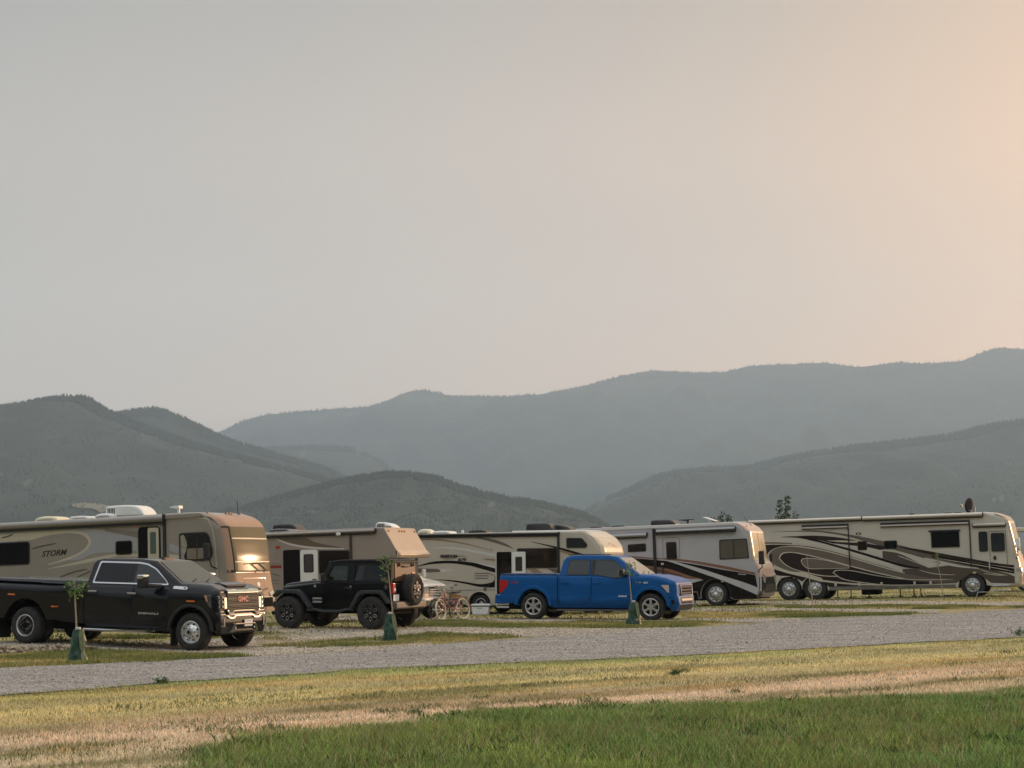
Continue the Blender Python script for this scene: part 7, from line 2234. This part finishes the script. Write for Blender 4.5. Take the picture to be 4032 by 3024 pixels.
# ================================================================== small things on the ground
def cooler():
    p = on_ground(1894, 2421)
    root = empty('cooler', p, R(-9)); tag(root, 'white ice cooler standing on the grass between bicycles and blue pickup', 'cooler')
    b = MB(); vs = []
    b.pillow([(-.28, 0), (.28, 0), (.31, .29), (-.31, .29)], -.19, .19, .03, 3); b.build('body', mat('white cooler shell', (.82, .83, .84), .4), root)
    l = MB(); l.pillow(rpoly([(-.33, .31), (.33, .31), (.33, .36), (.29, .385), (-.29, .385), (-.33, .36)], .015), -.21, .21, .03, 3); l.build('lid', mat('white cooler lid', (.78, .78, .78), .35), root)
    g = MB(); g.rbox(-.32, .32, -.20, .20, .286, .312, .01); g.build('seal', mat('grey seal', (.13, .14, .14), .6), root)
    h = MB(); h.rbox(-.10, .07, -.20, -.19, .225, .245, .004); h.build('lettering', mat('grey mark', (.16, .17, .18), .5), root)
    for x in (-1, 1):
        h = MB(); h.tube([(x * .31, -.08, .26), (x * .36, -.07, .22), (x * .36, .07, .22), (x * .31, .08, .26)], .012, 6); h.build('handle', M_black, root)


cooler()


def step_stool():
    p = on_ground(3870, 2352)
    root = empty('step_stool', p, R(-12)); tag(root, 'low silver step stool on the grass below the tan coach front wheel', 'step stool')
    t = MB(); t.rbox(-.22, .22, -.14, .14, .20, .235, .012); t.build('tread', mat('pale aluminium', (.5, .52, .53), .35, metal=.6), root)
    for sx in (-1, 1):
        for sy in (-1, 1):
            l = MB(); l.tube([(sx * .20, sy * .12, .21), (sx * .27, sy * .15, .0)], .017, 6); l.build('leg', M_steel, root)


step_stool()


def on_plank():
    for i, (x0, x1, y, lab) in enumerate(((3646, 3700, 2350, 'grey blue plank lying under the tan coach, left one'), (3712, 3762, 2349, 'grey blue plank lying under the tan coach, right one'))):
        a, b = on_ground(x0, y), on_ground(x1, y - 1)
        L = (b - a).length
        mb = MB(); mb.rbox(0, L, -.12, .12, .0, .07, .015)
        o = mb.build('plank', mat('grey blue plastic plank', (.25, .28, .28), .6))
        o.location = a; o.rotation_euler = (0, 0, math.atan2(b.y - a.y, b.x - a.x))
        tag(o, lab, 'plank', 'planks under the tan coach')


on_plank()
w0 = on_ground(2998, 2358)
mb = MB(); mb.pillow(rpoly([(-.09, 0), (.09, 0), (.07, .16), (-.06, .16)], .02), -.06, .06, .02, 2)
o = mb.build('wheel_chock', mat('white chock', (.70, .66, .62), .6)); o.location = w0
tag(o, 'small white block on the grass below the silver and black motorhome nose', 'wheel chock')


# ================================================================== saplings and their watering bags
M_bark = mat('pale sapling bark', (.36, .29, .22), .85, var=.25, vscale=25, bump=.4)
M_leaf = mat('sapling leaf', (.10, .20, .035), .6, var=.35, vscale=9)
M_bag = mat('green watering bag', (.020, .066, .042), .42, var=.12, vscale=6, bump=.6, bscale=14)
M_bag2 = mat('faded bag flap', (.15, .17, .09), .6, var=.2, vscale=14)


def leaves_mesh(centres, n, spread, size, seed, name='crown', m=None, parent=None, twigs=None):
    rg = np.random.default_rng(seed)
    mb = MB()
    for c in centres:
        for _ in range(n):
            p = Vector(c) + Vector(rg.normal(0, 1, 3)) * spread
            a = Vector(rg.normal(0, 1, 3)).normalized()
            b = a.cross(Vector(rg.normal(0, 1, 3))).normalized()
            s_ = size * rg.uniform(.6, 1.3)
            q0, q1, q2, q3 = p - a * s_, p + b * s_ * .45, p + a * s_, p - b * s_ * .45
            up = a.cross(b) * s_ * .18
            mb.add([q0, q1 + up, q2, q3 + up, p - up * .3], [(0, 1, 4), (1, 2, 4), (2, 3, 4), (3, 0, 4)])
    return mb.build(name, m or M_leaf, parent, smooth=0, recalc=False)


def sapling(base, path, crown, label, bag=None, leaf_n=10, seed=1, r0=.022):
    """path: photo points of the stem from its foot upward, all at the foot's distance"""
    b = on_ground(*base)
    root = empty('sapling', b); tag(root, label, 'sapling', 'young trees along the gravel road')
    depth = b.y

    def P(x, y):
        r = ray(x, y)
        return Vector((r.x / r.y * depth, 0, EYE + r.z / r.y * depth)) - Vector((b.x, 0, b.z))
    pts = [Vector((0, 0, -.02))] + [P(*p) for p in path]
    mb = MB(); rs = [r0 * (1 - .6 * i / (len(pts) - 1)) for i in range(len(pts))]
    mb.tube(pts, rs, 8)
    cs = [P(*c) for c in crown]
    top = pts[-1]
    for i, c in enumerate(cs):
        c2 = c + Vector((0, (-.08, .09, .02, -.04)[i % 4], 0))
        k = pts[-1] if c2.z > pts[-1].z else Vector((np.interp(c2.z, [p.z for p in pts], [p.x for p in pts]), 0, max(.1, c2.z - .06)))
        mb.tube([k, c2], .006, 4)
    mb.build('trunk', M_bark, root, smooth=60, wn=False)
    if cs: leaves_mesh([c + Vector((0, (-.08, .09, .02, -.04)[i % 4], 0)) for i, c in enumerate(cs)], leaf_n, .05, .045, seed, parent=root)
    return b


def watering_bag(px_base, poly, flap, label, h, w, lean=0., seed=0):
    """a slumped zip-up bag standing round the stem"""
    b = on_ground(*px_base)
    root = empty('watering_bag', b); tag(root, label, 'watering bag', 'green watering bags round the saplings')
    n, rows = 26, 15
    vs = []
    for j in range(rows + 1):
        t = j / rows
        rw = w / 2 * (1.05 - .50 * t ** 1.2) * (1 + .06 * math.sin(t * 9 + seed))
        for i in range(n):
            a = 2 * math.pi * i / n
            wr = 1 + .17 * noise.noise(Vector((math.cos(a) * 2.2, math.sin(a) * 2.2, t * 5 + seed * 3))) * 2 + .05 * math.sin(5 * a + t * 7 + seed)
            vs.append((rw * wr * math.cos(a) + lean * t * h, rw * .85 * wr * math.sin(a), h * t - .01))
    fs = []
    for j in range(rows):
        for i in range(n):
            fs.append((j * n + i, j * n + (i + 1) % n, (j + 1) * n + (i + 1) % n, (j + 1) * n + i))
    fs.append(tuple(rows * n + i for i in range(n)))
    mb = MB(); mb.add(vs, fs); mb.build('bag', M_bag, root, smooth=50, wn=False)
    # pale zip edge running down the right of it
    f = MB()
    prev = None
    vs, fs = [], []
    for j in range(10):
        t = j / 9
        x = w * (.20 + .26 * (1 - t) ** 1.3) + lean * t * h
        ww = .012 + (.030 if .35 < t < .95 else .006) * w / .35
        y = -w / 2 * .86 * (1.05 - .5 * t) - .022
        vs += [(x - ww, y, h * t), (x + ww, y + .03, h * t), (x + ww, y + .05, h * t), (x - ww, y + .03, h * t)]
        if j:
            q0 = (j - 1) * 4
            for k in range(4): fs.append((q0 + k, q0 + (k + 1) % 4, q0 + 4 + (k + 1) % 4, q0 + 4 + k))
    f.add(vs, fs); f.build('flap', M_bag2, root, smooth=40, wn=False)
    t_ = MB(); t_.rbox(-.05 + lean * h, .04 + lean * h, -.07, .03, h - .02, h + .035, .015); t_.build('collar', mat('white collar', (.55, .53, .47), .5), root)
    return b


sapling((305, 2603), [(303, 2520), (300, 2440), (296, 2370), (293, 2300), (292, 2286)], [(276, 2302), (312, 2300), (296, 2318), (283, 2330), (301, 2338), (318, 2308), (290, 2345)], 'leafy sapling in front of the black pickup, green bag at its foot', seed=3, leaf_n=13)
watering_bag((305, 2606), None, None, 'crumpled dark green watering bag in front of the black pickup', .60, .33, .03, 1)
sapling((1552, 2524), [(1550, 2470), (1546, 2410), (1538, 2340), (1530, 2262), (1527, 2235)], [(1497, 2205), (1515, 2200), (1538, 2208), (1507, 2230), (1520, 2245), (1508, 2278), (1522, 2286), (1532, 2222)], 'leaning sapling in front of the off-roader tail, green bag at its foot', seed=5, leaf_n=8)
watering_bag((1541, 2527), None, None, 'smooth green watering bag with white collar beside the off-roader rear wheel', .64, .36, -.03, 4)
sapling((2495, 2463), [(2491, 2420), (2487, 2372), (2482, 2310), (2478, 2258)], [(2463, 2228), (2478, 2222), (2488, 2232), (2470, 2245), (2484, 2250), (2480, 2262)], 'small leafed sapling in front of the blue pickup front wheel', seed=8, leaf_n=9)
watering_bag((2496, 2465), None, None, 'tall green watering bag in front of the blue pickup front wheel', .64, .36, .02, 7)
sapling((3202, 2396), [(3196, 2340), (3186, 2270), (3177, 2190)], [], 'bare thin stick of a sapling in front of the coach rear wheels', seed=9, r0=.024)
sapling((3716, 2364), [(3710, 2320), (3703, 2270), (3695, 2236), (3690, 2185)], [(3686, 2190), (3692, 2182), (3698, 2200), (3688, 2212), (3697, 2220), (3690, 2232)], 'thin leafy sapling without a bag in front of the coach', seed=11, leaf_n=9, r0=.02)


# ================================================================== trees beyond the motorhomes
def spire_tree(px, ytop, ybase_d, depth, spires, label, name='tree', seed=1, leaf=.11, n=26):
    r = ray(px, ytop)
    x = r.x / r.y * depth
    ztop = EYE + r.z / r.y * depth
    root = empty(name, (x, depth, 0)); tag(root, label, 'tree', 'trees behind the motorhomes')
    t = MB(); t.tube([(0, 0, 0), (.05, 0, ztop * .4), (0, 0, ztop * .85)], [.10, .07, .02], 8)
    cs = []
    for dx, zt, zb, wd in spires:
        t.tube([(0, 0, zb * .6), (dx * .7, .1, zb), (dx, 0, zt * .97)], [.05, .035, .01], 6)
        k = int((zt - zb) / .14)
        for i in range(k):
            zz = zb + (zt - zb) * i / k
            w_ = wd * (1 - .75 * (i / k) ** 1.4) * (.6 + .6 * abs(noise.noise(Vector((i * .7, seed, dx)))) * 2)
            for s_ in range(3):
                a = i * 2.4 + s_ * 2.1
                cs.append((dx + math.cos(a) * w_ * .8, math.sin(a) * w_ * .8, zz))
    t.build('trunk', M_bark, root)
    leaves_mesh(cs, n // 3, .10, leaf, seed, parent=root, m=mat('dark foliage', (.035, .060, .022), .7, var=.3))
    return root


spire_tree(3096, 1962, 0, 100, [(.02, 5.35, 1.0, .24), (-.36, 5.05, 1.0, .24), (.5, 4.35, 1.2, .20)], 'small dark green tree showing above the tan coach roof', seed=4, n=12, leaf=.10)
spire_tree(2840, 2034, 0, 130, [(0, 5.15, 1.5, .6), (.55, 5.05, 1.5, .5), (-.5, 4.85, 1.5, .4)], 'dark bushy tree top behind the silver motorhome aerials', seed=6, leaf=.12, n=12)

# low weedy shrubs by the road
def shrub(px, label, h, w, seed):
    b = on_ground(*px)
    rg = np.random.default_rng(seed)
    root = empty('weed', b); tag(root, label, 'weed', 'weeds at the edge of the gravel road')
    t = MB(); cs = []
    for k in range(16):
        a = rg.uniform(0, 6.28); r_ = w / 2 * rg.uniform(.2, 1)
        tip = (math.cos(a) * r_, math.sin(a) * r_ * .6, h * rg.uniform(.4, 1))
        t.tube([(0, 0, 0), (tip[0] * .5, tip[1] * .5, tip[2] * .7), tip], .003, 4)
        cs += [tip, (tip[0] * .7, tip[1] * .7, tip[2] * .75)]
    t.build('stem', mat('weed stem', (.16, .19, .08), .8), root, smooth=0)
    leaves_mesh(cs, 9, .022, .018, seed, name='leaves', parent=root, m=mat('weed leaf', (.09, .15, .045), .7, var=.3))


shrub((634, 2694), 'low green weed on the near edge of the gravel road', .07, .30, 3)
shrub((4018, 2508), 'leafy weed on the near road edge below the coach, at the right frame edge', .18, .55, 5)
shrub((2655, 2662), 'grey green round weed alone in the dry grass', .07, .14, 9)

M_meadow = mat('straw meadow', (.125, .118, .08), .95)
M_scree = mat('pale clearing', (.05, .058, .052), .95)
bpy.context.view_layer.update()
meadow([(284, 1988), (330, 1982), (385, 1984), (430, 1996), (426, 2012), (400, 2024), (388, 2012), (350, 2004), (310, 2002), (286, 1998)], M_meadow)
for pl_ in ([(88, 1905), (120, 1888), (128, 1896), (100, 1922)], [(0, 1862), (14, 1868), (10, 1880), (0, 1878)], [(1208, 2016), (1240, 2012), (1246, 2022), (1212, 2024)], [(1920, 1986), (1948, 1976), (1952, 1996), (1926, 2002)],
            [(3906, 1966), (3922, 1960), (3924, 1974), (3908, 1982)], [(3932, 1958), (3952, 1950), (3954, 1976), (3944, 1982), (3936, 1970)], [(1180, 1782), (1200, 1780), (1206, 1800), (1184, 1804)]):
    meadow(pl_, M_scree)
